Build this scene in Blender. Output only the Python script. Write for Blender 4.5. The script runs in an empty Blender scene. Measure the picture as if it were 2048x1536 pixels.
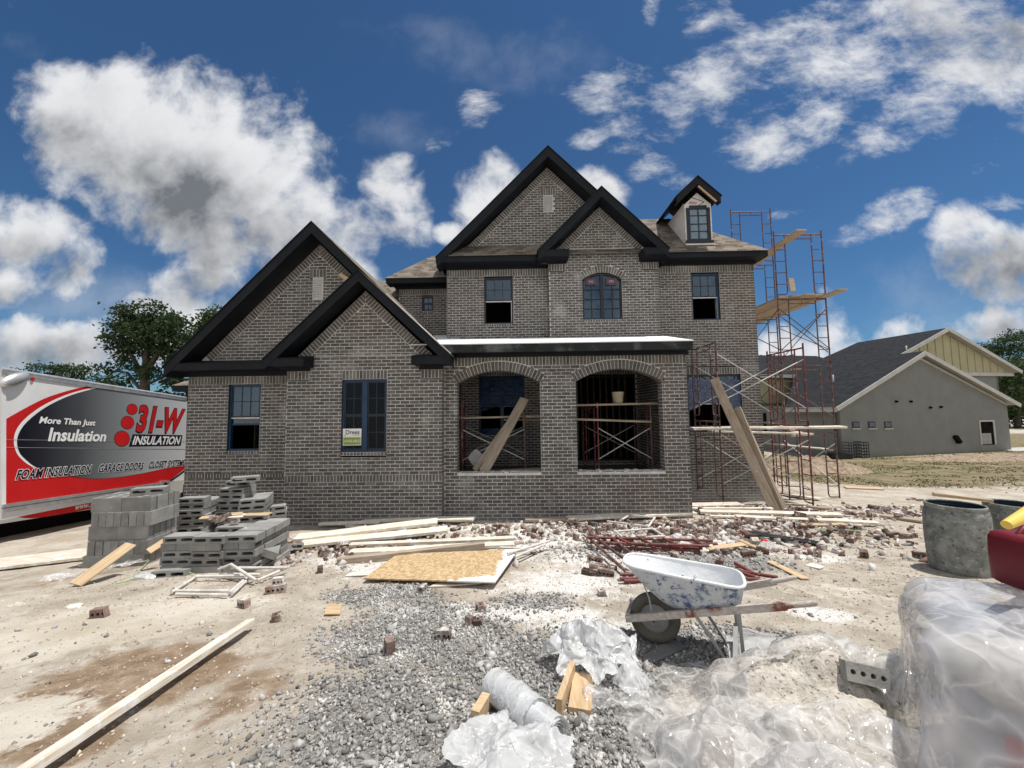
import bpy, bmesh, math, random
import numpy as np
from mathutils import Vector, Matrix, noise as mnoise

R = math.radians
rng = random.Random(11)
nrng = np.random.default_rng(5)
sc = bpy.context.scene
COL = sc.collection

# ---------------------------------------------------------------- camera
F_PX, W_PX, H_PX = 769.0, 2048, 1536
PSI, PITCH, ROLL = R(1.1), R(4.0), 0.0125
EYE = Vector((0, 0, 2.0))
fwd = Vector((-math.sin(PSI)*math.cos(PITCH), math.cos(PSI)*math.cos(PITCH), math.sin(PITCH)))
_r0 = Vector((math.cos(PSI), math.sin(PSI), 0)); _u0 = _r0.cross(fwd)
rgt = _r0*math.cos(ROLL) - _u0*math.sin(ROLL); upv = _u0*math.cos(ROLL) + _r0*math.sin(ROLL)
cam = bpy.data.cameras.new('camera'); camo = bpy.data.objects.new('camera', cam); COL.objects.link(camo)
M = Matrix.Identity(4)
for i in range(3):
    M[i][0], M[i][1], M[i][2], M[i][3] = rgt[i], upv[i], -fwd[i], EYE[i]
camo.matrix_world = M
cam.sensor_fit = 'HORIZONTAL'; cam.sensor_width = 36; cam.lens = F_PX/W_PX*36
cam.clip_start = 0.05; cam.clip_end = 3000
sc.camera = camo

def ray(px, py):
    return fwd + rgt*((px-1024)/F_PX) + upv*((768-py)/F_PX)
def P(px, py, Y):
    d = ray(px, py); return EYE + d*(Y/d.y)
def ss(a, b, x):
    t = max(0.0, min(1.0, (x-a)/(b-a))); return t*t*(3-2*t)
def gz(x, y):                                     # the lie of the land
    z = .48 - .10*max(1.0, min(y, 12)) - .02*max(0, min(-x-3, 4))*min(1, max(0, (y-3)/3))
    if y > 12: z -= .04*min(y-12, 6)
    z += .10*math.exp(-((x-3.2)/2.2)**2 - ((y-7.0)/.9)**2) + .06*math.exp(-((x+.5)/1.6)**2 - ((y-7.4)/.7)**2)
    z += .07*math.exp(-((x-6.6)/2.5)**2 - ((y-8.6)/.9)**2)
    return z
def G(px, py):                                    # where a line of sight meets the ground
    d = ray(px, py); t = .5
    for i in range(4000):
        t += .008*(1+t*.12); q = EYE + d*t
        if q.z <= gz(q.x, q.y): return Vector((q.x, q.y, gz(q.x, q.y)))
    return q

# ---------------------------------------------------------------- node helper
class NT:
    def __init__(s, nt): s.nt = nt
    def n(s, t, ins=None, **kw):
        nd = s.nt.nodes.new('ShaderNode'+t)
        for k, v in kw.items(): setattr(nd, k, v)
        for k, v in (ins or {}).items():
            sk = nd.inputs[k]
            if isinstance(v, bpy.types.NodeSocket): s.nt.links.new(v, sk)
            elif isinstance(v, bpy.types.Node): s.nt.links.new(v.outputs[0], sk)
            else:
                if hasattr(sk.default_value, '__len__') and len(sk.default_value) == 4 and len(v) == 3: v = (*v, 1)
                sk.default_value = v
        return nd
    def m(s, op, a, b=0.0, c=0.0, clamp=False):
        return s.n('Math', {0: a, 1: b, 2: c}, operation=op, use_clamp=clamp).outputs[0]
    def mix(s, f, a, b, blend='MIX'):
        return s.n('Mix', {0: f, 6: a, 7: b}, data_type='RGBA', blend_type=blend).outputs[2]
    def step(s, v, a, b):
        return s.n('MapRange', {0: v, 1: a, 2: b}, interpolation_type='SMOOTHSTEP').outputs[0]
    def noise(s, vec, scale, detail=4.0, rough=.55, dist=0.0, dim='3D'):
        return s.n('TexNoise', {'Vector': vec, 'Scale': scale, 'Detail': detail, 'Roughness': rough, 'Distortion': dist}, noise_dimensions=dim)

# ---------------------------------------------------------------- sky with cumulus clouds
SUN = Vector((.30, .025, .95)).normalized()
world = bpy.data.worlds.new('World'); sc.world = world; world.use_nodes = True
wt = world.node_tree; wt.nodes.clear(); w = NT(wt)
sky = w.n('TexSky', sky_type='NISHITA')
sky.sun_disc = False; sky.sun_elevation = math.asin(SUN.z); sky.sun_rotation = math.atan2(SUN.x, SUN.y)
sky.air_density = 1.0; sky.dust_density = .25; sky.ozone_density = 3.5; sky.altitude = 200
dirv = w.n('TexCoord').outputs['Generated']
sx = w.n('SeparateXYZ', {0: dirv})
ay = w.m('MAXIMUM', w.m('ABSOLUTE', sx.outputs[1]), .1)
uu = w.m('DIVIDE', sx.outputs[0], ay); vv = w.m('DIVIDE', sx.outputs[2], ay)
puv = w.n('CombineXYZ', {0: uu, 1: vv, 2: 0.0}).outputs[0]
warp = w.noise(puv, 3.2, 3.0, .5).outputs['Color']
pw = w.n('VectorMath', {0: warp, 1: (.5, .5, .5)}, operation='SUBTRACT').outputs[0]
pw = w.n('VectorMath', {0: pw, 1: (.10, .10, 0)}, operation='MULTIPLY').outputs[0]
pw = w.n('VectorMath', {0: puv, 1: pw}, operation='ADD').outputs[0]
def uv_of(px, py):
    d = ray(px, py); return d.x/d.y, d.z/d.y
def blobs(lst, vec):
    out = None
    for px, py, rx, ry, rot, wg in lst:
        u, v = uv_of(px, py)
        mp = w.n('Mapping', {'Vector': vec, 'Location': (u, v, 0), 'Rotation': (0, 0, R(rot)), 'Scale': (rx/F_PX, ry/F_PX, 1)}, vector_type='TEXTURE')
        ln = w.n('VectorMath', {0: mp}, operation='LENGTH').outputs['Value']
        e = w.m('MULTIPLY_ADD', w.m('MULTIPLY', ln, ln), -wg, wg)
        out = e if out is None else w.m('MAXIMUM', out, e)
    return w.m('MAXIMUM', out, -1.2)
# where the clouds stand in the sky, by bearing: solid cumulus, broken cloud, thin veils
CUM = [(200, 205, 225, 125, 0, 1.5), (330, 330, 320, 165, -22, 1.8), (490, 310, 250, 175, -38, 1.5), (570, 430, 190, 165, -20, 1.5),
       (380, 440, 260, 110, -22, 1.5), (770, 385, 80, 100, 15, 1.0), (700, 440, 150, 85, -15, 1.1), (60, 485, 200, 90, -12, 1.3), (110, 545, 120, 60, -8, 1.0),
       (400, 550, 125, 80, -15, 1.2), (20, 570, 60, 50, 0, .8), (985, 410, 90, 105, 25, 1.6), (1180, 380, 70, 55, -30, 1.1), (900, 465, 40, 24, 0, .9),
       (110, 690, 290, 75, 8, 1.4), (330, 645, 220, 75, 5, 1.4), (2010, 540, 130, 95, -10, 1.4), (1925, 450, 65, 60, 0, 1.0), (1990, 650, 100, 40, 0, 1.1),
       (1670, 650, 70, 60, -20, 1.0), (1575, 700, 90, 50, 0, 1.0), (1800, 655, 75, 32, 15, .9), (1790, 725, 170, 24, 5, .9), (620, 545, 140, 90, -30, 1.0)]
BRK = [(1235, 205, 75, 85, 25, 1.0), (1200, 270, 60, 25, 10, .9), (1400, 170, 165, 62, 18, 1.0), (1560, 95, 200, 75, 22, 1.1), (1800, 70, 260, 110, 15, 1.4),
       (1960, 110, 180, 120, 0, 1.5), (1620, 235, 150, 65, 25, 1.2), (1545, 290, 95, 42, 10, 1.2), (1880, 190, 200, 55, 25, 1.1), (1780, 290, 130, 26, 18, .9),
       (945, 222, 40, 58, -35, 1.2), (1425, 30, 50, 45, 0, .7), (1310, 330, 55, 22, 10, .8), (1360, 355, 40, 18, 0, .7), (885, 295, 40, 18, 0, .7),
       (1770, 440, 85, 35, 22, .8), (1985, 400, 60, 16, 5, .8), (1585, 435, 36, 14, 0, .8), (1845, 395, 60, 20, 0, .7), (1305, 10, 20, 30, 0, .7), (2040, 240, 40, 22, 0, .7)]
VEIL = [(1000, 110, 420, 130, -10, .5), (800, 260, 160, 80, 0, .5), (180, 600, 260, 120, 0, .8), (1900, 620, 320, 160, 0, .6), (60, 90, 120, 60, 0, .4), (600, 640, 700, 110, 0, .6), (1700, 760, 700, 100, 0, .7)]
DARK = [(330, 400, 270, 120, -18, 1.25), (470, 470, 220, 95, -25, 1.2), (170, 330, 150, 80, -30, .7), (80, 525, 170, 45, -8, 1.0), (410, 585, 130, 45, 0, .9), (2000, 560, 150, 75, 0, 1.5),
        (140, 715, 280, 50, 5, 1.1), (1990, 60, 150, 90, 0, .7), (560, 520, 130, 70, -10, 1.0), (1990, 670, 90, 30, 0, .8), (30, 590, 70, 30, 0, .9), (690, 470, 90, 40, 0, .4)]
n0 = w.noise(pw, 2.3, 3.0, .5).outputs['Fac']
n1 = w.m('ADD', w.m('MULTIPLY', w.noise(pw, 5.2, 12.0, .58).outputs['Fac'], .72), w.m('MULTIPLY', n0, .28))
pl = w.n('VectorMath', {0: pw, 1: (.02, .05, 0)}, operation='ADD').outputs[0]
n2 = w.noise(pl, 5.0, 5.0, .55).outputs['Fac']
e1, e2, e3, e4 = blobs(CUM, pw), blobs([(a, b, c*1.14, d*1.14, e, f) for a, b, c, d, e, f in BRK], pw), blobs(VEIL, puv), blobs(DARK, pw)
back = w.m('MULTIPLY', w.step(w.m('MULTIPLY', sx.outputs[1], -1.0), -.02, .12), 2.6)      # unseen cloud added behind the viewer to brighten the shaded facade
d1 = w.m('ADD', w.m('ADD', e1, back), w.m('MULTIPLY_ADD', n1, 8.0, -4.0))
n1b = w.noise(w.n('Mapping', {'Vector': pw, 'Rotation': (0, 0, R(-20)), 'Scale': (1.0, 1.7, 1)}).outputs[0], 5.5, 12.0, .66).outputs['Fac']
d2 = w.m('ADD', e2, w.m('MULTIPLY_ADD', n1b, 7.0, -3.55))
d3 = w.m('ADD', e3, w.m('MULTIPLY_ADD', n1, 1.6, -1.0))
a1 = w.step(d1, -.15, 1.35); a2 = w.m('MULTIPLY', w.step(d2, -.2, 2.3), .95); a3 = w.m('MULTIPLY', w.step(d3, 0.0, 1.1), .42)
al = w.m('MAXIMUM', w.m('MAXIMUM', a1, a2), a3)
relief = w.m('MULTIPLY', w.m('SUBTRACT', n2, n1), .9)
grey = w.m('ADD', w.step(w.m('ADD', e4, w.m('MULTIPLY_ADD', n2, 2.2, -1.1)), -1.0, 2.3), w.m('MULTIPLY', relief, .9))
grey = w.m('ADD', grey, w.m('MULTIPLY', w.step(d1, .5, 2.2), .16), clamp=True)
grey = w.m('MULTIPLY', grey, w.m('MULTIPLY_ADD', n2, 1.3, .28), clamp=True)
ccol = w.mix(grey, (.88, .89, .91), (.19, .205, .23))
tint = w.mix(1.0, sky.outputs[0], (.52, .82, 1.03), 'MULTIPLY')
skycol = w.n('Background', {'Color': tint, 'Strength': .063})
cld = w.n('Background', {'Color': ccol, 'Strength': .80})
mixb = w.n('MixShader', {0: al, 1: skycol, 2: cld})
w.n('OutputWorld', {0: mixb})

sun = bpy.data.lights.new('sun', 'SUN'); suno = bpy.data.objects.new('sun', sun); COL.objects.link(suno)
sun.energy = 4.2; sun.angle = R(.55); sun.color = (1.0, .955, .88)
suno.rotation_euler = SUN.to_track_quat('Z', 'Y').to_euler(); suno.location = (5, 5, 30)
vs = sc.view_settings
vs.view_transform = 'Standard'; vs.look = 'None'; vs.exposure = 0.22; vs.gamma = 1.0
sc.cycles.max_bounces = 8; sc.cycles.transparent_max_bounces = 12

# ---------------------------------------------------------------- tagging and mesh helpers
ORG = {}
def tag(o, label=None, cat=None, group=None, kind=None):
    if label: o['label'] = label
    if cat: o['category'] = cat
    if group: o['group'] = group
    if kind: o['kind'] = kind
    return o
def thing(name, loc, label, cat, group=None):
    o = bpy.data.objects.new(name, None); COL.objects.link(o); o.location = loc; o.empty_display_size = .1
    ORG[o.name] = Vector(loc)
    return tag(o, label, cat, group)
def link_mesh(name, me, parent=None, mats=()):
    o = bpy.data.objects.new(name, me); COL.objects.link(o)
    for m_ in mats: me.materials.append(m_)
    if parent is not None: o.parent = parent
    return o
class MB:
    def __init__(s): s.v = []; s.f = []; s.mi = []; s.uv = {}; s.sm = []
    def add(s, vs, fs, mi=0, uvs=None, smooth=False):
        b = len(s.v); s.v += [tuple(p) for p in vs]
        for i, f in enumerate(fs):
            if uvs is not None: s.uv[len(s.f)] = uvs[i]
            s.f.append([b+k for k in f]); s.mi.append(mi); s.sm.append(smooth)
        return s
    def box(s, x0, x1, y0, y1, z0, z1, mi=0):
        return s.hexa([(x0,y0,z0),(x1,y0,z0),(x1,y1,z0),(x0,y1,z0),(x0,y0,z1),(x1,y0,z1),(x1,y1,z1),(x0,y1,z1)], mi)
    def hexa(s, p, mi=0):
        return s.add(p, [(0,3,2,1),(4,5,6,7),(0,1,5,4),(1,2,6,5),(2,3,7,6),(3,0,4,7)], mi)
    def obox(s, c, ax, ay, az, mi=0):           # centre and three half-axis vectors
        c, ax, ay, az = map(Vector, (c, ax, ay, az))
        return s.hexa([c-ax-ay-az, c+ax-ay-az, c+ax+ay-az, c-ax+ay-az, c-ax-ay+az, c+ax-ay+az, c+ax+ay+az, c-ax+ay+az], mi)
    def bar(s, a, b, w_, t_, up=(0,0,1), mi=0):  # a board from a to b, width w_ across, thickness t_ along up
        a, b = Vector(a), Vector(b); d = (b-a); L = d.length; d.normalize()
        side = d.cross(Vector(up)); side.normalize(); u_ = side.cross(d)
        return s.obox((a+b)/2, d*L/2, side*w_/2, u_*t_/2, mi)
    def quad(s, a, b, c, d, mi=0, uv=None):
        return s.add([a, b, c, d], [(0,1,2,3)], mi, [uv] if uv else None)
    def poly(s, pts, mi=0): return s.add(pts, [tuple(range(len(pts)))], mi)
    def prism(s, pts, ext, mi=0):               # planar polygon pushed along a vector
        n = len(pts); e = Vector(ext); p = [Vector(q) for q in pts]; q = [a+e for a in p]
        return s.add(p+q, [tuple(range(n))[::-1], tuple(range(n, 2*n))] + [(i, (i+1) % n, n+(i+1) % n, n+i) for i in range(n)], mi)
    def tube(s, pts, r, n=7, mi=0, closed=False):
        pts = [Vector(p) for p in pts]; m = len(pts); vs_ = []
        rs = r if isinstance(r, (list, tuple)) else [r]*m
        prev = None
        for i, p in enumerate(pts):
            if closed: t = pts[(i+1) % m]-pts[i-1]
            else: t = pts[min(i+1, m-1)]-pts[max(i-1, 0)]
            t.normalize()
            ref = Vector((0,0,1)) if abs(t.z) < .9 else Vector((1,0,0))
            a = t.cross(ref) if prev is None else (prev - t*prev.dot(t))
            a.normalize(); b = t.cross(a); prev = a
            vs_ += [p + (a*math.cos(2*math.pi*k/n)+b*math.sin(2*math.pi*k/n))*rs[i] for k in range(n)]
        fs = []
        for i in range(m if closed else m-1):
            j = (i+1) % m
            fs += [(i*n+k, i*n+(k+1) % n, j*n+(k+1) % n, j*n+k) for k in range(n)]
        s.add(vs_, fs, mi, smooth=True)
        if not closed: s.add(vs_[:n], [tuple(range(n))[::-1]], mi); s.add(vs_[-n:], [tuple(range(n))], mi)
        return s
    def lathe(s, prof, c=(0,0,0), n=32, mi=0, axis='z'):
        c = Vector(c); vs_ = []
        for r_, z_ in prof:
            for k in range(n):
                a = 2*math.pi*k/n; ca, sa = r_*math.cos(a), r_*math.sin(a)
                vs_.append(c+Vector((ca, sa, z_) if axis == 'z' else ((z_, ca, sa) if axis == 'x' else (ca, z_, sa))))
        fs = [(i*n+k, i*n+(k+1) % n, (i+1)*n+(k+1) % n, (i+1)*n+k) for i in range(len(prof)-1) for k in range(n)]
        return s.add(vs_, fs, mi, smooth=True)
    def build(s, name, mats, parent=None):
        off = Vector((0,0,0)); root = parent
        while root is not None:
            off += Vector(ORG.get(root.name, (0,0,0))); root = root.parent
        me = bpy.data.meshes.new(name)
        me.from_pydata([(x-off.x, y-off.y, z-off.z) for x, y, z in s.v], [], s.f)
        if not isinstance(mats, (list, tuple)): mats = [mats]
        for m_ in mats: me.materials.append(m_)
        me.polygons.foreach_set('material_index', s.mi); me.polygons.foreach_set('use_smooth', s.sm)
        if s.uv:
            ul = me.uv_layers.new(name='UVMap')
            for i, p in enumerate(me.polygons):
                if i in s.uv:
                    for k, li in enumerate(p.loop_indices): ul.data[li].uv = s.uv[i][k]
        me.update()
        return link_mesh(name, me, parent)
def recentre(o):                                # put a single-mesh thing's origin at its base centre
    me = o.data; n = len(me.vertices); co = np.empty(n*3, np.float32); me.vertices.foreach_get('co', co); co = co.reshape(-1, 3)
    c = np.array([(co[:,0].min()+co[:,0].max())/2, (co[:,1].min()+co[:,1].max())/2, co[:,2].min()], np.float32)
    me.vertices.foreach_set('co', (co-c).ravel()); me.update(); o.location = [float(v) for v in c]
    return o
def np_mesh(name, V, Fc, mats, parent=None, smooth=False):
    V = np.asarray(V, np.float32); Fc = np.asarray(Fc, np.int32); k = Fc.shape[1]; nf = len(Fc)
    me = bpy.data.meshes.new(name)
    me.vertices.add(len(V)); me.vertices.foreach_set('co', V.ravel())
    me.loops.add(nf*k); me.loops.foreach_set('vertex_index', Fc.ravel())
    me.polygons.add(nf); me.polygons.foreach_set('loop_start', np.arange(0, nf*k, k, dtype=np.int32))
    me.polygons.foreach_set('loop_total', np.full(nf, k, np.int32))
    if smooth: me.polygons.foreach_set('use_smooth', np.ones(nf, bool))
    if not isinstance(mats, (list, tuple)): mats = [mats]
    for m_ in mats: me.materials.append(m_)
    me.update(calc_edges=True)
    return link_mesh(name, me, parent)
def text_mesh(txt, bold=0.0, ref=None):
    cu = bpy.data.curves.new('t', 'FONT'); cu.body = txt; cu.offset = bold; cu.resolution_u = 3; cu.fill_mode = 'FRONT'
    o = bpy.data.objects.new('t', cu); COL.objects.link(o)
    dg = bpy.context.evaluated_depsgraph_get(); me = bpy.data.meshes.new_from_object(o.evaluated_get(dg))
    vs_ = [v.co.copy() for v in me.vertices]; fs = [tuple(p.vertices) for p in me.polygons]
    bpy.data.objects.remove(o); bpy.data.curves.remove(cu); bpy.data.meshes.remove(me)
    if ref is not None and ref != bold: x0, x1, y0, y1 = text_mesh(txt, ref)[2]; return [((v.x-x0)/(x1-x0), (v.y-y0)/(y1-y0)) for v in vs_], fs, None
    x0 = min(v.x for v in vs_); x1 = max(v.x for v in vs_); y0 = min(v.y for v in vs_); y1 = max(v.y for v in vs_)
    return [((v.x-x0)/(x1-x0), (v.y-y0)/(y1-y0)) for v in vs_], fs, (x0, x1, y0, y1)
def text_on(mb, txt, TL, TR, BL, BR, lift, mi=0, bold=0.0, ref=None):
    uv, fs, _ = text_mesh(txt, bold, ref); TL, TR, BL, BR = map(Vector, (TL, TR, BL, BR)); lift = Vector(lift); vs_ = []
    for a, b in uv:
        vs_.append((BL*(1-a)+BR*a)*(1-b) + (TL*(1-a)+TR*a)*b + lift)
    mb.add(vs_, fs, mi)

# ---------------------------------------------------------------- materials
def new_mat(name):
    m_ = bpy.data.materials.new(name); m_.use_nodes = True; m_.node_tree.nodes.clear(); return m_, NT(m_.node_tree)
def finish(t, bsdf): t.n('OutputMaterial', {0: bsdf})
def objvec(t, stretch=(1,1,1), rnd=True):
    v = t.n('TexCoord').outputs['Object']
    if rnd:
        off = t.n('ObjectInfo').outputs['Random']
        v = t.n('VectorMath', {0: v, 1: t.n('CombineXYZ', {0: t.m('MULTIPLY', off, 37.0), 1: t.m('MULTIPLY', off, 71.0), 2: t.m('MULTIPLY', off, 13.0)})}, operation='ADD').outputs[0]
    return t.n('Mapping', {'Vector': v, 'Scale': stretch}).outputs[0]
def pmat(name, c1, c2, scale=4.0, rough=.75, stretch=(1,1,1), spot=None, island=0.0, objvar=0.0, bump=.0, bscale=40.0, metal=0.0, spec=.4, detail=5.0, contrast=(.3,.7)):
    m_, t = new_mat(name); v = objvec(t, stretch)
    col = t.mix(t.step(t.noise(v, scale, detail, .6).outputs['Fac'], *contrast), c1, c2)
    if island:
        ri = t.n('NewGeometry').outputs['Random Per Island']
        col = t.n('HueSaturation', {'Color': col, 'Value': t.m('MULTIPLY_ADD', ri, island, 1-island/2)}).outputs[0]
    if objvar:
        ri = t.n('ObjectInfo').outputs['Random']
        col = t.n('HueSaturation', {'Color': col, 'Value': t.m('MULTIPLY_ADD', ri, objvar, 1-objvar/2)}).outputs[0]
    for sp in (spot or []):                       # (colour, scale, lo, hi): splashes with a shape of their own
        nz = t.noise(objvec(t), sp[1], 8.0, .65).outputs['Fac']
        col = t.mix(t.step(nz, sp[2], sp[3]), col, sp[0])
    ins = {'Base Color': col, 'Roughness': rough, 'Metallic': metal, 'Specular IOR Level': spec}
    if bump:
        ins['Normal'] = t.n('Bump', {'Height': t.noise(v, bscale, 6.0, .65).outputs['Fac'], 'Strength': bump, 'Distance': .01})
    finish(t, t.n('BsdfPrincipled', ins)); return m_

def brick_mat():
    m_, t = new_mat('house_brick'); g = t.n('NewGeometry').outputs['Random Per Island']; v = objvec(t, rnd=False)
    rmp = t.n('ValToRGB', {0: g}); cr = rmp.color_ramp; cr.interpolation = 'LINEAR'
    cols = [(0, (.046,.044,.042)), (.2, (.068,.065,.062)), (.45, (.085,.081,.077)), (.7, (.106,.101,.095)), (.9, (.150,.143,.134)), (1, (.086,.066,.058))]
    cr.elements[0].position = 0; cr.elements[0].color = (*cols[0][1], 1); cr.elements[1].position = 1; cr.elements[1].color = (*cols[-1][1], 1)
    for p_, c_ in cols[1:-1]:
        e = cr.elements.new(p_); e.color = (*c_, 1)
    col = t.mix(t.step(t.noise(v, 55, 5, .7).outputs['Fac'], .42, .75), rmp.outputs[0], (.24,.225,.205))
    big = t.noise(v, .55, 3, .5).outputs['Fac']
    col = t.mix(t.m('MULTIPLY', t.step(big, .50, .72), .45), col, (.150,.108,.088))
    dust = t.m('MULTIPLY', t.step(t.noise(v, 1.3, 6, .65).outputs['Fac'], .54, .76), .6)
    zz = t.n('SeparateXYZ', {0: t.n('TexCoord').outputs['Object']}).outputs[2]
    splash = t.step(t.m('ADD', t.m('MULTIPLY', zz, -1.1), t.m('MULTIPLY_ADD', t.noise(v, 4.0, 8, .7).outputs['Fac'], 1.8, -.15)), .05, .75)
    dust = t.m('MAXIMUM', dust, t.m('MULTIPLY', splash, .5))
    col = t.mix(dust, col, (.38,.365,.34))
    smear = t.step(t.noise(v, 9, 6, .7).outputs['Fac'], .665, .74)
    col = t.mix(t.m('MULTIPLY', smear, .8), col, (.46,.44,.41))
    bp = t.n('Bump', {'Height': t.noise(v, 90, 5, .7).outputs['Fac'], 'Strength': .6, 'Distance': .006})
    finish(t, t.n('BsdfPrincipled', {'Base Color': col, 'Roughness': .9, 'Specular IOR Level': .2, 'Normal': bp})); return m_
M_BRICK = brick_mat()
M_MORTAR = pmat('mortar', (.46,.45,.43), (.67,.66,.64), 3, .95, bump=.5, bscale=80, spec=.1)
M_TRIM = pmat('black_painted_trim', (.006,.0075,.011), (.010,.012,.016), 3, .6, spec=.2, spot=[((.16,.17,.18), 6, .735, .78)])
M_TRIMDUST = pmat('dusty_black_fascia', (.009,.011,.013), (.018,.021,.023), 3, .55, spec=.25, spot=[((.45,.46,.46), 9, .66, .72), ((.10,.11,.11), 2, .5, .7)])
def shingle_mat(name, c1, c2, c3):
    m_, t = new_mat(name); uv = t.n('UVMap').outputs[0]
    bt = t.n('TexBrick', {'Vector': uv, 'Color1': (0,0,0,1), 'Color2': (1,1,1,1), 'Mortar': (.5,.5,.5,1), 'Scale': 1.0, 'Mortar Size': .004, 'Brick Width': .26, 'Row Height': .12, 'Bias': 0.0})
    bt.offset = .37; bt.offset_frequency = 2
    sxy = t.n('SeparateXYZ', {0: uv}); fr = t.m('FRACT', t.m('DIVIDE', sxy.outputs[1], .12))
    f = t.m('ADD', t.m('MULTIPLY', bt.outputs['Color'], .62), t.m('MULTIPLY', t.noise(uv, 14, 5, .7).outputs['Fac'], .38))
    col = t.mix(t.step(f, .2, .8), c1, c2); col = t.mix(t.step(t.noise(uv, 3, 3).outputs['Fac'], .5, .8), col, c3)
    bp = t.n('Bump', {'Height': t.m('ADD', t.m('MULTIPLY', fr, -1.0), t.m('MULTIPLY', bt.outputs['Color'], .6)), 'Strength': .9, 'Distance': .02})
    finish(t, t.n('BsdfPrincipled', {'Base Color': col, 'Roughness': .95, 'Specular IOR Level': .15, 'Normal': bp})); return m_
M_SHINGLE = shingle_mat('weathered_wood_shingles', (.105,.085,.068), (.24,.205,.17), (.17,.145,.12))
M_SHDARK = shingle_mat('charcoal_shingles', (.013,.014,.017), (.026,.028,.033), (.018,.02,.024))
M_MEMB = pmat('white_roof_membrane', (.72,.73,.74), (.82,.82,.82), 3, .6, spot=[((.4,.4,.4), 7, .68, .75)])
M_FBLACK = pmat('black_window_frame', (.010,.012,.018), (.016,.02,.03), 4, .35)
M_FBLUE = pmat('blue_taped_frame', (.006,.030,.075), (.010,.045,.105), 5, .4)
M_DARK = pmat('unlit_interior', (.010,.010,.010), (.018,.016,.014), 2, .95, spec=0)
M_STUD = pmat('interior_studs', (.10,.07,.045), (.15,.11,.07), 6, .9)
M_WHITE = pmat('white_painted_wood', (.70,.70,.69), (.80,.80,.79), 6, .6)
M_LOUV = pmat('primed_louvre', (.55,.55,.54), (.66,.66,.65), 6, .6)
def glass_mat(name, refl, base=(.006,.008,.01), tcol=(.55,.6,.62)):
    m_, t = new_mat(name)
    lw = t.n('LayerWeight', {'Blend': .35}).outputs['Fresnel']
    gl = t.n('BsdfGlossy', {'Color': (.62,.82,1.0,1), 'Roughness': .015, 'Normal': t.n('Bump', {'Height': t.noise(t.n('TexCoord').outputs['Object'], 2.2, 2).outputs['Fac'], 'Strength': .05, 'Distance': .02})})
    tr = t.n('BsdfTransparent', {'Color': (*tcol, 1)})
    finish(t, t.n('MixShader', {0: t.m('ADD', t.m('MULTIPLY', lw, .45), refl, clamp=True), 1: tr, 2: gl})); return m_
M_GLASS = glass_mat('window_glass', .11)
M_GLASSLOW = glass_mat('clear_window_glass', .0)
def film_mat(name, col, alpha, rough=.25, trans=.35, bump=.5, bscale=14, spec=.6, tint=None, stretch=(1,1,1), crease=.5):
    """sheet plastic: see-through where it lies flat, white and opaque along the sharp creases"""
    m_, t = new_mat(name); v = objvec(t, stretch)
    wv = t.n('VectorMath', {0: v, 1: t.n('VectorMath', {0: t.noise(v, 2.4, 2, .5).outputs['Color'], 1: (.22, .22, .22)}, operation='MULTIPLY').outputs[0]}, operation='ADD').outputs[0]
    def ridge(sc, k): return t.m('POWER', t.m('SUBTRACT', 1.0, t.m('ABSOLUTE', t.m('MULTIPLY_ADD', t.noise(wv, sc, 1.5, .4).outputs['Fac'], 2.0, -1.0))), k)
    cr = t.m('MAXIMUM', ridge(bscale*.45, 14.0), t.m('MULTIPLY', ridge(bscale*1.1, 16.0), .75))
    lo = t.noise(v, 4.0, 4, .6).outputs['Fac']
    bp = t.n('Bump', {'Height': t.m('ADD', t.m('MULTIPLY', cr, .8), t.noise(v, bscale*.6, 3, .5).outputs['Fac']), 'Strength': bump, 'Distance': .02})
    c = t.mix(t.step(lo, .4, .7), col, tint or col)
    pb = t.n('BsdfPrincipled', {'Base Color': c, 'Roughness': rough, 'Specular IOR Level': spec, 'Normal': bp})
    tl = t.n('BsdfTranslucent', {'Color': c, 'Normal': bp})
    s1 = t.n('MixShader', {0: trans, 1: pb, 2: tl})
    al_ = t.m('ADD', t.m('ADD', alpha, t.m('MULTIPLY', t.m('SUBTRACT', lo, .5), .5)), t.m('MULTIPLY', cr, crease), clamp=True)
    s2 = t.n('MixShader', {0: al_, 1: t.n('BsdfTransparent', {'Color': (.95,.95,.95,1)}), 2: s1})
    fr = t.n('LayerWeight', {'Blend': .22, 'Normal': bp}).outputs['Fresnel']
    gl = t.n('BsdfGlossy', {'Color': (1,1,1,1), 'Roughness': rough*.7, 'Normal': bp})
    finish(t, t.n('MixShader', {0: t.m('MULTIPLY', fr, .55), 1: s2, 2: gl})); return m_
M_BLUEFILM = film_mat('blue_plastic_film', (.010,.055,.17), .85, .2, .1, .5, 9, .5, (.006,.028,.09), (1,1,6), .0)
M_POLY = film_mat('milky_polythene', (.84,.85,.86), .80, .20, .42, .25, 10, .6, None, (1,1,1), .3)
M_POLYCLEAR = film_mat('clear_polythene', (.92,.91,.90), .25, .10, .40, .35, 11, .8, (.95,.92,.90), (1,1,1), .55)
M_POLYWRAP = film_mat('pallet_cover_film', (.80,.80,.81), .34, .10, .35, .35, 6, .8, (.86,.83,.84), (1,1,.7), .5)
M_PLANK = pmat('mortar_stained_plank', (.55,.47,.37), (.74,.69,.61), 3.5, .85, (1,9,9), [((.82,.81,.78), 5, .52, .66)], objvar=.2, bump=.35, bscale=9, spec=.2)
M_WOOD = pmat('raw_lumber', (.44,.31,.185), (.60,.46,.30), 3.5, .8, (1,12,12), objvar=.25, bump=.2, bscale=12, spec=.2)
M_WOODDK = pmat('weathered_scaffold_plank', (.27,.215,.165), (.42,.35,.275), 3, .85, (1,10,10), [((.58,.55,.50), 7, .63, .75)], objvar=.2, bump=.3, bscale=12, spec=.2)
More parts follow.
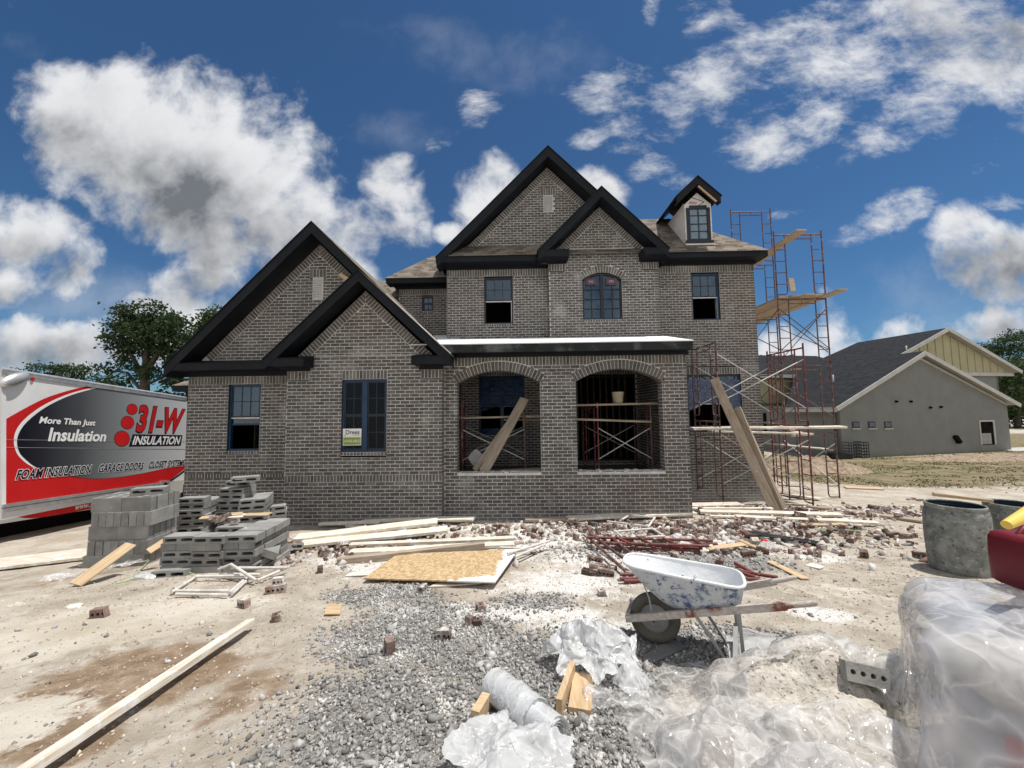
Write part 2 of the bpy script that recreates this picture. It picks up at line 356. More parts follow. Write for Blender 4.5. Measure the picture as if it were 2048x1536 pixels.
M_DECK = pmat('scaffold_deck_plank', (.34,.265,.195), (.50,.41,.315), 3, .85, (12,1,12), objvar=.15, spec=.2)
def osb_mat():
    m_, t = new_mat('osb_board'); v = objvec(t)
    vo = t.n('TexVoronoi', {'Vector': t.n('Mapping', {'Vector': v, 'Rotation': (0,0,.5), 'Scale': (22, 52, 40)}).outputs[0], 'Scale': 1.0})
    vo2 = t.n('TexVoronoi', {'Vector': t.n('Mapping', {'Vector': v, 'Rotation': (0,0,-.7), 'Scale': (48, 20, 40)}).outputs[0], 'Scale': 1.0})
    f = t.m('ADD', t.m('MULTIPLY', t.n('SeparateXYZ', {0: vo.outputs['Color']}).outputs[0], .5), t.m('MULTIPLY', t.n('SeparateXYZ', {0: vo2.outputs['Color']}).outputs[1], .5))
    col = t.mix(t.step(f, .15, .85), (.37,.25,.13), (.62,.46,.27))
    col = t.mix(t.m('MULTIPLY', t.step(t.noise(v, 2.2, 6, .6).outputs['Fac'], .55, .75), .5), col, (.45,.36,.25))
    sx_ = t.n('SeparateXYZ', {0: t.n('TexCoord').outputs['Object']})
    edge = t.m('MAXIMUM', t.m('ADD', sx_.outputs[0], -.40), t.m('MULTIPLY', t.m('ADD', sx_.outputs[1], .40), -1.0))
    edge = t.m('ADD', t.m('ADD', t.m('MAXIMUM', t.m('ADD', sx_.outputs[0], -.70), t.m('SUBTRACT', t.m('MULTIPLY', sx_.outputs[0], .33), t.m('ADD', sx_.outputs[1], .65))), 0.0), t.m('MULTIPLY_ADD', t.noise(v, 9, 8, .7).outputs['Fac'], .36, -.18))
    col = t.mix(t.step(edge, -.01, .03), col, (.80,.79,.77))
    bp = t.n('Bump', {'Height': f, 'Strength': .25, 'Distance': .004})
    finish(t, t.n('BsdfPrincipled', {'Base Color': col, 'Roughness': .75, 'Normal': bp, 'Specular IOR Level': .3})); return m_
M_OSB = osb_mat()
M_CMU = pmat('concrete_block', (.215,.213,.205), (.30,.297,.287), 5, .95, objvar=.28, bump=.55, bscale=90, spec=.15, spot=[((.52,.52,.50), 6, .64, .74)])
M_RUBBLE = pmat('cored_clay_brick', (.125,.082,.066), (.24,.17,.145), 5, .92, objvar=.9, bump=.4, bscale=60, spec=.15, spot=[((.62,.59,.55), 6, .47, .66)])
M_GREYBRICK = pmat('grey_cored_brick', (.24,.235,.225), (.36,.35,.33), 12, .92, bump=.5, bscale=90, spec=.15)
M_SCRED = pmat('rusty_red_scaffold_paint', (.115,.030,.030), (.19,.055,.05), 7, .6, objvar=.3, spot=[((.46,.41,.38), 9, .57, .70), ((.62,.60,.57), 22, .64, .72)])
M_SCDARK = pmat('weathered_scaffold_tube', (.095,.045,.04), (.16,.09,.08), 7, .6, spot=[((.42,.40,.385), 8, .55, .72)])
M_SCPALE = pmat('mortar_crusted_tube', (.50,.47,.44), (.68,.65,.61), 9, .85, spot=[((.30,.22,.19), 14, .66, .75)], bump=.4, bscale=60)
M_BRACE = pmat('galvanised_brace', (.48,.47,.45), (.62,.60,.57), 7, .5, metal=.25)
M_STEEL = pmat('brushed_aluminium', (.46,.47,.48), (.62,.63,.64), 6, .38, metal=.6)
M_TWHITE = pmat('truck_white_panel', (.70,.71,.72), (.78,.79,.80), 2, .35, spec=.5)
M_RED = pmat('red_vinyl', (.52,.014,.016), (.58,.018,.02), 2, .35, spec=.5)
M_NAVY = pmat('navy_vinyl', (.010,.012,.026), (.014,.016,.032), 2, .35)
M_TXTW = pmat('white_vinyl', (.80,.80,.80), (.84,.84,.84), 2, .4)
M_GREEN = pmat('olive_green_print', (.20,.27,.035), (.23,.30,.045), 3, .5)
M_GREYPL = pmat('grey_enamel', (.25,.25,.24), (.33,.33,.32), 4, .5)
M_RUBBER = pmat('dusty_tyre_rubber', (.075,.068,.055), (.16,.145,.115), 6, .9, bump=.3, bscale=30)
M_TUB = pmat('blue_tub_crusted_with_mortar', (.46,.48,.50), (.60,.61,.62), 6, .65, spot=[((.06,.10,.20), 5.0, .46, .60), ((.50,.52,.54), 16, .44, .58), ((.05,.085,.19), 24, .55, .66)], bump=.5, bscale=25)
M_TUBIN = pmat('mortar_lined_tub', (.64,.66,.68), (.76,.77,.78), 6, .7, spot=[((.10,.14,.27), 11, .64, .69)], bump=.6, bscale=22)
M_RAIL = pmat('worn_wooden_handle', (.36,.31,.27), (.52,.48,.44), 6, .8, (2,10,10), spot=[((.21,.075,.05), 7, .52, .64)])
M_DRUM = pmat('mortar_caked_drum', (.13,.138,.128), (.29,.30,.275), 9, .85, spot=[((.42,.42,.395), 22, .56, .68), ((.075,.08,.078), 15, .57, .68)], bump=.7, bscale=34)
M_DRUMIN = pmat('dark_blue_drum_inside', (.012,.022,.035), (.02,.035,.05), 4, .5)
M_REDCAN = pmat('red_fuel_can_plastic', (.13,.006,.014), (.17,.009,.018), 4, .45, spot=[((.42,.22,.2), 8, .71, .77)])
M_YELLOW = pmat('yellow_plastic_spout', (.72,.47,.07), (.80,.55,.11), 4, .4)
M_BAG = pmat('grey_blue_paper_bag', (.33,.36,.42), (.46,.48,.53), 2.5, .8, objvar=.2, spot=[((.60,.60,.60), 3, .55, .7)])
M_BAGTAN = pmat('tan_paper_bag', (.27,.215,.18), (.38,.32,.28), 3, .85, objvar=.15)
M_BAGRED = pmat('red_print', (.30,.02,.03), (.40,.04,.05), 4, .7)
M_SAND = pmat('damp_pitted_sand', (.46,.42,.36), (.62,.58,.52), 30, .95, bump=1.0, bscale=70, spec=.1, spot=[((.20,.17,.135), 42, .555, .62)])
M_PEBBLE = pmat('dirt_pebbles', (.32,.26,.195), (.55,.49,.41), 3, .95, island=.8, spec=.1)
M_GREYWALL = pmat('grey_painted_brick', (.195,.200,.188), (.222,.226,.213), 1.2, .85, bump=.4, bscale=30, spec=.2)
M_YELSIDE = pmat('cream_yellow_siding', (.36,.33,.20), (.41,.375,.235), 1.5, .75)
M_CREAM = pmat('cream_white_trim', (.42,.41,.385), (.50,.49,.465), 2, .65)
M_BUCKET = pmat('pale_plastic_bucket', (.42,.38,.27), (.52,.47,.35), 5, .5)
M_STRAP = pmat('green_plastic_strap', (.28,.48,.20), (.36,.58,.28), 4, .4)
M_BLUEBIT = pmat('blue_plastic_scrap', (.03,.12,.42), (.05,.16,.5), 4, .4)
def leaf_mat(name, c1, c2, c3):
    m_, t = new_mat(name); g = t.n('NewGeometry').outputs['Random Per Island']
    col = t.mix(g, c1, c2); col = t.mix(t.step(t.noise(objvec(t), .55, 3).outputs['Fac'], .5, .72), col, c3)
    pb = t.n('BsdfPrincipled', {'Base Color': col, 'Roughness': .6, 'Specular IOR Level': .25})
    finish(t, t.n('MixShader', {0: .28, 1: pb, 2: t.n('BsdfTranslucent', {'Color': col})})); return m_
M_LEAF = leaf_mat('leaves', (.030,.055,.016), (.075,.115,.034), (.050,.075,.020))
M_LEAF2 = leaf_mat('dark_leaves', (.022,.042,.018), (.055,.090,.036), (.040,.066,.026))
M_BARK = pmat('bark', (.045,.036,.028), (.09,.075,.06), 6, .95, (3,3,.6), bump=.6, bscale=12)
def ground_mat():
    m_, t = new_mat('building_site_ground'); v = t.n('TexCoord').outputs['Object']
    def at(nm): return t.n('Attribute', attribute_name=nm).outputs['Fac']
    def edge(a, nz, k=.9, lo=.42, hi=.62): return t.step(t.m('ADD', a, t.m('MULTIPLY_ADD', nz, k, -k/2)), lo, hi)
    nA = t.noise(v, 1.6, 8, .62, .3).outputs['Fac']; nB = t.noise(v, 7, 8, .68, .4).outputs['Fac']; nC = t.noise(v, 38, 6, .7).outputs['Fac']; nD = t.noise(v, 3.1, 8, .65, .8).outputs['Fac']
    col = t.mix(t.step(nA, .35, .68), (.375,.323,.262), (.54,.488,.415))
    col = t.mix(t.m('MULTIPLY', t.step(nB, .5, .72), .6), col, (.66,.625,.565))
    col = t.mix(t.m('MULTIPLY', t.step(nD, .56, .70), .55), col, (.255,.175,.11))
    col = t.mix(edge(at('brown'), nD), col, t.mix(t.step(nB, .35, .65), (.235,.165,.11), (.37,.28,.20)))
    col = t.mix(edge(at('cream'), nB, 1.1), col, t.mix(t.step(nA, .3, .7), (.50,.44,.35), (.66,.61,.53)))
    col = t.mix(t.step(t.m('ADD', at('gravelly'), t.m('MULTIPLY_ADD', nB, 1.3, -.65)), .2, .75), col, t.mix(t.step(nC, .35, .65), (.16,.155,.15), (.36,.35,.335)))
    dm = t.m('MULTIPLY', t.step(t.m('ADD', at('dust'), t.m('ADD', t.m('MULTIPLY_ADD', nB, 1.5, -.75), t.m('MULTIPLY_ADD', nD, 1.4, -.7))), .15, .85), t.m('MULTIPLY_ADD', t.step(nC, .36, .52), .55, .45))
    col = t.mix(dm, col, t.mix(t.step(nC, .3, .6), (.64,.62,.59), (.80,.785,.76)))
    grs = t.mix(t.step(nA, .42, .62), (.225,.18,.115), (.105,.11,.045)); grs = t.mix(t.step(nD, .46, .62), grs, (.27,.22,.15))
    col = t.mix(edge(at('grassy'), nD, .9), col, grs)
    col = t.mix(t.m('MULTIPLY', t.step(nC, .62, .72), .75), col, (.30,.285,.26))
    col = t.mix(t.m('MULTIPLY', t.step(t.noise(v, 26, 5, .6).outputs['Fac'], .655, .70), .8), col, (.70,.68,.64))
    h = t.m('ADD', t.m('MULTIPLY', nB, 1.0), t.m('ADD', t.m('MULTIPLY', nC, .55), t.m('MULTIPLY', t.noise(v, 110, 4, .7).outputs['Fac'], .22)))
    bp = t.n('Bump', {'Height': h, 'Strength': .75, 'Distance': .05})
    finish(t, t.n('BsdfPrincipled', {'Base Color': col, 'Roughness': .95, 'Specular IOR Level': .12, 'Normal': bp})); return m_
M_GROUND = ground_mat()
M_GRAVEL = pmat('limestone_gravel', (.19,.185,.18), (.37,.36,.345), 30, .9, island=1.1, spec=.2, spot=[((.62,.60,.57), 4, .52, .70), ((.70,.69,.67), 1.1, .56, .70)])
def rub_mat():
    m_, t = new_mat('brick_and_mortar_crumbs'); g = t.n('NewGeometry').outputs['Random Per Island']; v = objvec(t)
    r_ = t.n('ValToRGB', {0: g}); cr = r_.color_ramp; cr.interpolation = 'CONSTANT'; cr.elements[0].color = (.12,.075,.06,1); cr.elements[1].position = .18; cr.elements[1].color = (.21,.14,.115,1)
    for p_, c_ in ((.36, (.30,.22,.19)), (.56, (.30,.285,.27)), (.72, (.48,.45,.42)), (.86, (.66,.64,.61)), (.95, (.45,.36,.25))):
        e = cr.elements.new(p_); e.color = (*c_, 1)
    col = t.mix(t.m('MULTIPLY', t.step(t.noise(v, 2.0, 6, .6).outputs['Fac'], .48, .66), .6), r_.outputs[0], (.70,.68,.65))
    finish(t, t.n('BsdfPrincipled', {'Base Color': col, 'Roughness': .92, 'Specular IOR Level': .15})); return m_
M_RUBSTUFF = rub_mat()
M_GRASS = pmat('dry_grass', (.10,.105,.04), (.26,.215,.12), .8, .85, island=.7, spec=.1)
M_WOODY = pmat('fresh_lumber', (.43,.30,.175), (.58,.44,.28), 3.5, .8, (14,1.2,14), bump=.2, bscale=12, spec=.2, spot=[((.30,.19,.10), 9, .66, .72)])
M_FLOOR = pmat('dirty_concrete_floor', (.085,.08,.075), (.15,.14,.13), 4, .95)

# ---------------------------------------------------------------- ground: one sheet to the horizon
def axis(lo, hi, step, far, g=1.22):
    a = list(np.arange(lo, hi+1e-6, step)); s_ = step; x = a[-1]
    while x < far: s_ *= g; x += s_; a.append(x)
    s_ = step; x = a[0]; pre = []
    while x > -far: s_ *= g; x -= s_; pre.append(x)
    return np.array(pre[::-1]+a)
gx = axis(-9.0, 9.5, .06, 1500); gy = axis(1.0, 12.5, .06, 1500)
XX, YY = np.meshgrid(gx, gy)
def gz_np(x, y):
    z = .48-.10*np.clip(y, 1, 12)-.02*np.clip(-x-3, 0, 4)*np.clip((y-3)/3, 0, 1)-.04*np.clip(y-12, 0, 6)
    z = z+.10*np.exp(-((x-3.2)/2.2)**2-((y-7.0)/.9)**2)+.06*np.exp(-((x+.5)/1.6)**2-((y-7.4)/.7)**2)
    return z+.07*np.exp(-((x-6.6)/2.5)**2-((y-8.6)/.9)**2)
def zone(lst, x, y):
    o = np.zeros_like(x)
    for cx, cy, rx, ry, a_, wg in lst:
        c_, s_ = math.cos(R(a_)), math.sin(R(a_)); u_ = ((x-cx)*c_+(y-cy)*s_)/rx; v_ = (-(x-cx)*s_+(y-cy)*c_)/ry
        o = np.maximum(o, wg*np.clip(1.35-np.sqrt(u_*u_+v_*v_), 0, 1))
    return o
Z_GRAVEL = [(.25, 2.2, .95, .8, 0, 1), (.2, 2.9, 1.15, .55, 0, 1), (-.75, 3.55, .8, .45, -25, .95), (1.5, 3.15, .85, .35, 0, 1), (-1.25, 4.3, .5, .22, -20, .85), (2.7, 5.35, .95, .5, 0, .95),
            (-.75, 2.3, .75, .7, 0, .85), (-1.0, 3.2, .7, .4, -10, .92), (-1.65, 4.15, .55, .25, -20, .8), (1.2, 5.9, 1.2, .5, 0, .8), (-2.9, 7.9, 1.8, .4, 0, .75), (.1, 4.0, .5, .25, 0, .7)]
Z_DUST = [(.0, 3.75, 1.0, .22, -5, .95), (.55, 4.6, .9, .6, 20, .9), (-1.6, 5.3, .9, .5, 10, .9), (.2, 6.6, 1.5, .7, 0, .95), (2.7, 3.75, .35, .2, -20, 1.0), (-.9, 1.85, .35, .12, 30, .8),
          (4.1, 5.6, .55, .35, 0, .85), (.6, 3.5, .7, .16, 0, .8), (4.6, 4.4, .4, .35, 0, .6), (7.5, 9.6, 1.6, 1.0, 0, .7), (-.3, 8.0, 1.6, .35, 0, .6), (1.9, 4.2, .35, .25, 0, .8), (1.8, 7.3, 2.2, .6, 0, .75), (-1.2, 7.5, 1.6, .45, 0, .7), (.9, 5.6, 1.0, .6, 0, .75), (3.2, 6.1, 1.6, .6, 0, .65), (-2.6, 5.6, .8, .4, 0, .6)]
Z_CREAM = [(-4.0, 3.4, 1.7, .75, 25, 1.0), (-3.0, 2.2, .55, .45, 0, .85), (-3.1, 4.1, .6, .3, 0, .7), (3.3, 4.3, .9, .5, 0, .55), (-3.3, 1.8, .8, .35, 0, .8)]
Z_BROWN = [(-2.65, 2.75, .75, .55, 10, 1.0), (-2.5, 2.15, .5, .3, 0, .8), (-6.2, 4.6, 1.2, .5, 0, .5), (-1.8, 2.6, .45, .6, 0, .55)]
Z_GRASS = [(20, 19, 14, 6.0, -8, 1.0), (14, 15.5, 5, 2.4, -15, .9), (40, 32, 30, 12, 0, 1), (-40, 40, 40, 30, 0, 1)]
ZZ = gz_np(XX, YY); near = (np.abs(XX) < 9.6) & (YY < 12.6)
bumps = np.zeros_like(ZZ)
idx = np.argwhere(near)
for i, j in idx:
    x, y = float(XX[i, j]), float(YY[i, j])
    bumps[i, j] = .020*mnoise.noise((x*1.3, y*1.3, 0)) + .012*mnoise.noise((x*4.1, y*4.1, 3.0)) + .007*mnoise.noise((x*9.3, y*9.3, 7.0))
ZZ = ZZ + bumps
ny, nx = XX.shape
V = np.stack([XX, YY, ZZ], -1).reshape(-1, 3); ii = np.arange(ny*nx).reshape(ny, nx)
Fq = np.stack([ii[:-1, :-1], ii[:-1, 1:], ii[1:, 1:], ii[1:, :-1]], -1).reshape(-1, 4)
ground = np_mesh('ground', V, Fq, M_GROUND, smooth=True); tag(ground, 'bare building site ground of dirt, mortar dust and gravel', 'ground', kind='structure')
for nm, zl in (('gravelly', Z_GRAVEL), ('dust', Z_DUST), ('cream', Z_CREAM), ('brown', Z_BROWN), ('grassy', Z_GRASS)):
    a_ = ground.data.attributes.new(nm, 'FLOAT', 'POINT'); a_.data.foreach_set('value', zone(zl, XX, YY).astype(np.float32).ravel())
def gnd(x, y):
    return gz(x, y) + .020*mnoise.noise((x*1.3, y*1.3, 0)) + .012*mnoise.noise((x*4.1, y*4.1, 3.0))

# ---------------------------------------------------------------- the brick house
CO, PI_, JT = .075, .206, .0135                    # course height, brick pitch, joint
def clip(poly, a, b, c):                          # keep a*u+b*z<=c
    out = []; n = len(poly)
    for i in range(n):
        p, q = poly[i], poly[(i+1) % n]; dp, dq = a*p[0]+b*p[1]-c, a*q[0]+b*q[1]-c
        if dp <= 0: out.append(p)
        if dp*dq < 0:
            t = dp/(dp-dq); out.append((p[0]+(q[0]-p[0])*t, p[1]+(q[1]-p[1])*t))
    return out
class Wall:
    def __init__(s, mb, O, U, N): s.mb, s.O, s.U, s.N = mb, Vector(O), Vector(U), Vector(N)
    def pt(s, u, z, n): return s.O + s.U*u + Vector((0,0,z)) + s.N*n
    def brick(s, poly, d=.03, mi=0):              # 2-D outline -> one brick standing 6 mm proud of the joints
        if len(poly) < 3: return
        area = abs(sum(poly[i][0]*poly[(i+1) % len(poly)][1]-poly[(i+1) % len(poly)][0]*poly[i][1] for i in range(len(poly))))/2
        if area < .0009: return
        f = rng.uniform(-.0025, .0025); n = len(poly); rev = s.U.cross(Vector((0,0,1))).dot(s.N) < 0
        A = [s.pt(u, z, f) for u, z in poly]; B = [s.pt(u, z, f-d) for u, z in poly]
        fs = [tuple(range(n))] + [(i, n+i, n+(i+1) % n, (i+1) % n) for i in range(n)]
        if rev: fs = [g_[::-1] for g_ in fs]
        s.mb.add(A+B, fs, mi)
    def face(s, poly, n_=-.0038, mi=1):
        if len(poly) >= 3: s.mb.add([s.pt(u, z, n_) for u, z in poly], [tuple(range(len(poly)))], mi)
    def running(s, u0, u1, z0, z1, holes=(), inner=(), outer=(), ph=0.0):
        k0, k1 = int(math.floor(z0/CO+1e-6)), int(math.ceil(z1/CO-1e-6))
        for k in range(k0, k1):
            a, b = max(z0, k*CO), min(z1, (k+1)*CO); zc = (a+b)/2
            if b-a < .012: continue
            def ivs(kind):
                iv = [(u0, u1)]
                for h in holes:
                    e = h(zc, kind)
                    if e is None: continue
                    nv = []
                    for p, q in iv:
                        if e[1] <= p or e[0] >= q: nv.append((p, q)); continue
                        if e[0] > p: nv.append((p, e[0]))
                        if e[1] < q: nv.append((e[1], q))
                    iv = nv
                return iv
            for p, q in ivs('m'):
                pl = [(p, a), (q, a), (q, b), (p, b)]
                for h_ in outer: pl = clip(pl, *h_)
                s.face(pl)
            off = (PI_/2 if k % 2 else 0)+ph
            for p, q in ivs('b'):
                c = math.floor((p-off)/PI_)*PI_+off
                while c < q:
                    l, r_ = max(p+JT/2 if c < p else c+JT/2, p), min(c+PI_-JT/2, q)
                    if q-(c+PI_) < .05 and q-(c+PI_) > 0 and r_ < q: r_ = q
                    if r_-l > .03:
                        j = rng.uniform(-.002, .002)
                        pl = [(l, a+JT/2+j), (r_, a+JT/2+j), (r_, b-JT/2+j), (l, b-JT/2+j)]
                        for h_ in inner: pl = clip(pl, *h_)
                        s.brick(pl)
                    c += PI_
    def soldier(s, u0, u1, z0, z1, w_=CO):
        s.face([(u0, z0), (u1, z0), (u1, z1), (u0, z1)], -.0034)
        n = max(1, round((u1-u0)/w_)); w_ = (u1-u0)/n
        for i in range(n):
            j = rng.uniform(-.002, .002)
            s.brick([(u0+i*w_+JT/2, z0+JT/2+j), (u0+(i+1)*w_-JT/2, z0+JT/2+j), (u0+(i+1)*w_-JT/2, z1-JT/2+j), (u0+i*w_+JT/2, z1-JT/2+j)])
    def rake(s, uc, za, sl, dz, side):            # bricks square to the gable slope, apex (uc, za), run down by dz
        t = Vector((side, -sl)).normalized(); nrm = Vector((-side*sl, -1)).normalized() if False else Vector((t.y*side, -t.x*side))
        if nrm.y > 0: nrm = -nrm
        L = dz/abs(t.y); n = int(L/CO); A = Vector((uc, za))
        pl = [A, A+t*L, A+t*L+nrm*.2, A+nrm*.2]; pl = [(p.x, p.y) for p in pl]
        pl = clip(pl, -side, 0, -side*uc); s.face(pl, -.0030)
        for i in range(-3, n):
            a = A+t*(i*CO+JT/2)+nrm*.004; b = A+t*((i+1)*CO-JT/2)+nrm*.004
            pl = [(p.x, p.y) for p in (a, b, b+nrm*.19, a+nrm*.19)]
            pl = clip(pl, -side, 0, -side*(uc+side*.004)); s.brick(pl)
    def arch(s, uc, zs, a_, h_, depth=.03):       # segmental arch ring of bricks
        Rr = (a_*a_+h_*h_)/(2*h_); zc = zs+h_-Rr; th = math.asin(a_/Rr); n = int(round(2*th*(Rr+.1)/.080))
        for i in range(n):
            p0 = -th+2*th*i/n; p1 = -th+2*th*(i+1)/n; g_ = .0055/Rr
            rr = lambda p, r_: (uc+r_*math.sin(p), zc+r_*math.cos(p))
            s.face([rr(p0, Rr), rr(p1, Rr), rr(p1, Rr+.205), rr(p0, Rr+.205)], -.0032)
            s.brick([rr(p0+g_, Rr), rr(p1-g_, Rr), rr(p1-g_, Rr+.198), rr(p0+g_, Rr+.198)], depth)
        if depth > .05:
            for i in range(n):
                p0 = -th+2*th*i/n; p1 = -th+2*th*(i+1)/n; q = lambda p, nn: s.pt(uc+(Rr+.004)*math.sin(p), zc+(Rr+.004)*math.cos(p), nn)
                s.mb.add([q(p0, -.01), q(p1, -.01), q(p1, -depth), q(p0, -depth)], [(0, 3, 2, 1)], 1)
def rect_hole(u0, u1, z0, z1, gb=0.0):
    return lambda z, k: (u0-gb, u1+gb) if z0 < z < z1 else None
def arch_hole(uc, a_, zb, zs, h_):
    Rr = (a_*a_+h_*h_)/(2*h_); zc = zs+h_-Rr; th = math.asin(a_/Rr)
    def f(z, k):
        if z < zb: return None
        if z < zs: return (uc-a_, uc+a_)
        ro = Rr+.203; zo = zs+.203*math.cos(th)
        if z < zo and k == 'b': w_ = a_+(z-zs)*math.tan(th)+.006
        elif k == 'm':
            if z-zc >= Rr+.1: return None
            w_ = min(a_+.06, math.sqrt((Rr+.1)**2-(z-zc)**2))
        else:
            if z-zc >= ro: return None
            w_ = math.sqrt(ro*ro-(z-zc)**2)+.004
        return (uc-w_, uc+w_)
    return f
house = thing('brick_house', (0, 10, -.6), 'two storey dark brick house under construction with black gable trim and arched porch', 'house')
FX, FN = (1, 0, 0), (0, -1, 0)
BRM = [M_BRICK, M_MORTAR]
def S2(*x): return x
rt2 = math.sqrt(.5)

# bay with the near gable
YB, BX0, BX1, BC = 8.25, -5.06, -1.67, -3.36
mb = MB(); wl = Wall(mb, (0, YB, 0), FX, FN); za, sl = 4.68, .97
cs = math.cos(math.atan(sl)); off = .2/cs
inn = [(sl, 1, za-off+sl*BC-.01), (-sl, 1, za-off-sl*BC-.01)]; out = [(sl, 1, za+sl*BC), (-sl, 1, za-sl*BC)]
wx0, wx1, wz0, wz1 = -3.85, -2.865, 1.16, 2.725
IB0, IB1 = -4.58, -2.13                           # where the brick runs up between the eave returns
holes = [rect_hole(wx0, wx1, wz0-.1, wz1), rect_hole(wx0, wx1, wz1, wz1+.2), rect_hole(BX0, BX1, .53, .68), rect_hole(BX0, IB0, 2.725, 9), rect_hole(IB1, BX1, 2.725, 9)]
wl.running(BX0, BX1, -.75, 3.25, holes); wl.running(IB0-.06, IB1+.06, 3.25, za, (), inn, out)
wl.soldier(BX0, IB0, 2.725, 2.915); wl.soldier(IB1, BX1, 2.725, 2.915); wl.soldier(wx0, wx1, wz1, wz1+.2); wl.soldier(BX0, BX1, .53, .68, .07); wl.soldier(wx0-.02, wx1+.02, wz0-.075, wz0, .075)
for sd in (1, -1): wl.rake(BC, za, sl, 1.42, sd)
r2 = Wall(mb, (BX1, YB, 0), (0, 1, 0), (1, 0, 0)); r2.running(0.0, 3.1, -.75, 3.25, (), ph=.1)
r3 = Wall(mb, (BX0, YB, 0), (0, 1, 0), (-1, 0, 0)); r3.running(0.0, .8, -.75, 2.95, (), ph=.1)
mb.build('bay_wall', BRM, house)

# wing with the large left gable
YW, WX0, WX1, WC = 9.0, -7.90, -1.75, -4.80
mb = MB(); wl = Wall(mb, (0, YW, 0), FX, FN); za2, sl2 = 6.10, 1.0; off = .2/rt2
inn = [(1, 1, za2-off+WC-.01), (-1, 1, za2-off-WC-.01)]; out = [(1, 1, za2+WC), (-1, 1, za2-WC)]
vx0, vx1, vz0, vz1 = -4.965, -4.705, 4.735, 5.28; ux0, ux1, uz0, uz1 = -6.915, -6.14, 1.14, 2.72
holes = [rect_hole(vx0, vx1, vz0, vz1), rect_hole(vx0-.07, vx1+.07, vz1, vz1+.2), rect_hole(ux0, ux1, uz0-.09, uz1), rect_hole(WX0, BX0+.02, .50, .63), rect_hole(WX0, BX0+.02, 2.715, 2.9)]
wl.running(WX0, BX0+.02, -.9, 2.95, holes); wl.running(WX0+.3, WX1, 2.95, za2, holes, inn, out)
wl.soldier(WX0, BX0+.02, 2.715, 2.9); wl.soldier(vx0-.07, vx1+.07, vz1, vz1+.2); wl.soldier(WX0, BX0+.02, .50, .63, .07); wl.soldier(ux0-.02, ux1+.02, uz0-.075, uz0)
for sd in (1, -1): wl.rake(WC, za2, sl2, 2.72, sd)
r3 = Wall(mb, (WX0, YW, 0), (0, 1, 0), (-1, 0, 0)); r3.running(0, 5, -.9, 2.95)
mb.build('wing_wall', BRM, house)

# porch front with two segmental arches
YP, PX0, PX1 = 8.5, -1.67, 3.68
mb = MB(); wl = Wall(mb, (0, YP, 0), FX, FN)
A1, A2 = (-.465, .92), (2.19, .945); ZS, ZB, HA = 2.625, .65, .275
holes = [arch_hole(A1[0], A1[1], ZB, ZS, HA), arch_hole(A2[0], A2[1], ZB, ZS, HA), rect_hole(PX0, PX1, 3.0, 3.2)]
for a_, b_ in ((A1, 0), (A2, 0)): holes.append(lambda z, k, a_=a_: None)
wl.running(PX0, PX1, -.85, 3.0, holes)
wl.face([(PX0, 3.0), (PX1, 3.0), (PX1, 3.25), (PX0, 3.25)], -.0042)
def in_ring(u, ax): return abs(u-ax[0]) < .62
u_ = PX0
while u_ < PX1-.05:
    um = u_+.037; top = 3.0
    for ax in (A1, A2):
        Rr = (ax[1]**2+HA**2)/(2*HA)+.208; d_ = um-ax[0]
        if abs(d_) < Rr: top = max(top, ZS+HA-(Rr-.208)+math.sqrt(Rr*Rr-d_*d_)+.006 if abs(d_) < ax[1] else top)
    if top < 3.17: wl.brick([(u_+JT/2, top+JT/2), (min(u_+.075, PX1)-JT/2, top+JT/2), (min(u_+.075, PX1)-JT/2, 3.2), (u_+JT/2, 3.2)])
    u_ += .0754
wl.arch(A1[0], ZS, A1[1], HA, .26); wl.arch(A2[0], ZS, A2[1], HA, .26)
for ax in (A1, A2):                               # jambs and rough mortar sill
    for sd in (-1, 1):
        j_ = Wall(mb, (ax[0]+sd*ax[1], YP, 0), (0, 1, 0), (-sd, 0, 0)); j_.running(0.0, .27, ZB, ZS+.02, (), ph=.1)
    mb.box(ax[0]-ax[1], ax[0]+ax[1], YP-.012, YP+.29, ZB-.05, ZB+.005, 1)
    for q in range(26):
        x_ = ax[0]+rng.uniform(-.9, .9); s_ = rng.uniform(.015, .045); mb.obox((x_, YP+rng.uniform(.0, .25), ZB+.005), (s_, .2*s_, 0), (-.2*s_, s_, 0), (0, 0, s_*.6), 1)
bk = Wall(mb, (0, YP+.27, 0), (-1, 0, 0), (0, 1, 0))
for a_, b_ in ((PX0, A1[0]-A1[1]), (A1[0]+A1[1], A2[0]-A2[1]), (A2[0]+A2[1], PX1)): bk.running(-b_, -a_, -.5, 3.2)
bk.running(-PX1, -PX0, -.5, ZB); bk.running(-PX1, -PX0, 2.9, 3.2)
r2 = Wall(mb, (PX1, YP, 0), (0, 1, 0), (1, 0, 0)); r2.running(0, 2.7, -.95, 3.2, (), ph=.1)
r3 = Wall(mb, (PX1-.22, YP+.27, 0), (0, 1, 0), (-1, 0, 0)); r3.running(0, 2.43, .2, 3.2, (), ph=.1)
mb.build('porch_wall', BRM, house)

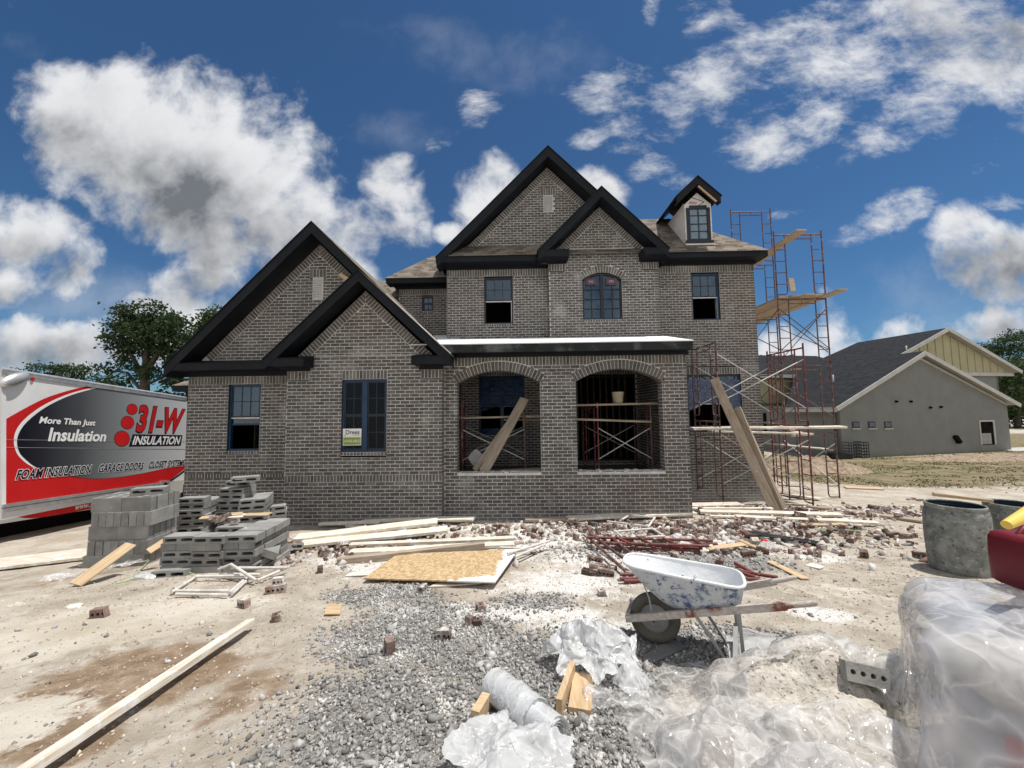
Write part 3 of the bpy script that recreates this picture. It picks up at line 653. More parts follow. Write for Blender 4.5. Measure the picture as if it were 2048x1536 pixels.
# main two-storey front
YM, MX0, MX1, GC = 11.2, -2.12, 6.94, .93
ZE = 6.22
mb = MB(); wl = Wall(mb, (0, YM, 0), FX, FN); za3 = 9.36
inn = [(1, 1, za3-off+GC-.01), (-1, 1, za3-off-GC-.01)]; out = [(1, 1, za3+GC), (-1, 1, za3-GC)]
W_UL = (-1.01, -.15, 4.57, 5.985); W_UR = (5.105, 5.92, 4.58, 5.985); W_PW = (-1.185, .155, 1.305, 3.02); D_PD = (1.66, 3.36, .605, 2.98); W_LR = (4.865, 6.40, 1.32, 2.99); V3 = (.795, 1.09, 7.94, 8.485)
VB = (.895, 4.06)                                 # middle bay stands in front between these
holes = [rect_hole(W_UL[0], W_UL[1], W_UL[2]-.08, W_UL[3]), rect_hole(W_UR[0], W_UR[1], W_UR[2]-.08, W_UR[3]), rect_hole(W_PW[0], W_PW[1], W_PW[2]-.08, W_PW[3]), rect_hole(*D_PD), rect_hole(W_LR[0], W_LR[1], W_LR[2]-.08, W_LR[3]),
         rect_hole(*V3), rect_hole(V3[0]-.07, V3[1]+.07, V3[3], V3[3]+.2), rect_hole(MX0, MX1, 6.01, 6.22), rect_hole(VB[0], VB[1], 3.9, 6.5), rect_hole(W_LR[0], W_LR[1], 2.99, 3.19), rect_hole(W_PW[0], D_PD[1], 3.03, 3.21)]
wl.running(MX0, MX1, -1.2, 6.22, holes); wl.running(-1.75, 3.6, 6.22, za3, holes, inn, out)
wl.soldier(MX0, VB[0], 6.01, 6.22); wl.soldier(VB[1], MX1, 6.01, 6.22); wl.soldier(V3[0]-.07, V3[1]+.07, V3[3], V3[3]+.2); wl.soldier(W_LR[0], W_LR[1], 2.99, 3.19); wl.soldier(W_PW[0], D_PD[1], 3.03, 3.21)
for W_ in (W_UL, W_UR, W_PW, W_LR): wl.soldier(W_[0]-.02, W_[1]+.02, W_[2]-.075, W_[2])
for sd in (1, -1): wl.rake(GC, za3, 1.0, 2.66, sd)
r2 = Wall(mb, (MX1, YM, 0), (0, 1, 0), (1, 0, 0)); r2.running(0, 9.0, -1.4, 6.3, (), ph=.1)
r3 = Wall(mb, (MX0, YM, 0), (0, 1, 0), (-1, 0, 0)); r3.running(0, 4.0, 3.4, 6.3, (), ph=.1)
mb.build('main_wall', BRM, house)

# middle bay under the small gable
YV, VC = 10.9, 2.40; za4 = 7.92
mb = MB(); wl = Wall(mb, (0, YV, 0), FX, FN)
inn = [(1, 1, za4-off+VC-.01), (-1, 1, za4-off-VC-.01)]; out = [(1, 1, za4+VC), (-1, 1, za4-VC)]
IV0, IV1 = 1.37, 3.56; AW = (2.42, .565, 4.58, 5.75, .205)
holes = [arch_hole(AW[0], AW[1], AW[2]-.08, AW[3], AW[4]), rect_hole(VB[0], IV0, 6.03, 9), rect_hole(IV1, VB[1], 6.03, 9)]
wl.running(VB[0], VB[1], 3.7, 6.66, holes); wl.running(IV0-.05, IV1+.05, 6.66, za4, (), inn, out)
wl.soldier(VB[0], IV0, 6.03, 6.23); wl.soldier(IV1, VB[1], 6.03, 6.23); wl.arch(AW[0], AW[3], AW[1], AW[4]); wl.soldier(AW[0]-AW[1]-.02, AW[0]+AW[1]+.02, AW[2]-.075, AW[2])
for sd in (1, -1): wl.rake(VC, za4, 1.0, 1.27, sd)
r2 = Wall(mb, (VB[0], YV, 0), (0, 1, 0), (-1, 0, 0)); r2.running(0, .3, 3.7, 6.25, (), ph=.1)
r3 = Wall(mb, (VB[1], YV, 0), (0, 1, 0), (1, 0, 0)); r3.running(0, .3, 3.7, 6.25, (), ph=.1)
mb.build('middle_bay_wall', BRM, house)

# recessed stair wall
YR, RX0, RX1 = 12.4, -3.94, MX0
mb = MB(); wl = Wall(mb, (0, YR, 0), FX, FN); W_RC = (-3.175, -2.785, 5.31, 5.825)
wl.running(RX0, RX1, 4.0, 6.05, [rect_hole(W_RC[0], W_RC[1], W_RC[2]-.07, W_RC[3]), rect_hole(RX0, RX1, 5.86, 6.05)])
wl.soldier(RX0, RX1, 5.86, 6.05); wl.soldier(W_RC[0]-.02, W_RC[1]+.02, W_RC[2]-.07, W_RC[2])
r3 = Wall(mb, (RX0, YR, 0), (0, 1, 0), (-1, 0, 0)); r3.running(0, 4, 4.0, 6.1)
mb.build('recessed_wall', BRM, house)

# dark hollow inside: back walls, floors, porch floor and ceiling
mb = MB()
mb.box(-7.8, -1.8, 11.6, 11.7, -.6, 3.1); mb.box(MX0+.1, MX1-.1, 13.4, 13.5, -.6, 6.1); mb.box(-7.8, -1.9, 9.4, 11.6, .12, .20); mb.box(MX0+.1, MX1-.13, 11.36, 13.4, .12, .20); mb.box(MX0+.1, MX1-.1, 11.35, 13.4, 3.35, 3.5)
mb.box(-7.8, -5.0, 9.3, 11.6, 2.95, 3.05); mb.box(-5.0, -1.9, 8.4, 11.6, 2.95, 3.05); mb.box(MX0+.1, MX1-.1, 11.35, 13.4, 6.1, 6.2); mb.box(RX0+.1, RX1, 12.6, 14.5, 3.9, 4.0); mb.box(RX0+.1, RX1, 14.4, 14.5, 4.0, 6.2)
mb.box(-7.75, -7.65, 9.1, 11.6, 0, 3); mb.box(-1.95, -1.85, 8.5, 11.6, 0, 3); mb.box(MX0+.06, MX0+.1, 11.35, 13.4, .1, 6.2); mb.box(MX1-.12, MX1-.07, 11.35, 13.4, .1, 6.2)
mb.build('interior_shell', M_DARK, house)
mb = MB(); mb.box(PX0+.02, PX1-.23, YP+.28, YM-.02, .30, .42); mb.build('porch_floor', M_FLOOR, house)
mb = MB(); mb.box(PX0+.02, PX1-.02, YP+.02, YM-.03, 3.205, 3.24); mb.build('porch_ceiling', M_TRIM, house)
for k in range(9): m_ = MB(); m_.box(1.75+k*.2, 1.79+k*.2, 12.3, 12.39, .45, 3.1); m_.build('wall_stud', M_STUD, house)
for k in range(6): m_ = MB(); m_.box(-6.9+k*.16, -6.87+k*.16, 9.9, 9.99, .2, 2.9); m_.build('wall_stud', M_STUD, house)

# ------------------------------------------------ windows
def window(x0, x1, z0, z1, Y, mat, lites=(3, 2), lower='glass', double=False, glass=None, mull=.05, film=False):
    glass = glass or M_GLASS; fw = .045
    y0, y1 = Y+.045, Y+.13
    mb = MB()
    mb.box(x0, x0+fw, y0, y1, z0, z1); mb.box(x1-fw, x1, y0, y1, z0, z1); mb.box(x0+fw, x1-fw, y0, y1, z1-fw, z1); mb.box(x0+fw, x1-fw, y0, y1, z0, z0+fw)
    if double: mb.box((x0+x1)/2-mull, (x0+x1)/2+mull, y0-.004, y1, z0+fw, z1-fw)
    wn = mb.build('window', mat, house)
    secs = [(x0+fw, (x0+x1)/2-mull), ((x0+x1)/2+mull, x1-fw)] if double else [(x0+fw, x1-fw)]
    zm = (z0+z1)/2
    for si, (a, b) in enumerate(secs):
        top = MB(); bars = [(zm, z1-fw)]
        if lower == 'glass': bars.append((z0+fw, zm))
        for bi, (c, d) in enumerate(bars):
            s_ = MB(); yo = 0 if bi == 0 else .012; ya, yb = y0+.012+yo, y0+.035+yo; e = .028
            s_.box(a, a+e, ya, yb, c, d); s_.box(b-e, b, ya, yb, c, d); s_.box(a+e, b-e, ya, yb, c, c+e); s_.box(a+e, b-e, ya, yb, d-e, d)
            for i in range(1, lites[0]): xx = a+e+(b-a-2*e)*i/lites[0]; s_.box(xx-.009, xx+.009, ya+.004, yb-.004, c+e, d-e)
            for i in range(1, lites[1]): zz = c+e+(d-c-2*e)*i/lites[1]; s_.box(a+e, b-e, ya+.006, yb-.006, zz-.009, zz+.009)
            s_.build('sash', M_FBLACK, wn)
            g_ = MB(); yg = (ya+yb)/2; g_.quad((a+e, yg, c+e), (b-e, yg, c+e), (b-e, yg, d-e), (a+e, yg, d-e)); g_.build('pane', glass, wn)
    if lower == 'open':
        s_ = MB(); s_.box(x0+fw, x1-fw, y0+.012, y1-.01, zm-.035, zm-.008); s_.box(x1-fw-.018, x1-fw, y0+.03, y1+.05, z0+fw, zm-.035); s_.build('raised_sash_rail', M_STEEL, wn)
    return wn
window(*W_UL, YM, M_FBLACK, (3, 2), 'open'); window(*W_UR, YM, M_FBLUE, (3, 2), 'open')
wA = window(wx0, wx1, wz0, wz1, YB, M_FBLUE, (2, 2), 'glass', True, M_GLASSLOW)
wB = window(ux0, ux1, uz0, uz1, YW, M_FBLUE, (3, 2), 'open', glass=M_GLASS)
mb = MB(); mb.box(ux0+.045, ux1-.045, YW+.075, YW+.11, 1.74, 1.78); mb.build('raised_sash_rail', M_FBLUE, wB)
mb = MB(); mb.quad((ux0+.06, YW+.09, 1.77), (ux1-.06, YW+.09, 1.77), (ux1-.06, YW+.09, 1.93), (ux0+.06, YW+.09, 1.93)); mb.build('pane', M_GLASS, wB)
window(*W_RC, YR, M_FBLACK, (2, 1), 'glass')
wC = window(*W_PW, YM, M_FBLUE, (2, 2), 'open', True); wD = window(*W_LR, YM, M_FBLACK, (2, 2), 'open', True)
def film_sheet(parent, x0, x1, zt, zb, Y, sag, seed):
    nu, nv = 40, 24; vs_ = []
    for j in range(nv+1):
        for i in range(nu+1):
            x = x0+(x1-x0)*i/nu; lo = zb+sag*(math.sin(math.pi*i/nu)+.25*mnoise.noise((i*.3, seed, 0)))
            z = zt+(lo-zt)*j/nv; vs_.append((x, Y+.016*mnoise.noise((i*.16, j*.9, seed)), z))
    fs = [(j*(nu+1)+i, j*(nu+1)+i+1, (j+1)*(nu+1)+i+1, (j+1)*(nu+1)+i) for j in range(nv) for i in range(nu)]
    m_ = MB(); m_.add(vs_, fs, 0, smooth=True); return m_.build('protective_film', M_BLUEFILM, parent)
film_sheet(wC, W_PW[0]+.02, W_PW[1]-.02, W_PW[3]-.03, 1.95, YM+.02, .18, 1.0); film_sheet(wC, W_PW[0]+.02, W_PW[1]-.02, 1.50, 1.33, YM+.02, .03, 2.0)
film_sheet(wD, W_LR[0]+.02, W_LR[1]-.02, W_LR[3]-.16, 1.92, YM+.02, .24, 3.0); film_sheet(wD, W_LR[0]+.02, W_LR[1]-.02, 1.50, 1.34, YM+.02, .05, 4.0)
# door opening frame
mb = MB(); x0, x1, z0, z1 = D_PD
mb.box(x0, x0+.04, YM+.03, YM+.12, z0, z1); mb.box(x1-.04, x1, YM+.03, YM+.12, z0, z1); mb.box(x0+.04, x1-.04, YM+.03, YM+.12, z1-.04, z1); mb.box(x0-.3, x1+.05, YM-.06, YM+.1, z0-.05, z0); mb.build('door_frame', M_FBLACK, house)
# arched twin casement
xc, a_, zb, zs, h_ = AW; Rr = (a_*a_+h_*h_)/(2*h_); zc = zs+h_-Rr
def atop(x, dr=0): return zc+math.sqrt(max((Rr-dr)**2-(x-xc)**2, 0))
mb = MB(); y0, y1 = YV+.045, YV+.13; fw = .045
mb.box(xc-a_, xc-a_+fw, y0, y1, zb, zs); mb.box(xc+a_-fw, xc+a_, y0, y1, zb, zs); mb.box(xc-a_+fw, xc+a_-fw, y0, y1, zb, zb+fw); mb.box(xc-.045, xc+.045, y0-.004, y1, zb+fw, atop(xc)-.02)
n = 18
for i in range(n):
    p0, p1 = xc-a_+2*a_*i/n, xc-a_+2*a_*(i+1)/n
    mb.hexa([(p0, y0, atop(p0)-.055), (p1, y0, atop(p1)-.055), (p1, y1, atop(p1)-.055), (p0, y1, atop(p0)-.055), (p0, y0, atop(p0)), (p1, y0, atop(p1)), (p1, y1, atop(p1)), (p0, y1, atop(p0))])
wn = mb.build('window', M_FBLACK, house); mb = MB()
for sd in (-1, 1):
    xm = xc+sd*.30; mb.box(xm-.011, xm+.011, y0+.015, y0+.04, zb+fw, atop(xm)-.03)
    for zz in (zb+.33, zb+.61, zb+.89): mb.box(*( (xc-a_+fw, xc-.045) if sd < 0 else (xc+.045, xc+a_-fw)), y0+.018, y0+.037, zz-.011, zz+.011)
mb.build('muntin', M_FBLACK, wn); mb = MB(); pts = [(xc-a_+.02, y0+.045, zb+.02), (xc+a_-.02, y0+.045, zb+.02)]+[(xc+a_-.02-(2*a_-.04)*i/n, y0+.045, atop(xc+a_-.02-(2*a_-.04)*i/n)-.02) for i in range(n+1)]
mb.poly(pts); mb.build('pane', M_GLASS, wn)
M_STICK = pmat('dusky_red_window_sticker', (.075,.035,.05), (.10,.05,.065), 5, .5)
for sd in (-1, 1):
    mb = MB(); cx_ = xc+sd*.295-.01; mb.quad((cx_-.155, y0+.012, 5.60), (cx_+.155, y0+.012, 5.60), (cx_+.155, y0+.012, 5.80), (cx_-.155, y0+.012, 5.80))
    text_on(mb, 'MI', (cx_-.06, y0+.010, 5.745), (cx_+.06, y0+.010, 5.745), (cx_-.06, y0+.010, 5.665), (cx_+.06, y0+.010, 5.665), (0, 0, 0), 1, .02)
    mb.build('sticker', [M_STICK, M_GREYPL], wn)
# louvred gable vents
for (x0, x1, z0, z1), Y in (((vx0, vx1, vz0, vz1), YW), (V3, YM)):
    mb = MB(); mb.box(x0, x1, Y+.05, Y+.06, z0, z1); mb.box(x0, x0+.02, Y+.012, Y+.05, z0, z1); mb.box(x1-.02, x1, Y+.012, Y+.05, z0, z1); mb.box(x0+.02, x1-.02, Y+.012, Y+.05, z1-.02, z1); mb.box(x0+.02, x1-.02, Y+.012, Y+.05, z0, z0+.02)
    k = 9
    for i in range(k):
        zz = z0+.02+(z1-z0-.04)*i/k; hh = (z1-z0-.04)/k
        mb.add([(x0+.02, Y+.014, zz+.004), (x1-.02, Y+.014, zz+.004), (x1-.02, Y+.048, zz+hh), (x0+.02, Y+.048, zz+hh)], [(0, 1, 2, 3)])
    mb.build('gable_vent', M_LOUV, house)

# ------------------------------------------------ roofs and trim
def uvq(pts, u, v): return None
def roof_quad(mb, pts, mi=0):
    p = [Vector(q) for q in pts]; n = (p[1]-p[0]).cross(p[-1]-p[0]).normalized(); hz = Vector((0,0,1)).cross(n)
    if hz.length < 1e-3: hz = Vector((1,0,0))
    hz.normalize(); up_ = n.cross(hz); uv = [(q.dot(hz), q.dot(up_)) for q in p]
    mb.add(p, [tuple(range(len(p)))], mi, [uv])
def gable_roof(C, zapex, half, sl, yf, yb, face_h=.185, name='gable_trim', zret=None, rets=(), soff_y=None, shing=True, lrun=None, rrun=None):
    """rake boards, soffits and two shingled slopes of a front gable; zapex = top of the rake board at the ridge"""
    mb = MB(); rb = MB(); s_ = []
    for sd in (-1, 1):
        run = (lrun if sd < 0 else rrun) or half
        t = Vector((sd, 0, -sl)).normalized(); L = run/abs(t.x); nn = Vector((-t.z*sd*-1, 0, 0))
        perp = Vector((sd*sl, 0, 1)).normalized()
        A = Vector((C, yf-.006, zapex)); B = A+t*L; dv = face_h/perp.z
        A2 = A-Vector((0,0,dv)); B2 = B-Vector((0,0,dv))
        mb.hexa([A2, B2, B2+Vector((0,.03,0)), A2+Vector((0,.03,0)), A, B, B+Vector((0,.03,0)), A+Vector((0,.03,0))] if sd > 0 else [B2, A2, A2+Vector((0,.03,0)), B2+Vector((0,.03,0)), B, A, A+Vector((0,.03,0)), B+Vector((0,.03,0))])
        A3, B3 = A2+Vector((0,.03,.02)), B2+Vector((0,.03,.02)); dy = Vector((0, (soff_y or yf+.4)-yf-.03+.03, 0))
        mb.hexa([A3, B3, B3+dy, A3+dy, A3+Vector((0,0,.03)), B3+Vector((0,0,.03)), B3+dy+Vector((0,0,.03)), A3+dy+Vector((0,0,.03))] if sd > 0 else [B3, A3, A3+dy, B3+dy, B3+Vector((0,0,.03)), A3+Vector((0,0,.03)), A3+dy+Vector((0,0,.03)), B3+dy+Vector((0,0,.03))])
        e = Vector((0,0,.028)); o = Vector((sd*.03, 0, -sl*.03))
        a0, b0 = A+e+Vector((0,-.02,0)), B+e+o+Vector((0,-.02,0)); a1, b1 = a0+Vector((0, yb-yf, 0)), b0+Vector((0, yb-yf, 0))
        roof_quad(rb, [b0, a0, a1, b1] if sd < 0 else [a0, b0, b1, a1])
        th = Vector((0,0,-.024))
        rb.add([a0, b0, b0+th, a0+th], [(0,1,2,3)], 1); rb.add([b0, b1, b1+th, b0+th], [(0,1,2,3)], 1)
        rb.add([a0+th, b0+th, b1+th, a1+th], [(0,1,2,3)], 1)
    return mb, rb
def box_eave(mb, x0, x1, yf, yw, ztop, h, slope_top=.10):
    """boxed eave: fascia board, level soffit, black frieze board on the wall, sloped cap"""
    mb.box(x0, x1, yf, yf+.03, ztop-h, ztop); mb.box(x0, x0+.03, yf+.03, yw+.02, ztop-h, ztop); mb.box(x1-.03, x1, yf+.03, yw+.02, ztop-h, ztop)
    mb.box(x0+.03, x1-.03, yf+.03, yw+.02, ztop-h+.005, ztop-h+.025)
    mb.hexa([(x0-.006, yf-.012, ztop+.001), (x1+.006, yf-.012, ztop+.001), (x1+.006, yw+.02, ztop+.001), (x0-.006, yw+.02, ztop+.001), (x0-.006, yf-.012, ztop+.012), (x1+.006, yf-.012, ztop+.012), (x1+.006, yw+.02, ztop+slope_top), (x0-.006, yw+.02, ztop+slope_top)])
# wing
mb, rb = gable_roof(WC+.03, 6.43, 3.32, 1.0, 8.55, 13.5, .185, soff_y=9.02, rrun=3.3)
box_eave(mb, -8.09, -5.05, 8.55, 9.0, 3.165, .15, .13); mb.box(WX0-.04, BX0-.01, 8.945, 8.995, 2.90, 3.02)
mb.build('wing_gable_trim', M_TRIM, house); rb.build('wing_roof', [M_SHINGLE, M_TRIM], house)
# bay
mb, rb = gable_roof(BC+.0, 4.99, 1.95, .945, 7.85, 12.0, .165, soff_y=8.27)
box_eave(mb, -5.30, IB0+.10, 7.85, 8.25, 3.145, .155, .11); box_eave(mb, IB1-.10, -1.41, 7.85, 8.25, 3.145, .155, .11)
mb.box(BX0-.02, IB0+.02, 8.19, 8.245, 2.915, 3.0); mb.box(IB1-.02, BX1+.02, 8.19, 8.245, 2.915, 3.0)
mb.build('bay_gable_trim', M_TRIM, house); rb.build('bay_roof', [M_SHINGLE, M_TRIM], house)
mb = MB(); A = Vector((-2.75, 7.825, 4.99-.945*.61+.06)); B = Vector((-1.40, 7.825, 4.99-.945*1.96+.055))
mb.bar(A, B, .05, .012, (.69, 0, .73)); mb.bar(Vector((-2.63, 7.86, 4.36)), Vector((-1.75, 8.0, 3.50)), .16, .006, (.69, 0, .73)); mb.build('rake_flashing', M_MEMB, house)
# main gable
mb, rb = gable_roof(GC, 9.70, 3.27, .995, 10.75, 15.0, .215, soff_y=11.22)
box_eave(mb, -2.36, .60, 10.75, 11.2, 6.46, .17, .06); mb.box(MX0-.02, VB[0]-.005, 11.14, 11.195, 6.215, 6.30)
mb.build('main_gable_trim', M_TRIM, house); rb.build('main_gable_roof', [M_SHINGLE, M_TRIM], house)
mb = MB()
for k in range(40):
    x = -1.75+2.3*k/40; mb.obox((x+.03, 11.17+rng.uniform(-.01, .01), 6.63+rng.uniform(-.006, .012)), (.04, 0, 0), (0, .03, 0), (0, 0, .012))
mb.build('mortar_bead', M_MORTAR, house)
# small middle gable
mb, rb = gable_roof(VC-.03, 8.225, 1.80, .995, 10.40, 13.0, .20, soff_y=10.92)
box_eave(mb, .57, IV0+.06, 10.40, 10.9, 6.445, .18, .06); box_eave(mb, IV1-.06, 4.17, 10.40, 10.9, 6.445, .18, .06)
mb.box(VB[0]-.02, IV0+.02, 10.84, 10.895, 6.225, 6.27); mb.box(IV1-.02, VB[1]+.02, 10.84, 10.895, 6.225, 6.27)
mb.build('middle_gable_trim', M_TRIM, house); rb.build('middle_gable_roof', [M_SHINGLE, M_TRIM], house)
# right-hand eave and main hip roof
mb = MB(); box_eave(mb, 4.10, 7.09, 10.75, 11.2, 6.45, .16, .02); mb.box(VB[1]+.01, MX1+.03, 11.12, 11.195, 6.215, 6.295); mb.box(7.06, 7.09, 10.78, 19.5, 6.29, 6.45); mb.box(MX1, 7.06, 11.22, 19.5, 6.295, 6.315); mb.build('right_eave_trim', M_TRIM, house)
rb = MB(); ez = 6.455; ev = 10.72; RY = 12.68; RZ = ez+RY-ev; xr = 7.11
roof_quad(rb, [(-2.0, ev, ez), (xr, ev, ez), (xr-(RY-ev), RY, RZ), (-1.25, RY, RZ)])
roof_quad(rb, [(xr, ev, ez), (xr, 19.5, ez), (xr-(RY-ev), 19.5, RZ), (xr-(RY-ev), RY, RZ)])
roof_quad(rb, [(-2.55, 12.25, 7.05), (-1.25, RY, RZ), (-1.25, 19.5, RZ), (-2.55, 19.5, 7.05)])
roof_quad(rb, [(-2.0, ev, ez), (-1.25, RY, RZ), (-2.55, 12.25, 7.05), (-2.4, ev+.3, ez)])
roof_quad(rb, [(xr-(RY-ev), RY, RZ), (xr-(RY-ev), 19.5, RZ), (-1.25, 19.5, RZ), (-1.25, RY, RZ)])
rb.add([(4.15, ev, ez), (xr, ev, ez), (xr, ev, ez-.02), (4.15, ev, ez-.02)], [(0, 1, 2, 3)], 0, [[(0, 0), (3, 0), (3, .02), (0, .02)]])
rb.build('main_hip_roof', [M_SHINGLE, M_TRIM], house)
# recessed stair roof
mb = MB(); box_eave(mb, -4.24, MX0-.02, 12.0, 12.4, 6.285, .15, .02); mb.box(RX0-.03, MX0-.01, 12.33, 12.395, 6.05, 6.14); mb.build('recess_eave_trim', M_TRIM, house)
rb = MB(); roof_quad(rb, [(-4.27, 11.97, 6.29), (-2.05, 11.97, 6.29), (-2.05, 13.2, 7.50), (-3.03, 13.2, 7.50)]); roof_quad(rb, [(-4.27, 17, 6.29), (-4.27, 11.97, 6.29), (-3.03, 13.2, 7.50), (-3.03, 17, 7.50)]); roof_quad(rb, [(-3.03, 13.2, 7.5), (-2.05, 13.2, 7.5), (-2.05, 17, 7.5), (-3.03, 17, 7.5)])
rb.build('recess_roof', M_SHINGLE, house)
# lower rear roofs glimpsed beyond the wing
rb = MB(); a = P(755, 561.5, 13.6); roof_quad(rb, [(a.x-2, 12.2, a.z-1.4), (-3.97, 12.2, a.z-1.4), (-3.97, 13.6, a.z), (a.x-2, 13.6, a.z)])
b = P(345, 771, 12.5); c = P(378, 750, 13.0)
roof_quad(rb, [(b.x-.05, 12.5, b.z), (-7.0, 12.5, b.z), (-7.0, 13.4, b.z+.55), (b.x+.75, 13.4, b.z+.55)]); roof_quad(rb, [(b.x-.05, 16, b.z), (b.x-.05, 12.5, b.z), (b.x+.75, 13.4, b.z+.55), (b.x+.75, 16, b.z+.55)])
rb.build('rear_roof', M_SHINGLE, house)
mb = MB(); mb.box(b.x-.03, -7.0, 12.52, 12.56, b.z-.2, b.z-.01); mb.box(b.x, b.x+.05, 12.56, 16, b.z-.2, b.z-.01); mb.box(b.x+.1, -7.0, 12.9, 16, -1, b.z-.2); mb.build('rear_eave', M_TRIM, house)
# porch roof
rb = MB(); zf, zb_ = 3.455, 4.135
rb.add([(-2.35, 8.16, zf), (3.72, 8.16, zf), (4.17, 11.16, zb_), (-2.35, 11.16, zb_), (-2.35, 8.16, zf-.02), (3.72, 8.16, zf-.02), (4.17, 11.16, zb_-.02), (-2.35, 11.16, zb_-.02)], [(0,1,2,3), (7,6,5,4), (1,0,4,5), (2,1,5,6)], 0)
rb.add([(-1.75, 12.38, 4.5), (-3.9, 12.38, 4.5), (-3.9, 11.0, 4.1), (-1.75, 11.0, 4.1)], [(0,1,2,3)], 0)
rb.build('porch_roof', M_MEMB, house)
mb = MB(); mb.box(-1.72, 3.70, 8.17, 8.205, 3.262, 3.434); mb.box(3.665, 3.70, 8.205, 11.1, 3.262, 3.434); mb.build('porch_fascia', M_TRIMDUST, house)
mb = MB(); mb.box(-1.70, 3.665, 8.206, 8.50, 3.266, 3.285); mb.box(PX0-.02, PX1+.02, 8.44, 8.495, 3.195, 3.266); mb.box(PX1+.005, PX1+.05, 8.45, 11.1, 3.195, 3.266); mb.build('porch_frieze', M_TRIM, house)
# dormer
dm = MB(); x0, x1, yd = 4.93, 5.715, 11.05; zb0, zt0 = 6.80, 7.98; cx = 5.235
dm.box(x0, x1, yd, yd+.02, zb0-.15, 8.0); dm.prism([(x0, yd, 8.0), (x1, yd, 8.0), ((x0+x1)/2, yd, 8.36)], (0, .02, 0)); dm.add([(x0, yd, zb0-.2), (x0, yd+1.5, zb0-.2), (x0, yd+1.5, 8.05), (x0, yd, 8.05)], [(3,2,1,0)]); dm.add([(x1, yd, zb0-.2), (x1, yd+1.5, zb0-.2), (x1, yd+1.5, 8.05), (x1, yd, 8.05)], [(0,1,2,3)])
M_WRAP = pmat('white_house_wrap', (.60,.60,.60), (.72,.72,.71), 5, .6, spot=[((.33,.30,.29), 7, .70, .76)])
dorm = dm.build('dormer', M_WRAP, house)
mb = MB(); wxa, wxb, wza, wzb = 5.045, 5.60, 6.93, 7.86
mb.box(wxa-.07, wxa+.03, yd-.035, yd-.002, wza-.06, wzb+.03); mb.box(wxb-.03, wxb+.06, yd-.035, yd-.002, wza-.06, wzb+.03); mb.box(wxa+.03, wxb-.03, yd-.035, yd-.002, wzb-.01, wzb+.10); mb.box(wxa+.03, wxb-.03, yd-.035, yd-.002, wza-.03, wza+.02)
mb.box(x0-.01, x1+.01, yd-.05, yd-.036, zb0+.02, zb0+.10)
mb.box((wxa+wxb)/2-.012, (wxa+wxb)/2+.012, yd-.028, yd-.012, wza+.02, wzb-.01)
for k in (1, 2, 3): zz = wza+.02+(wzb-wza-.03)*k/4+.03*(k == 3); mb.box(wxa+.03, wxb-.03, yd-.026, yd-.014, zz-.01, zz+.01)
mb.build('window_frame', M_FBLACK, dorm)
mb = MB(); mb.quad((wxa+.03, yd-.01, wza+.02), (wxb-.03, yd-.01, wza+.02), (wxb-.03, yd-.01, wzb-.01), (wxa+.03, yd-.01, wzb-.01)); mb.build('pane', M_GLASS, dorm)
mb, rb = gable_roof(cx, 8.70, .63, .93, 10.78, 12.9, .17, soff_y=10.95); mb.build('dormer_trim', M_TRIM, dorm); rb.build('dormer_roof', [M_SHINGLE, M_TRIM], dorm)
mb = MB(); mb.bar((cx+.02, 10.815, 8.43), (cx+.52, 10.815, 7.95), .03, .05, (0, -1, 0)); mb.build('bare_rafter', M_WOOD, dorm)
mb = MB(); mb.box(x0-.03, x1+.05, yd-.09, yd-.05, zb0-.06, zb0-.02); mb.box(x1-.02, x1+.18, yd-.10, yd+.05, zb0-.085, zb0-.075); mb.build('base_flashing', M_LOUV, dorm)
mb = MB()
text_on(mb, 'deny', (5.08, yd-.006, 8.10), (5.33, yd-.006, 8.105), (5.06, yd-.006, 8.00), (5.31, yd-.006, 8.005), (0,0,0), 0, .01)
for a, b in (((5.15, 8.22), (5.52, 8.07)), ((5.52, 8.07), (5.36, 7.98))): mb.bar((a[0], yd-.006, a[1]), (b[0], yd-.006, b[1]), .004, .014, (0, 0, 1), 1)
mb.build('sheathing_print', [M_BAGRED, M_DARK], dorm)
# stray block of lumber poking out of the wing rake
mb = MB(); p0, p1 = P(681, 549, 8.95), P(701, 562, 8.8); mb.bar(p0, p1, .05, .09, (0, 0, 1)); mb.build('lookout_block', M_WOOD, house)

# yard sign leaning in the bay window
a0, a1, b0, b1 = P(685.7, 857.5, YB+.02), P(723, 857, YB+.02), P(685.7, 891, YB+.02), P(722, 890.5, YB+.02)
sg = thing('sign', ((a0.x+a1.x)/2, YB+.02, b0.z), 'small white and green AVAILABLE sign in the twin window', 'sign')
def bil(a, b): return (b0*(1-a)+b1*a)*(1-b)+(a0*(1-a)+a1*a)*b
n_ = Vector((0, -.004, 0)); mb = MB()
mb.prism([bil(0,0), bil(1,0), bil(1,1), bil(0,1)], (0, .006, 0), 0); mb.build('board', M_WHITE, sg)
mb = MB(); mb.add([bil(.03,.04)+n_*.4, bil(.97,.04)+n_*.4, bil(.97,.48)+n_*.4, bil(.03,.48)+n_*.4], [(0,1,2,3)]); mb.build('green_panel', M_GREEN, sg)
mb = MB(); text_on(mb, 'Drees', bil(.16,.92), bil(.90,.92), bil(.16,.66), bil(.90,.66), n_, 0, .01); text_on(mb, 'HOMES', bil(.55,.62), bil(.90,.62), bil(.55,.58), bil(.90,.58), n_, 0); text_on(mb, 'AVAILABLE', bil(.08,.34), bil(.93,.34), bil(.08,.18), bil(.93,.18), n_, 1)
mb.bar(bil(.06,.63)+n_, bil(.14,.60)+n_, .004, .01, (0,0,1), 2); mb.bar(bil(.14,.60)+n_, bil(.16,.54)+n_, .004, .01, (1,0,0), 2)
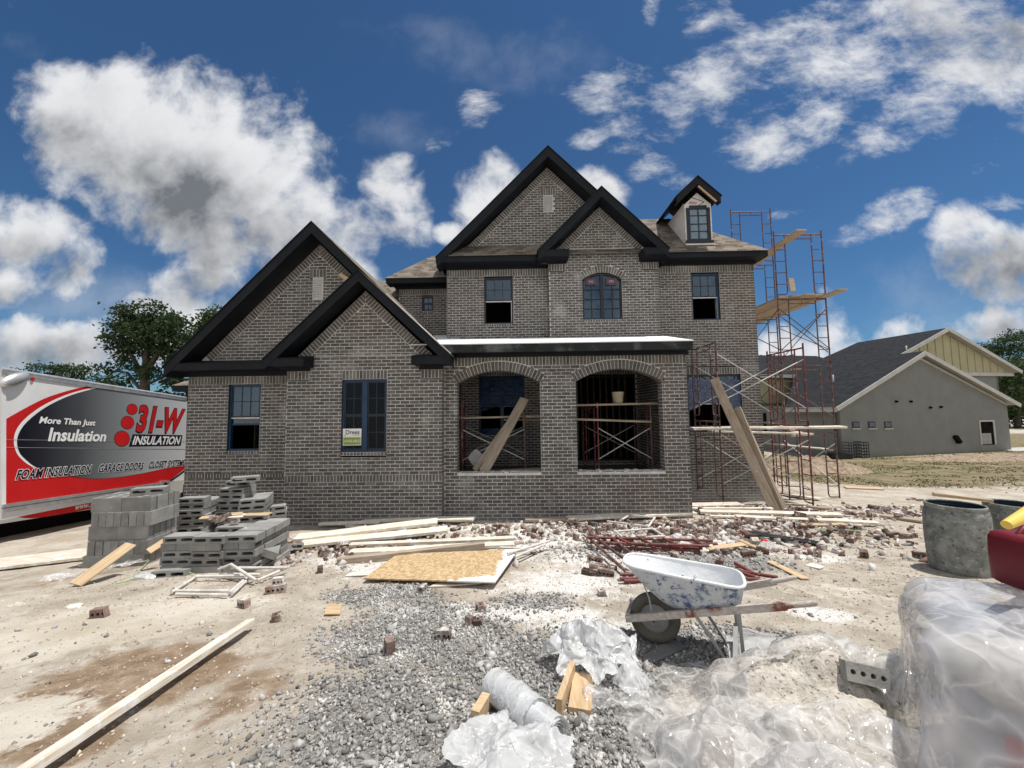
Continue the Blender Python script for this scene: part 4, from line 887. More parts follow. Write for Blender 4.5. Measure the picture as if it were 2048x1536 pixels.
mb.build('lettering', [M_NAVY, M_TXTW, M_GREEN], sg)

# ---------------------------------------------------------------- trees
def unit_leaf(n, size, aspect=.55):               # random leaf-sized quads
    d = nrng.normal(size=(n, 3)); d /= np.linalg.norm(d, axis=1)[:, None]
    a = nrng.normal(size=(n, 3)); a -= d*(a*d).sum(1)[:, None]; a /= np.linalg.norm(a, axis=1)[:, None]
    s_ = size*nrng.uniform(.6, 1.35, (n, 1)); b = np.cross(d, a)
    return a*s_*.5, b*s_*.5*aspect
def leaf_cloud(C, size):
    n = len(C); a, b = unit_leaf(n, size)
    V = np.stack([C-a, C-b*1.0+a*.1, C+a, C+b*1.0+a*.1], 1).reshape(-1, 3)
    return V, np.arange(4*n).reshape(n, 4)
def tree(name, base, clumps, nleaf, size, label, trunk=None, mat=None, group=None, tr=.22):
    """clumps: (x, y, z, rx, rz) in metres from the base; leaves gather in small sprays inside each clump"""
    t = thing(name, base, label, 'tree', group)
    vol = np.array([c[3]*c[3]*c[4] for c in clumps]); vol = vol**.8/np.sum(vol**.8); P_ = []
    for c, f in zip(clumps, vol):
        k = max(6, int(nleaf*f/26)); d = nrng.normal(size=(k, 3)); d /= np.linalg.norm(d, axis=1)[:, None]
        rr = nrng.uniform(.25, 1.0, (k, 1))**.45*nrng.uniform(.82, 1.12, (k, 1)); sp = d*rr*np.array([c[3], c[3], c[4]])+np.array(c[:3])
        P_.append((sp[:, None, :]+nrng.normal(size=(k, 26, 3))*size*np.array([1.15, 1.15, .75])).reshape(-1, 3))
    V, Fc = leaf_cloud(np.concatenate(P_), size); np_mesh('crown', V, Fc, mat or M_LEAF, t)
    if trunk:
        mb = MB(); B = Vector(base)
        for pts, r0, r1 in trunk:
            n = len(pts); mb.tube([B+Vector(p) for p in pts], [r0+(r1-r0)*i/(n-1) for i in range(n)], 8)
        mb.build('trunk', M_BARK, t)
    return t
def tree_px(name, px0, pts, Y, nleaf, size, label, trunk_px=None, mat=None, group=None, zb=-1.0):
    """crown clumps given by bearing (px, py, radius x, radius y) at distance Y"""
    B = P(px0, 900, Y); B.z = zb; cl = []
    for px, py, rx, ry in pts:
        q = P(px, py, Y); cl.append((q.x-B.x, rng.uniform(-.6, .6)*rx*Y/F_PX, q.z-zb, rx*Y/F_PX, ry*Y/F_PX))
    tr = None
    if trunk_px:
        tr = [([(P(a, b, Y)-B) for a, b in line], r0, r1) for line, r0, r1 in trunk_px]
    return tree(name, tuple(B), cl, nleaf, size, label, tr, mat, group)
tree_px('broadleaf_tree', 290, [(285, 632, 34, 20), (250, 650, 26, 22), (318, 640, 30, 22), (350, 655, 26, 24), (372, 690, 18, 28), (232, 690, 18, 18), (285, 668, 38, 26), (325, 680, 34, 28), (246, 718, 14, 9), (350, 725, 26, 18), (228, 742, 18, 8), (252, 762, 16, 9), (330, 760, 22, 10), (218, 672, 10, 8), (312, 612, 14, 9), (296, 700, 26, 18), (262, 690, 18, 14), (338, 706, 24, 16), (275, 735, 16, 10), (312, 745, 18, 12), (360, 765, 20, 12), (300, 800, 50, 14)],
        27, 12500, .25, 'tall dark broadleaf tree with spreading open crown behind the truck',
        [([(288, 900), (288, 800), (291, 740), (295, 690), (292, 640)], .40, .08), ([(290, 760), (265, 715), (246, 670)], .2, .05), ([(292, 745), (320, 700), (338, 655)], .2, .05), ([(289, 790), (255, 745), (222, 742)], .12, .03), ([(291, 770), (325, 755), (355, 735)], .12, .03), ([(294, 700), (275, 670), (268, 640)], .1, .03), ([(318, 705), (350, 690), (368, 665)], .1, .03)], M_LEAF2)
tree_px('broadleaf_tree', 420, [(415, 640, 22, 22), (440, 625, 18, 10), (405, 670, 22, 28), (430, 660, 28, 25), (450, 690, 25, 30), (400, 710, 20, 25), (425, 720, 30, 30)], 29, 4500, .26, 'green tree top showing above the left gable roof slope', [([(425, 900), (425, 760), (422, 680)], .3, .08)], M_LEAF)
for px, pts, Y, lab in ((110, [(100, 745, 34, 14), (130, 738, 30, 14), (75, 752, 18, 10), (115, 765, 60, 16), (95, 790, 70, 22)], 44, 'low rounded dark green tree over the truck roof, left one'),
                        (178, [(165, 745, 26, 14), (195, 758, 24, 12), (175, 770, 48, 16), (205, 775, 22, 14), (180, 795, 55, 22)], 45, 'low rounded dark green tree over the truck roof, right one')):
    tree_px('distant_tree', px, pts, Y, 5200, .30, lab, [([(px, 880), (px, 780)], .3, .2)], M_LEAF2, 'trees beyond the truck')
for px, pts, Y, n, lab in ((2010, [(2015, 690, 28, 20), (2035, 672, 24, 14), (1985, 700, 22, 16), (1965, 712, 16, 14), (2040, 710, 40, 26), (1995, 730, 40, 26)], 62, 7000, 'tall dark spreading tree behind the grey neighbouring house'),
                           (2035, [(2030, 745, 36, 26), (2050, 790, 40, 50), (2015, 780, 24, 40), (2035, 850, 38, 50)], 50, 8000, 'bushy green tree standing beside the far end of grey house'),
                           (1535, [(1535, 722, 18, 14), (1560, 732, 20, 10), (1585, 728, 12, 8), (1545, 745, 45, 14), (1550, 775, 60, 22)], 70, 5000, 'dark tree line glimpsed through scaffolding right of the brick wall'),
                           (1745, [(1746, 690, 14, 8), (1752, 698, 16, 10), (1745, 720, 22, 22)], 72, 1500, 'small tree top poking above the dark neighbouring roof')):
    tree_px('distant_tree', px, pts, Y, n, .34, lab, [([(px, 880), (px, pts[0][1]+30)], .35, .2)], M_LEAF2 if Y > 55 else M_LEAF)
# wooded skyline: a far-off wood that reads as one mass
Cs = []
for i in range(5200):
    a = nrng.uniform(-1.45, 1.45); d = nrng.uniform(150, 190); h = abs(nrng.normal())*3.2+nrng.uniform(0, 1)*(4+2.5*math.sin(a*23)+1.5*math.sin(a*61))
    Cs.append((d*math.sin(a), d*math.cos(a), -1+h*.75))
V, Fc = leaf_cloud(np.array(Cs), 3.2); wd = np_mesh('distant_wood', V, Fc, M_LEAF2); tag(wd, 'far wooded skyline along the horizon', 'wood', kind='stuff')

# ---------------------------------------------------------------- neighbouring grey house
gdir = Vector((.975, .223, 0)); ndir = Vector((-.223, .975, 0)); Zv = Vector((0, 0, 1))
def onplane(px, py, O, N):
    d = ray(px, py); t = (Vector(O)-EYE).dot(N)/d.dot(N); return EYE+d*t
C1 = P(1680, 912, 22.7); C1.z = -.98
fN = gdir.cross(Zv)                                # outward normal of the gable side (towards us)
nb = thing('neighbour_house', tuple(C1), 'grey painted brick house with charcoal roof across the grass on the right', 'house')
def gp(s, z, back=0.0): return Vector((C1.x, C1.y, 0))+gdir*s+ndir*back+Zv*z
def g_of(px, py, back=0.0):
    q = onplane(px, py, gp(0, 0, back), fN); return (q-gp(0, 0, back)).dot(gdir), q.z
sR, zR = g_of(2013, 803); sA, zA = g_of(1836, 706); sL, zL = g_of(1681, 809)
mb = MB(); base = -1.1
mb.prism([gp(0, base), gp(sR, base), gp(sR, zR), gp(sA, zA-.15), gp(0, zL-.05)], ndir*.25)
mb.prism([gp(0, base), gp(0, zL-.05), gp(0, zL-.05, 11), gp(0, base, 11)], gdir*.2)
mb.prism([gp(sR, base, .26), gp(sR, zR, .26), gp(sR, zR, 6), gp(sR, base, 6)], -gdir*.2)
mb.build('wall', M_GREYWALL, nb)
def slab(mb, a, b, c, d, t=.12, mi=0):
    p = [Vector(q) for q in (a, b, c, d)]; n = (p[1]-p[0]).cross(p[3]-p[0]).normalized()
    if n.z < 0: n = -n
    hz = Zv.cross(n).normalized(); up_ = n.cross(hz); uv = [(q.dot(hz), q.dot(up_)) for q in p]
    mb.add(p, [(0, 1, 2, 3)], mi, [uv]); q = [v-n*t for v in p]; mb.add(p+q, [(7,6,5,4), (0,4,5,1), (1,5,6,2), (2,6,7,3), (3,7,4,0)], 1)
rb = MB(); ov = -.35
sl_ = (zA-zL)/sA; sr_ = (zA-zR)/(sR-sA)
slab(rb, gp(-.45, zL-.45*sl_+.08, ov), gp(sA, zA+.08, ov), gp(sA, zA+.08, 8), gp(-.45, zL-.45*sl_+.08, 2.9))
slab(rb, gp(sR+.5, zR-.5*sr_+.08, ov), gp(sA, zA+.08, ov), gp(sA, zA+.08, 8), gp(sR+.5, zR-.5*sr_+.08, 8))
rb.build('roof', [M_SHDARK, M_CREAM], nb)
mb = MB()
for a, b in ((gp(-.45, zL-.45*sl_-.06, ov-.02), gp(sA, zA-.06, ov-.02)), (gp(sR+.5, zR-.5*sr_-.06, ov-.02), gp(sA, zA-.06, ov-.02))): mb.bar(a, b, .04, .24, Zv)
for a, b in ((gp(-.2, zL-.24, -.02), gp(sA, zA-.30, -.02)), (gp(sR, zR-.20, -.02), gp(sA, zA-.32, -.02))): mb.bar(a, b, .05, .14, Zv)
mb.bar(gp(-.46, zL-.32, ov), gp(-.46, zL-.32, 2.9), .05, .22, Zv); mb.build('white_trim', M_CREAM, nb)
for px in (1711, 1743, 1775.5):                   # three small windows
    s0, z0 = g_of(px-6.5, 856); s1, z1 = g_of(px+6.5, 843); m_ = MB(); m_.prism([gp(s0, z0, -.03), gp(s1, z0, -.03), gp(s1, z1, -.03), gp(s0, z1, -.03)], ndir*.05); wq = m_.build('window', M_FBLACK, nb)
    m_ = MB(); e = .07; m_.poly([gp(s0+e, z0+e, -.035), gp(s1-e, z0+e, -.035), gp(s1-e, z1-e, -.035), gp(s0+e, z1-e, -.035)]); m_.build('pane', M_GLASS, wq)
    m_ = MB(); m_.prism([gp(s0-.05, z0-.09, -.06), gp(s1+.05, z0-.09, -.06), gp(s1+.05, z0-.02, -.06), gp(s0-.05, z0-.02, -.06)], ndir*.08); m_.build('sill', M_CREAM, wq)
s0, z0 = g_of(1963, 890); s1, z1 = g_of(1984, 843); m_ = MB(); m_.prism([gp(s0, z0, -.02), gp(s1, z0, -.02), gp(s1, z1, -.02), gp(s0, z1, -.02)], ndir*.03); dr = m_.build('door', M_DARK, nb)
m_ = MB()
for a, b, c, d in ((s0-.1, s0, z0, z1+.1), (s1, s1+.14, z0, z1+.1), (s0, s1, z1, z1+.1)): m_.prism([gp(a, c, -.05), gp(b, c, -.05), gp(b, d, -.05), gp(a, d, -.05)], ndir*.06)
m_.build('door_frame', M_CREAM, dr)
m_ = MB(); m_.prism([gp(s0+.05, z0+.05, -.03), gp(s1-.25, z0+.05, -.03), gp(s1-.25, (z0+z1)/2, -.03), gp(s0+.05, (z0+z1)/2, -.03)], ndir*.01); m_.build('door_leaf', M_GREYPL, dr)
for px, py in ((1791, 803), (1820, 803), (1859, 815), (1880, 814)):
    s_, z_ = g_of(px, py); m_ = MB(); m_.lathe([(.01, 0), (.09, 0), (.09, .14), (.01, .14)], (0, 0, 0), 10); vv_ = [gp(s_, z_, -.1)+gdir*x+ndir*z*.5+Zv*y*.8 for x, y, z in m_.v]; m_.v = [tuple(v) for v in vv_]; m_.build('wall_pipe', M_DARK, nb)
s_, z_ = g_of(1909, 879); m_ = MB(); m_.bar(gp(s_-.1, z_+.22, -.1), gp(s_+.2, z_-.2, -.12), .2, .2, (0, -1, 0)); m_.build('meter_box', M_DARK, nb)
# taller part with the cream gable
BK = 4.0
def g2(px, py): return g_of(px, py, BK)
aS, aZ = g2(1883, 660); rS, rZ = g2(2027, 744); lS, lZ = g2(1818, 700); wS, wZ = g2(2003, 890)
hw = rS-aS; sl3 = (aZ-rZ)/hw
mb = MB(); mb.prism([gp(aS-hw+.5, zR, BK), gp(wS+.35, base-.4, BK), gp(wS+.35, rZ-.2, BK), gp(aS-hw+.5, rZ-.2, BK)], ndir*.2); mb.prism([gp(wS+.35, base-.4, BK), gp(wS+.35, rZ-.2, BK), gp(wS+.35, rZ-.2, BK+9), gp(wS+.35, base-.4, BK+9)], -gdir*.2)
mb.prism([gp(-3.0, base-.3, BK+3), gp(aS-hw+2, base-.3, BK+3), gp(aS-hw+2, zL+2.2, BK+3), gp(-3.0, zL+2.2, BK+3)], ndir*.2); mb.prism([gp(-3.0, base-.3, BK+3.2), gp(-3.0, zL+2.2, BK+3.2), gp(-3.0, zL+2.2, BK+14), gp(-3.0, base-.3, BK+14)], gdir*.2)
mb.build('rear_wall', M_GREYWALL, nb)
mb = MB(); mb.prism([gp(aS-hw+.3, rZ-.1, BK-.04), gp(rS-.3, rZ-.1, BK-.04), gp(aS, aZ-.15, BK-.04)], ndir*.06)
for k in range(20):
    s_ = aS-hw+.9+k*.8
    if abs(s_-aS) < hw-.6: mb.bar(gp(s_, rZ, BK-.06), gp(s_, aZ-abs(s_-aS)*sl3-.2, BK-.06), .05, .03, fN)
mb.build('gable_siding', M_YELSIDE, nb)
mb = MB(); mb.bar(gp(aS-hw, rZ-.22, BK-.08), gp(rS-.2, rZ-.22, BK-.08), .06, .26, Zv)
for sd in (-1, 1): mb.bar(gp(aS+sd*(hw+.1), rZ-.05, BK-.42), gp(aS, aZ-.02, BK-.42), .05, .26, Zv)
mb.bar(gp(-3.4, zL+2.25, BK+2.6), gp(aS-hw+3, zL+2.25, BK+2.6), .05, .2, Zv); mb.bar(gp(-2.9, -.3, BK+2.97), gp(-2.9, zL+2.1, BK+2.97), .3, .04, fN); mb.build('upper_trim', M_CREAM, nb)
mb = MB(); mb.prism([gp(-2.8, zL+.2, BK+2.94), gp(aS-hw+1, zL+.2, BK+2.94), gp(aS-hw+1, zL+2.1, BK+2.94), gp(-2.8, zL+2.1, BK+2.94)], ndir*.05); mb.build('lap_siding', M_YELSIDE, nb)
rb = MB()
q0 = gp(aS, aZ+.1, BK-.4); q1 = gp(aS, aZ+.1, BK+6)
slab(rb, gp(aS+hw+.15, rZ+.06, BK-.4), q0, q1, gp(aS+hw+.15, rZ+.06, BK+8))
slab(rb, gp(aS-hw-1.5, rZ-1.5*sl3+.06, BK-.4), q0, q1, gp(aS-hw-1.5, rZ-1.5*sl3+.06, BK+8))
e0, e1, e2 = gp(-3.5, zL+2.4, BK+2.6), gp(aS-2, zL+2.4, BK+2.6), gp(aS-3, aZ-.2, BK+7.5); e3 = gp(4.2, aZ-1.05, BK+7.5); e2 = gp(aS-3, aZ-1.0, BK+7.5); slab(rb, e0, e1, e2, e3); slab(rb, gp(-3.5, zL+2.4, BK+15), e0, e3, gp(4.2, aZ-1.05, BK+15))
rb.build('upper_roof', [M_SHDARK, M_CREAM], nb)
# little porch hood at the right
mb = MB(); h0, h1 = g_of(1925, 762, 1.0), g_of(1972, 778, 1.0); slab(mb, gp(h0[0], h0[1], .6), gp(h1[0], h1[1], .6), gp(h1[0], h1[1]+.5, 3.9), gp(h0[0], h0[1]+.5, 3.9)); mb.build('dormer_hood', [M_SHDARK, M_CREAM], nb)
for px, py in ((1812.5, 697), (1666, 756), (1668.5, 788)):
    q = P(px, py, 29 if px > 1700 else 25.5); m_ = MB(); m_.lathe([(.05, 0), (.05, .45), (.0, .46)], (q.x, q.y, q.z-.25), 8); m_.build('vent_pipe', M_CREAM, nb)
for px0, px1 in ((1528, 1533), (1545, 1548), (1588, 1596)):
    q0, q1 = P(px0, 868, 27.5), P(px1, 826, 27.5); m_ = MB(); m_.box(q0.x, q1.x, 27.4, 27.5, q0.z, q1.z); m_.build('rear_window', M_DARK, nb)
# wire bin against the neighbour's wall, offcuts by its door
q = G(1703, 917); bn = thing('wire_bin', tuple(q), 'black wire basket bin lying beside the grey house wall', 'bin'); mb = MB()
for i in range(6):
    z = q.z+.08+i*.17; mb.tube([q+Vector((x, y, z-q.z)) for x, y in ((-.35, -.3), (.75, -.3), (.75, .3), (-.35, .3), (-.35, -.3))], .022, 5)
for i in range(9):
    x = -.35+i*1.1/8; mb.tube([q+Vector((x, -.3, .05)), q+Vector((x, -.3, .95))], .018, 5)
mb.build('basket', M_FBLACK, bn); mb = MB(); mb.box(q.x-1.2, q.x-.2, q.y-.35, q.y+.3, q.z, q.z+.28); mb.v = [(x+rng.uniform(-.08, .08), y, z+rng.uniform(-.05, .1)) for x, y, z in mb.v]; mb.build('lid', M_FBLACK, bn)
q = G(1975, 899); mb = MB(); mb.box(q.x-.75, q.x-.05, q.y, q.y+.05, q.z, q.z+.75); o = mb.build('sheet_offcut', M_CREAM); tag(recentre(o), 'square white board standing by the open door of the grey house', 'board')
mb = MB()
for k in range(3): a = G(1988+k*14, 900+k*1.5); mb.hexa([(a.x, a.y-.3, a.z), (a.x+3.2, a.y-.5, a.z+.02), (a.x+3.2, a.y+.3, a.z+.02), (a.x, a.y+.3, a.z), (a.x, a.y-.3, a.z+.06), (a.x+3.2, a.y-.5, a.z+.16), (a.x+3.2, a.y+.3, a.z+.16), (a.x, a.y+.3, a.z+.06)])
o = mb.build('flat_boards', M_CREAM); tag(recentre(o), 'pile of pale flat boards lying on the ground right of the grey house door', 'boards')
# dirt heap behind the scaffolding
def heap(name, c, rx, ry, h, mat, label, cat, seed, nn=26):
    vs_, fs = [], []
    for j in range(nn+1):
        for i in range(nn+1):
            u_, v_ = -1+2*i/nn, -1+2*j/nn; rr = math.hypot(u_, v_); x, y = c[0]+u_*rx, c[1]+v_*ry
            vs_.append((x, y, gz(x, y)-.03+h*max(0, 1-rr)**.8*(1+.5*mnoise.noise((x*2.2, y*2.2, seed)))+.05*mnoise.noise((x*6, y*6, seed))))
    fs = [(j*(nn+1)+i, j*(nn+1)+i+1, (j+1)*(nn+1)+i+1, (j+1)*(nn+1)+i) for j in range(nn) for i in range(nn)]
    m_ = MB(); m_.add(vs_, fs, 0, smooth=False); o = m_.build(name, mat); return tag(o, label, cat)
M_SOIL = pmat('rubbly_soil', (.16,.115,.08), (.36,.28,.20), 6, .95, bump=.8, bscale=14, spot=[((.5,.46,.4), 9, .6, .7)])
heap('soil_heap', (13.6, 18.5), 2.6, 1.5, .75, M_SOIL, 'brown heap of rubbly soil behind the scaffold towers', 'heap', 3.0)
heap('soil_heap', (27.5, 21.8), 7.0, 1.2, .35, M_SOIL, 'long low strip of dug soil along the grey house wall', 'heap', 5.0)
# grass tufts on the open lot
n = 30000; gx_ = nrng.uniform(8.5, 34, n); gy_ = nrng.uniform(12, 25, n); keep = (zone(Z_GRASS, gx_, gy_) > nrng.uniform(.15, .75, n)) & (np.array([mnoise.noise((a*.45, b*1.1, 2)) for a, b in zip(gx_, gy_)]) > -.02)
gx_, gy_ = gx_[keep], gy_[keep]; n = len(gx_); gz0 = gz_np(gx_, gy_); h = nrng.uniform(.02, .06, n); an = nrng.uniform(0, 6.28, n); wd_ = nrng.uniform(.012, .04, n)
V = np.stack([np.stack([gx_-wd_*np.cos(an), gy_-wd_*np.sin(an), gz0], -1), np.stack([gx_+wd_*np.cos(an), gy_+wd_*np.sin(an), gz0], -1), np.stack([gx_+nrng.normal(size=n)*.03, gy_+nrng.normal(size=n)*.03, gz0+h], -1)], 1).reshape(-1, 3)
gr = np_mesh('grass', V, np.arange(3*n).reshape(n, 3), M_GRASS); tag(gr, 'patchy dry grass on the open lot in front of the grey house', 'grass', kind='stuff')

# ---------------------------------------------------------------- box truck with printed side
T0 = P(4, 736, 6.70); T1 = P(371, 795, 11.69); D_ = Vector((T1.x-T0.x, T1.y-T0.y, 0)); TL_ = D_.length; D_.normalize(); TN = Vector((D_.y, -D_.x, 0))
if TN.x < 0: TN = -TN
truck = thing('box_truck', (T0.x-1.0, T0.y+2, gz(T0.x, T0.y+2)), 'white box truck with red and grey insulation company graphics parked left of the house', 'truck')
def tp(px, py, lift=0.0): return onplane(px, py, T0, TN)+TN*lift
def tz(x, y, lift=0.0): return tp(x/4.518, 730+y/4.518, lift)      # read off an enlarged view of the side
b0_, b1_ = tp(0, 1036), tp(371, 965)
WID = 2.5
mb = MB(); a0, a1 = tp(3, 742), tp(371, 797); c0, c1 = tp(3, 1040), tp(371, 968)
mb.prism([c0, c1, a1, a0], -TN*WID); mb.build('box_body', M_TWHITE, truck)
mb = MB(); u0_, u1_ = tp(2, 735.5), tp(372, 794.5)
mb.tube([u0_-TN*.02+Zv*-.03, u1_-TN*.02+Zv*-.03], .045, 10); mb.bar(u0_+TN*.012-Zv*.075, u1_+TN*.012-Zv*.075, .016, .07, Zv); mb.bar(u0_-TN*WID*.5-Zv*.01, u1_-TN*WID*.5-Zv*.01, WID-.02, .05, Zv); mb.build('roof_rail', M_STEEL, truck)
def shape(name, pts, lift, mat, zoomed=True):
    m_ = MB(); q = [(tz if zoomed else tp)(x, y, lift) for x, y in pts]; m_.poly(q[::-1] if (q[1]-q[0]).cross(q[-1]-q[0]).dot(TN) < 0 else q); return m_.build(name, mat, truck)
def smooth_pts(pts, k=4):
    out = []
    for i in range(len(pts)-1):
        p0, p1, p2, p3 = pts[max(i-1, 0)], pts[i], pts[i+1], pts[min(i+2, len(pts)-1)]
        for j in range(k):
            t = j/k; out.append(tuple(.5*((2*p1[m])+(-p0[m]+p2[m])*t+(2*p0[m]-5*p1[m]+4*p2[m]-p3[m])*t*t+(-p0[m]+3*p1[m]-3*p2[m]+p3[m])*t**3) for m in (0, 1)))
    return out+[pts[-1]]
redcurve = smooth_pts([(6, 518), (150, 432), (400, 303), (650, 222), (840, 184)])
inner = smooth_pts([(905, 198), (640, 272), (420, 375), (265, 490), (180, 590), (150, 690), (172, 790), (240, 865), (320, 922), (450, 970), (620, 1003), (800, 1025), (1000, 1020), (1250, 985), (1500, 932), (1668, 894)])
shape('red_swoosh', redcurve+[(900, 197)]+[(1200, 600), (1669, 893), (1666, 940), (1525, 1048), (700, 1178), (6, 1262)], .003, M_RED)
white = smooth_pts([(890, 192), (640, 254), (410, 352), (240, 470), (148, 580), (122, 685), (146, 792), (215, 872), (296, 926)])
shape('white_outline', white+[(340, 935), (420, 700), (700, 400)], .005, M_TXTW)
def grad_mat():
    m_, t = new_mat('printed_grey_fade'); g = t.n('SeparateXYZ', {0: t.n('TexCoord').outputs['Generated']}).outputs[1]
    r_ = t.n('ValToRGB', {0: g}); e = r_.color_ramp.elements; e[0].position = .02; e[0].color = (.008, .009, .016, 1); e[1].position = 1.0; e[1].color = (.60, .61, .63, 1)
    for p_, c_ in ((.10, (.02, .022, .03)), (.26, (.065, .072, .08)), (.48, (.21, .23, .24)), (.74, (.42, .44, .46))):
        q = e.new(p_); q.color = (*c_, 1)
    finish(t, t.n('BsdfPrincipled', {'Base Color': r_.outputs[0], 'Roughness': .4, 'Specular IOR Level': .4})); return m_
M_GRAD = grad_mat()
shape('grey_fade_panel', inner+[(1690, 330), (1580, 305), (1240, 252), (1050, 222)], .007, M_GRAD)
for ya, yb in ((672, 684), (742, 752)):
    m_ = MB(); m_.prism([tz(6, ya, .0102), tz(1680, yb+8, .0102), tz(1680, yb+11, .0102), tz(6, ya+4, .0102)], TN*.001); m_.build('panel_seam', M_GREYPL, truck)
# black pinstripe following the fade, bottom right stripe
m_ = MB(); st = [tz(x, y, .0095) for x, y in ((1525, 1048), (1666, 946), (1666, 962), (1545, 1050))]; m_.poly(st); m_.build('black_stripe', M_NAVY, truck)
for cx_, cy_, r_ in ((1190, 400, 47), (1148, 520, 57), (1098, 665, 68)):
    shape('red_dot', [(cx_+(r_+4)*math.cos(2*math.pi*k/28), cy_+(r_+4)*math.sin(2*math.pi*k/28)) for k in range(28)], .0095, M_NAVY)
    shape('red_dot', [(cx_+r_*math.cos(2*math.pi*k/28), cy_+r_*math.sin(2*math.pi*k/28)) for k in range(28)], .0115, M_RED)
shape('black_label_panel', [(1195, 626), (1646, 634), (1630, 729), (1160, 736)], .0105, M_NAVY)
def letters(name, txt, q, mats, bold=.0, outline=None, lift=.013):
    c = [tz(x, y) for x, y in q]
    if outline is not None:
        m_ = MB(); text_on(m_, txt, *c, TN*lift, 0, bold+(.028 if outline is M_NAVY else .045), bold); m_.build(name, outline, truck)
    m_ = MB(); text_on(m_, txt, *c, TN*(lift+.002), 0, bold, bold); m_.build(name, mats, truck)
letters('lettering', 'More Than Just', [(362, 465), (862, 500), (338, 546), (848, 563)], M_TXTW, .028)
letters('lettering', 'Insulation', [(452, 565), (966, 600), (424, 690), (944, 693)], M_TXTW, .030)
letters('lettering', '31-W', [(1262, 362), (1668, 402), (1222, 607), (1612, 616)], M_RED, .035, M_NAVY)
letters('lettering', 'INSULATION', [(1212, 641), (1632, 646), (1188, 722), (1610, 719)], M_TXTW, .028)
letters('lettering', 'FOAM INSULATION', [(160, 946), (828, 903), (130, 1040), (806, 982)], M_NAVY, .03, M_TXTW)
letters('lettering', 'GARAGE DOORS', [(896, 897), (1298, 877), (878, 975), (1284, 943)], M_NAVY, .03, M_TXTW)
letters('lettering', 'CLOSET SYSTEMS', [(1350, 871), (1668, 853), (1334, 935), (1660, 912)], M_NAVY, .03, M_TXTW)
# rails, skirt, corner cap, bracket
mb = MB(); mb.prism([tz(4, 1262, .012), tz(1440, 1062, .012), tz(1440, 1082, .012), tz(4, 1292, .012)], TN*.03); mb.prism([tz(4, 1300, .006), tz(1440, 1088, .006), tz(1440, 1110, .006), tz(4, 1338, .006)], TN*.03); mb.build('bottom_rail', M_STEEL, truck)
mb = MB(); mb.prism([tz(4, 1335, -.06), tz(1070, 1170, -.06), tz(1040, 1260, -.06), tz(870, 1300, -.06), tz(4, 1440, -.06)], -TN*.03); mb.build('side_skirt', M_TWHITE, truck)
shape('red_skirt_panel', smooth_pts([(65, 1335), (150, 1362), (320, 1383), (600, 1345), (870, 1292), (1050, 1245)])+[(1080, 1178), (600, 1252)], -.055, M_RED)
letters('lettering', 'www.31W.com', [(714, 1255), (1035, 1205), (696, 1312), (1022, 1240)], M_TXTW, .02, None, -.052)
mb = MB(); mb.prism([tz(1440, 1047, .05), tz(1522, 1042, .05), tz(1508, 1133, .05), tz(1434, 1150, .05)], -TN*.06); br = mb.build('bracket_plate', M_STEEL, truck)
m_ = MB(); m_.poly([tz(1478+21*math.cos(2*math.pi*k/16), 1086+26*math.sin(2*math.pi*k/16), .053) for k in range(16)]); m_.build('bracket_hole', M_DARK, br)
mb = MB(); mb.prism([tz(1545, 1050, .004), tz(1660, 1040, .004), tz(1648, 1150, .004), tz(1440, 1200, .004), tz(1445, 1150, .004)], -TN*.4); mb.build('rear_corner_panel', M_CREAM, truck)
mb = MB(); cpc = tz(108, 138, .01); ca1 = (D_*.86-Zv*-.0+Zv*.42).normalized(); cb1 = TN.cross(ca1)
for rr_, n_ in ((1, 22),):
    vs_ = [tuple(cpc+ca1*(.27*math.cos(t)*(1.0+.12*math.cos(t)))+cb1*(.115*math.sin(t)*math.cos(ph))+TN*(.10*math.sin(t)*math.sin(ph))) for t in np.linspace(0, math.pi, 17) for ph in np.linspace(0, 2*math.pi, n_, endpoint=False)]
    mb.add(vs_, [(i*n_+k, i*n_+(k+1) % n_, (i+1)*n_+(k+1) % n_, (i+1)*n_+k) for i in range(16) for k in range(n_)], 0, smooth=True)
mb.build('corner_cap', M_STEEL, truck)
mb = MB(); mb.prism([tz(0, 225, .004), tz(42, 235, .004), tz(40, 1262, .004), tz(0, 1268, .004)], TN*.02); mb.build('corner_post', M_TWHITE, truck)
m_ = MB(); c_ = tz(286, 128, .01); m_.prism([tz(270, 112, .005), tz(302, 112, .005), tz(302, 130, .005), tz(286, 146, .005), tz(270, 130, .005)], TN*.02); m_.build('marker_lamp', M_RED, truck)
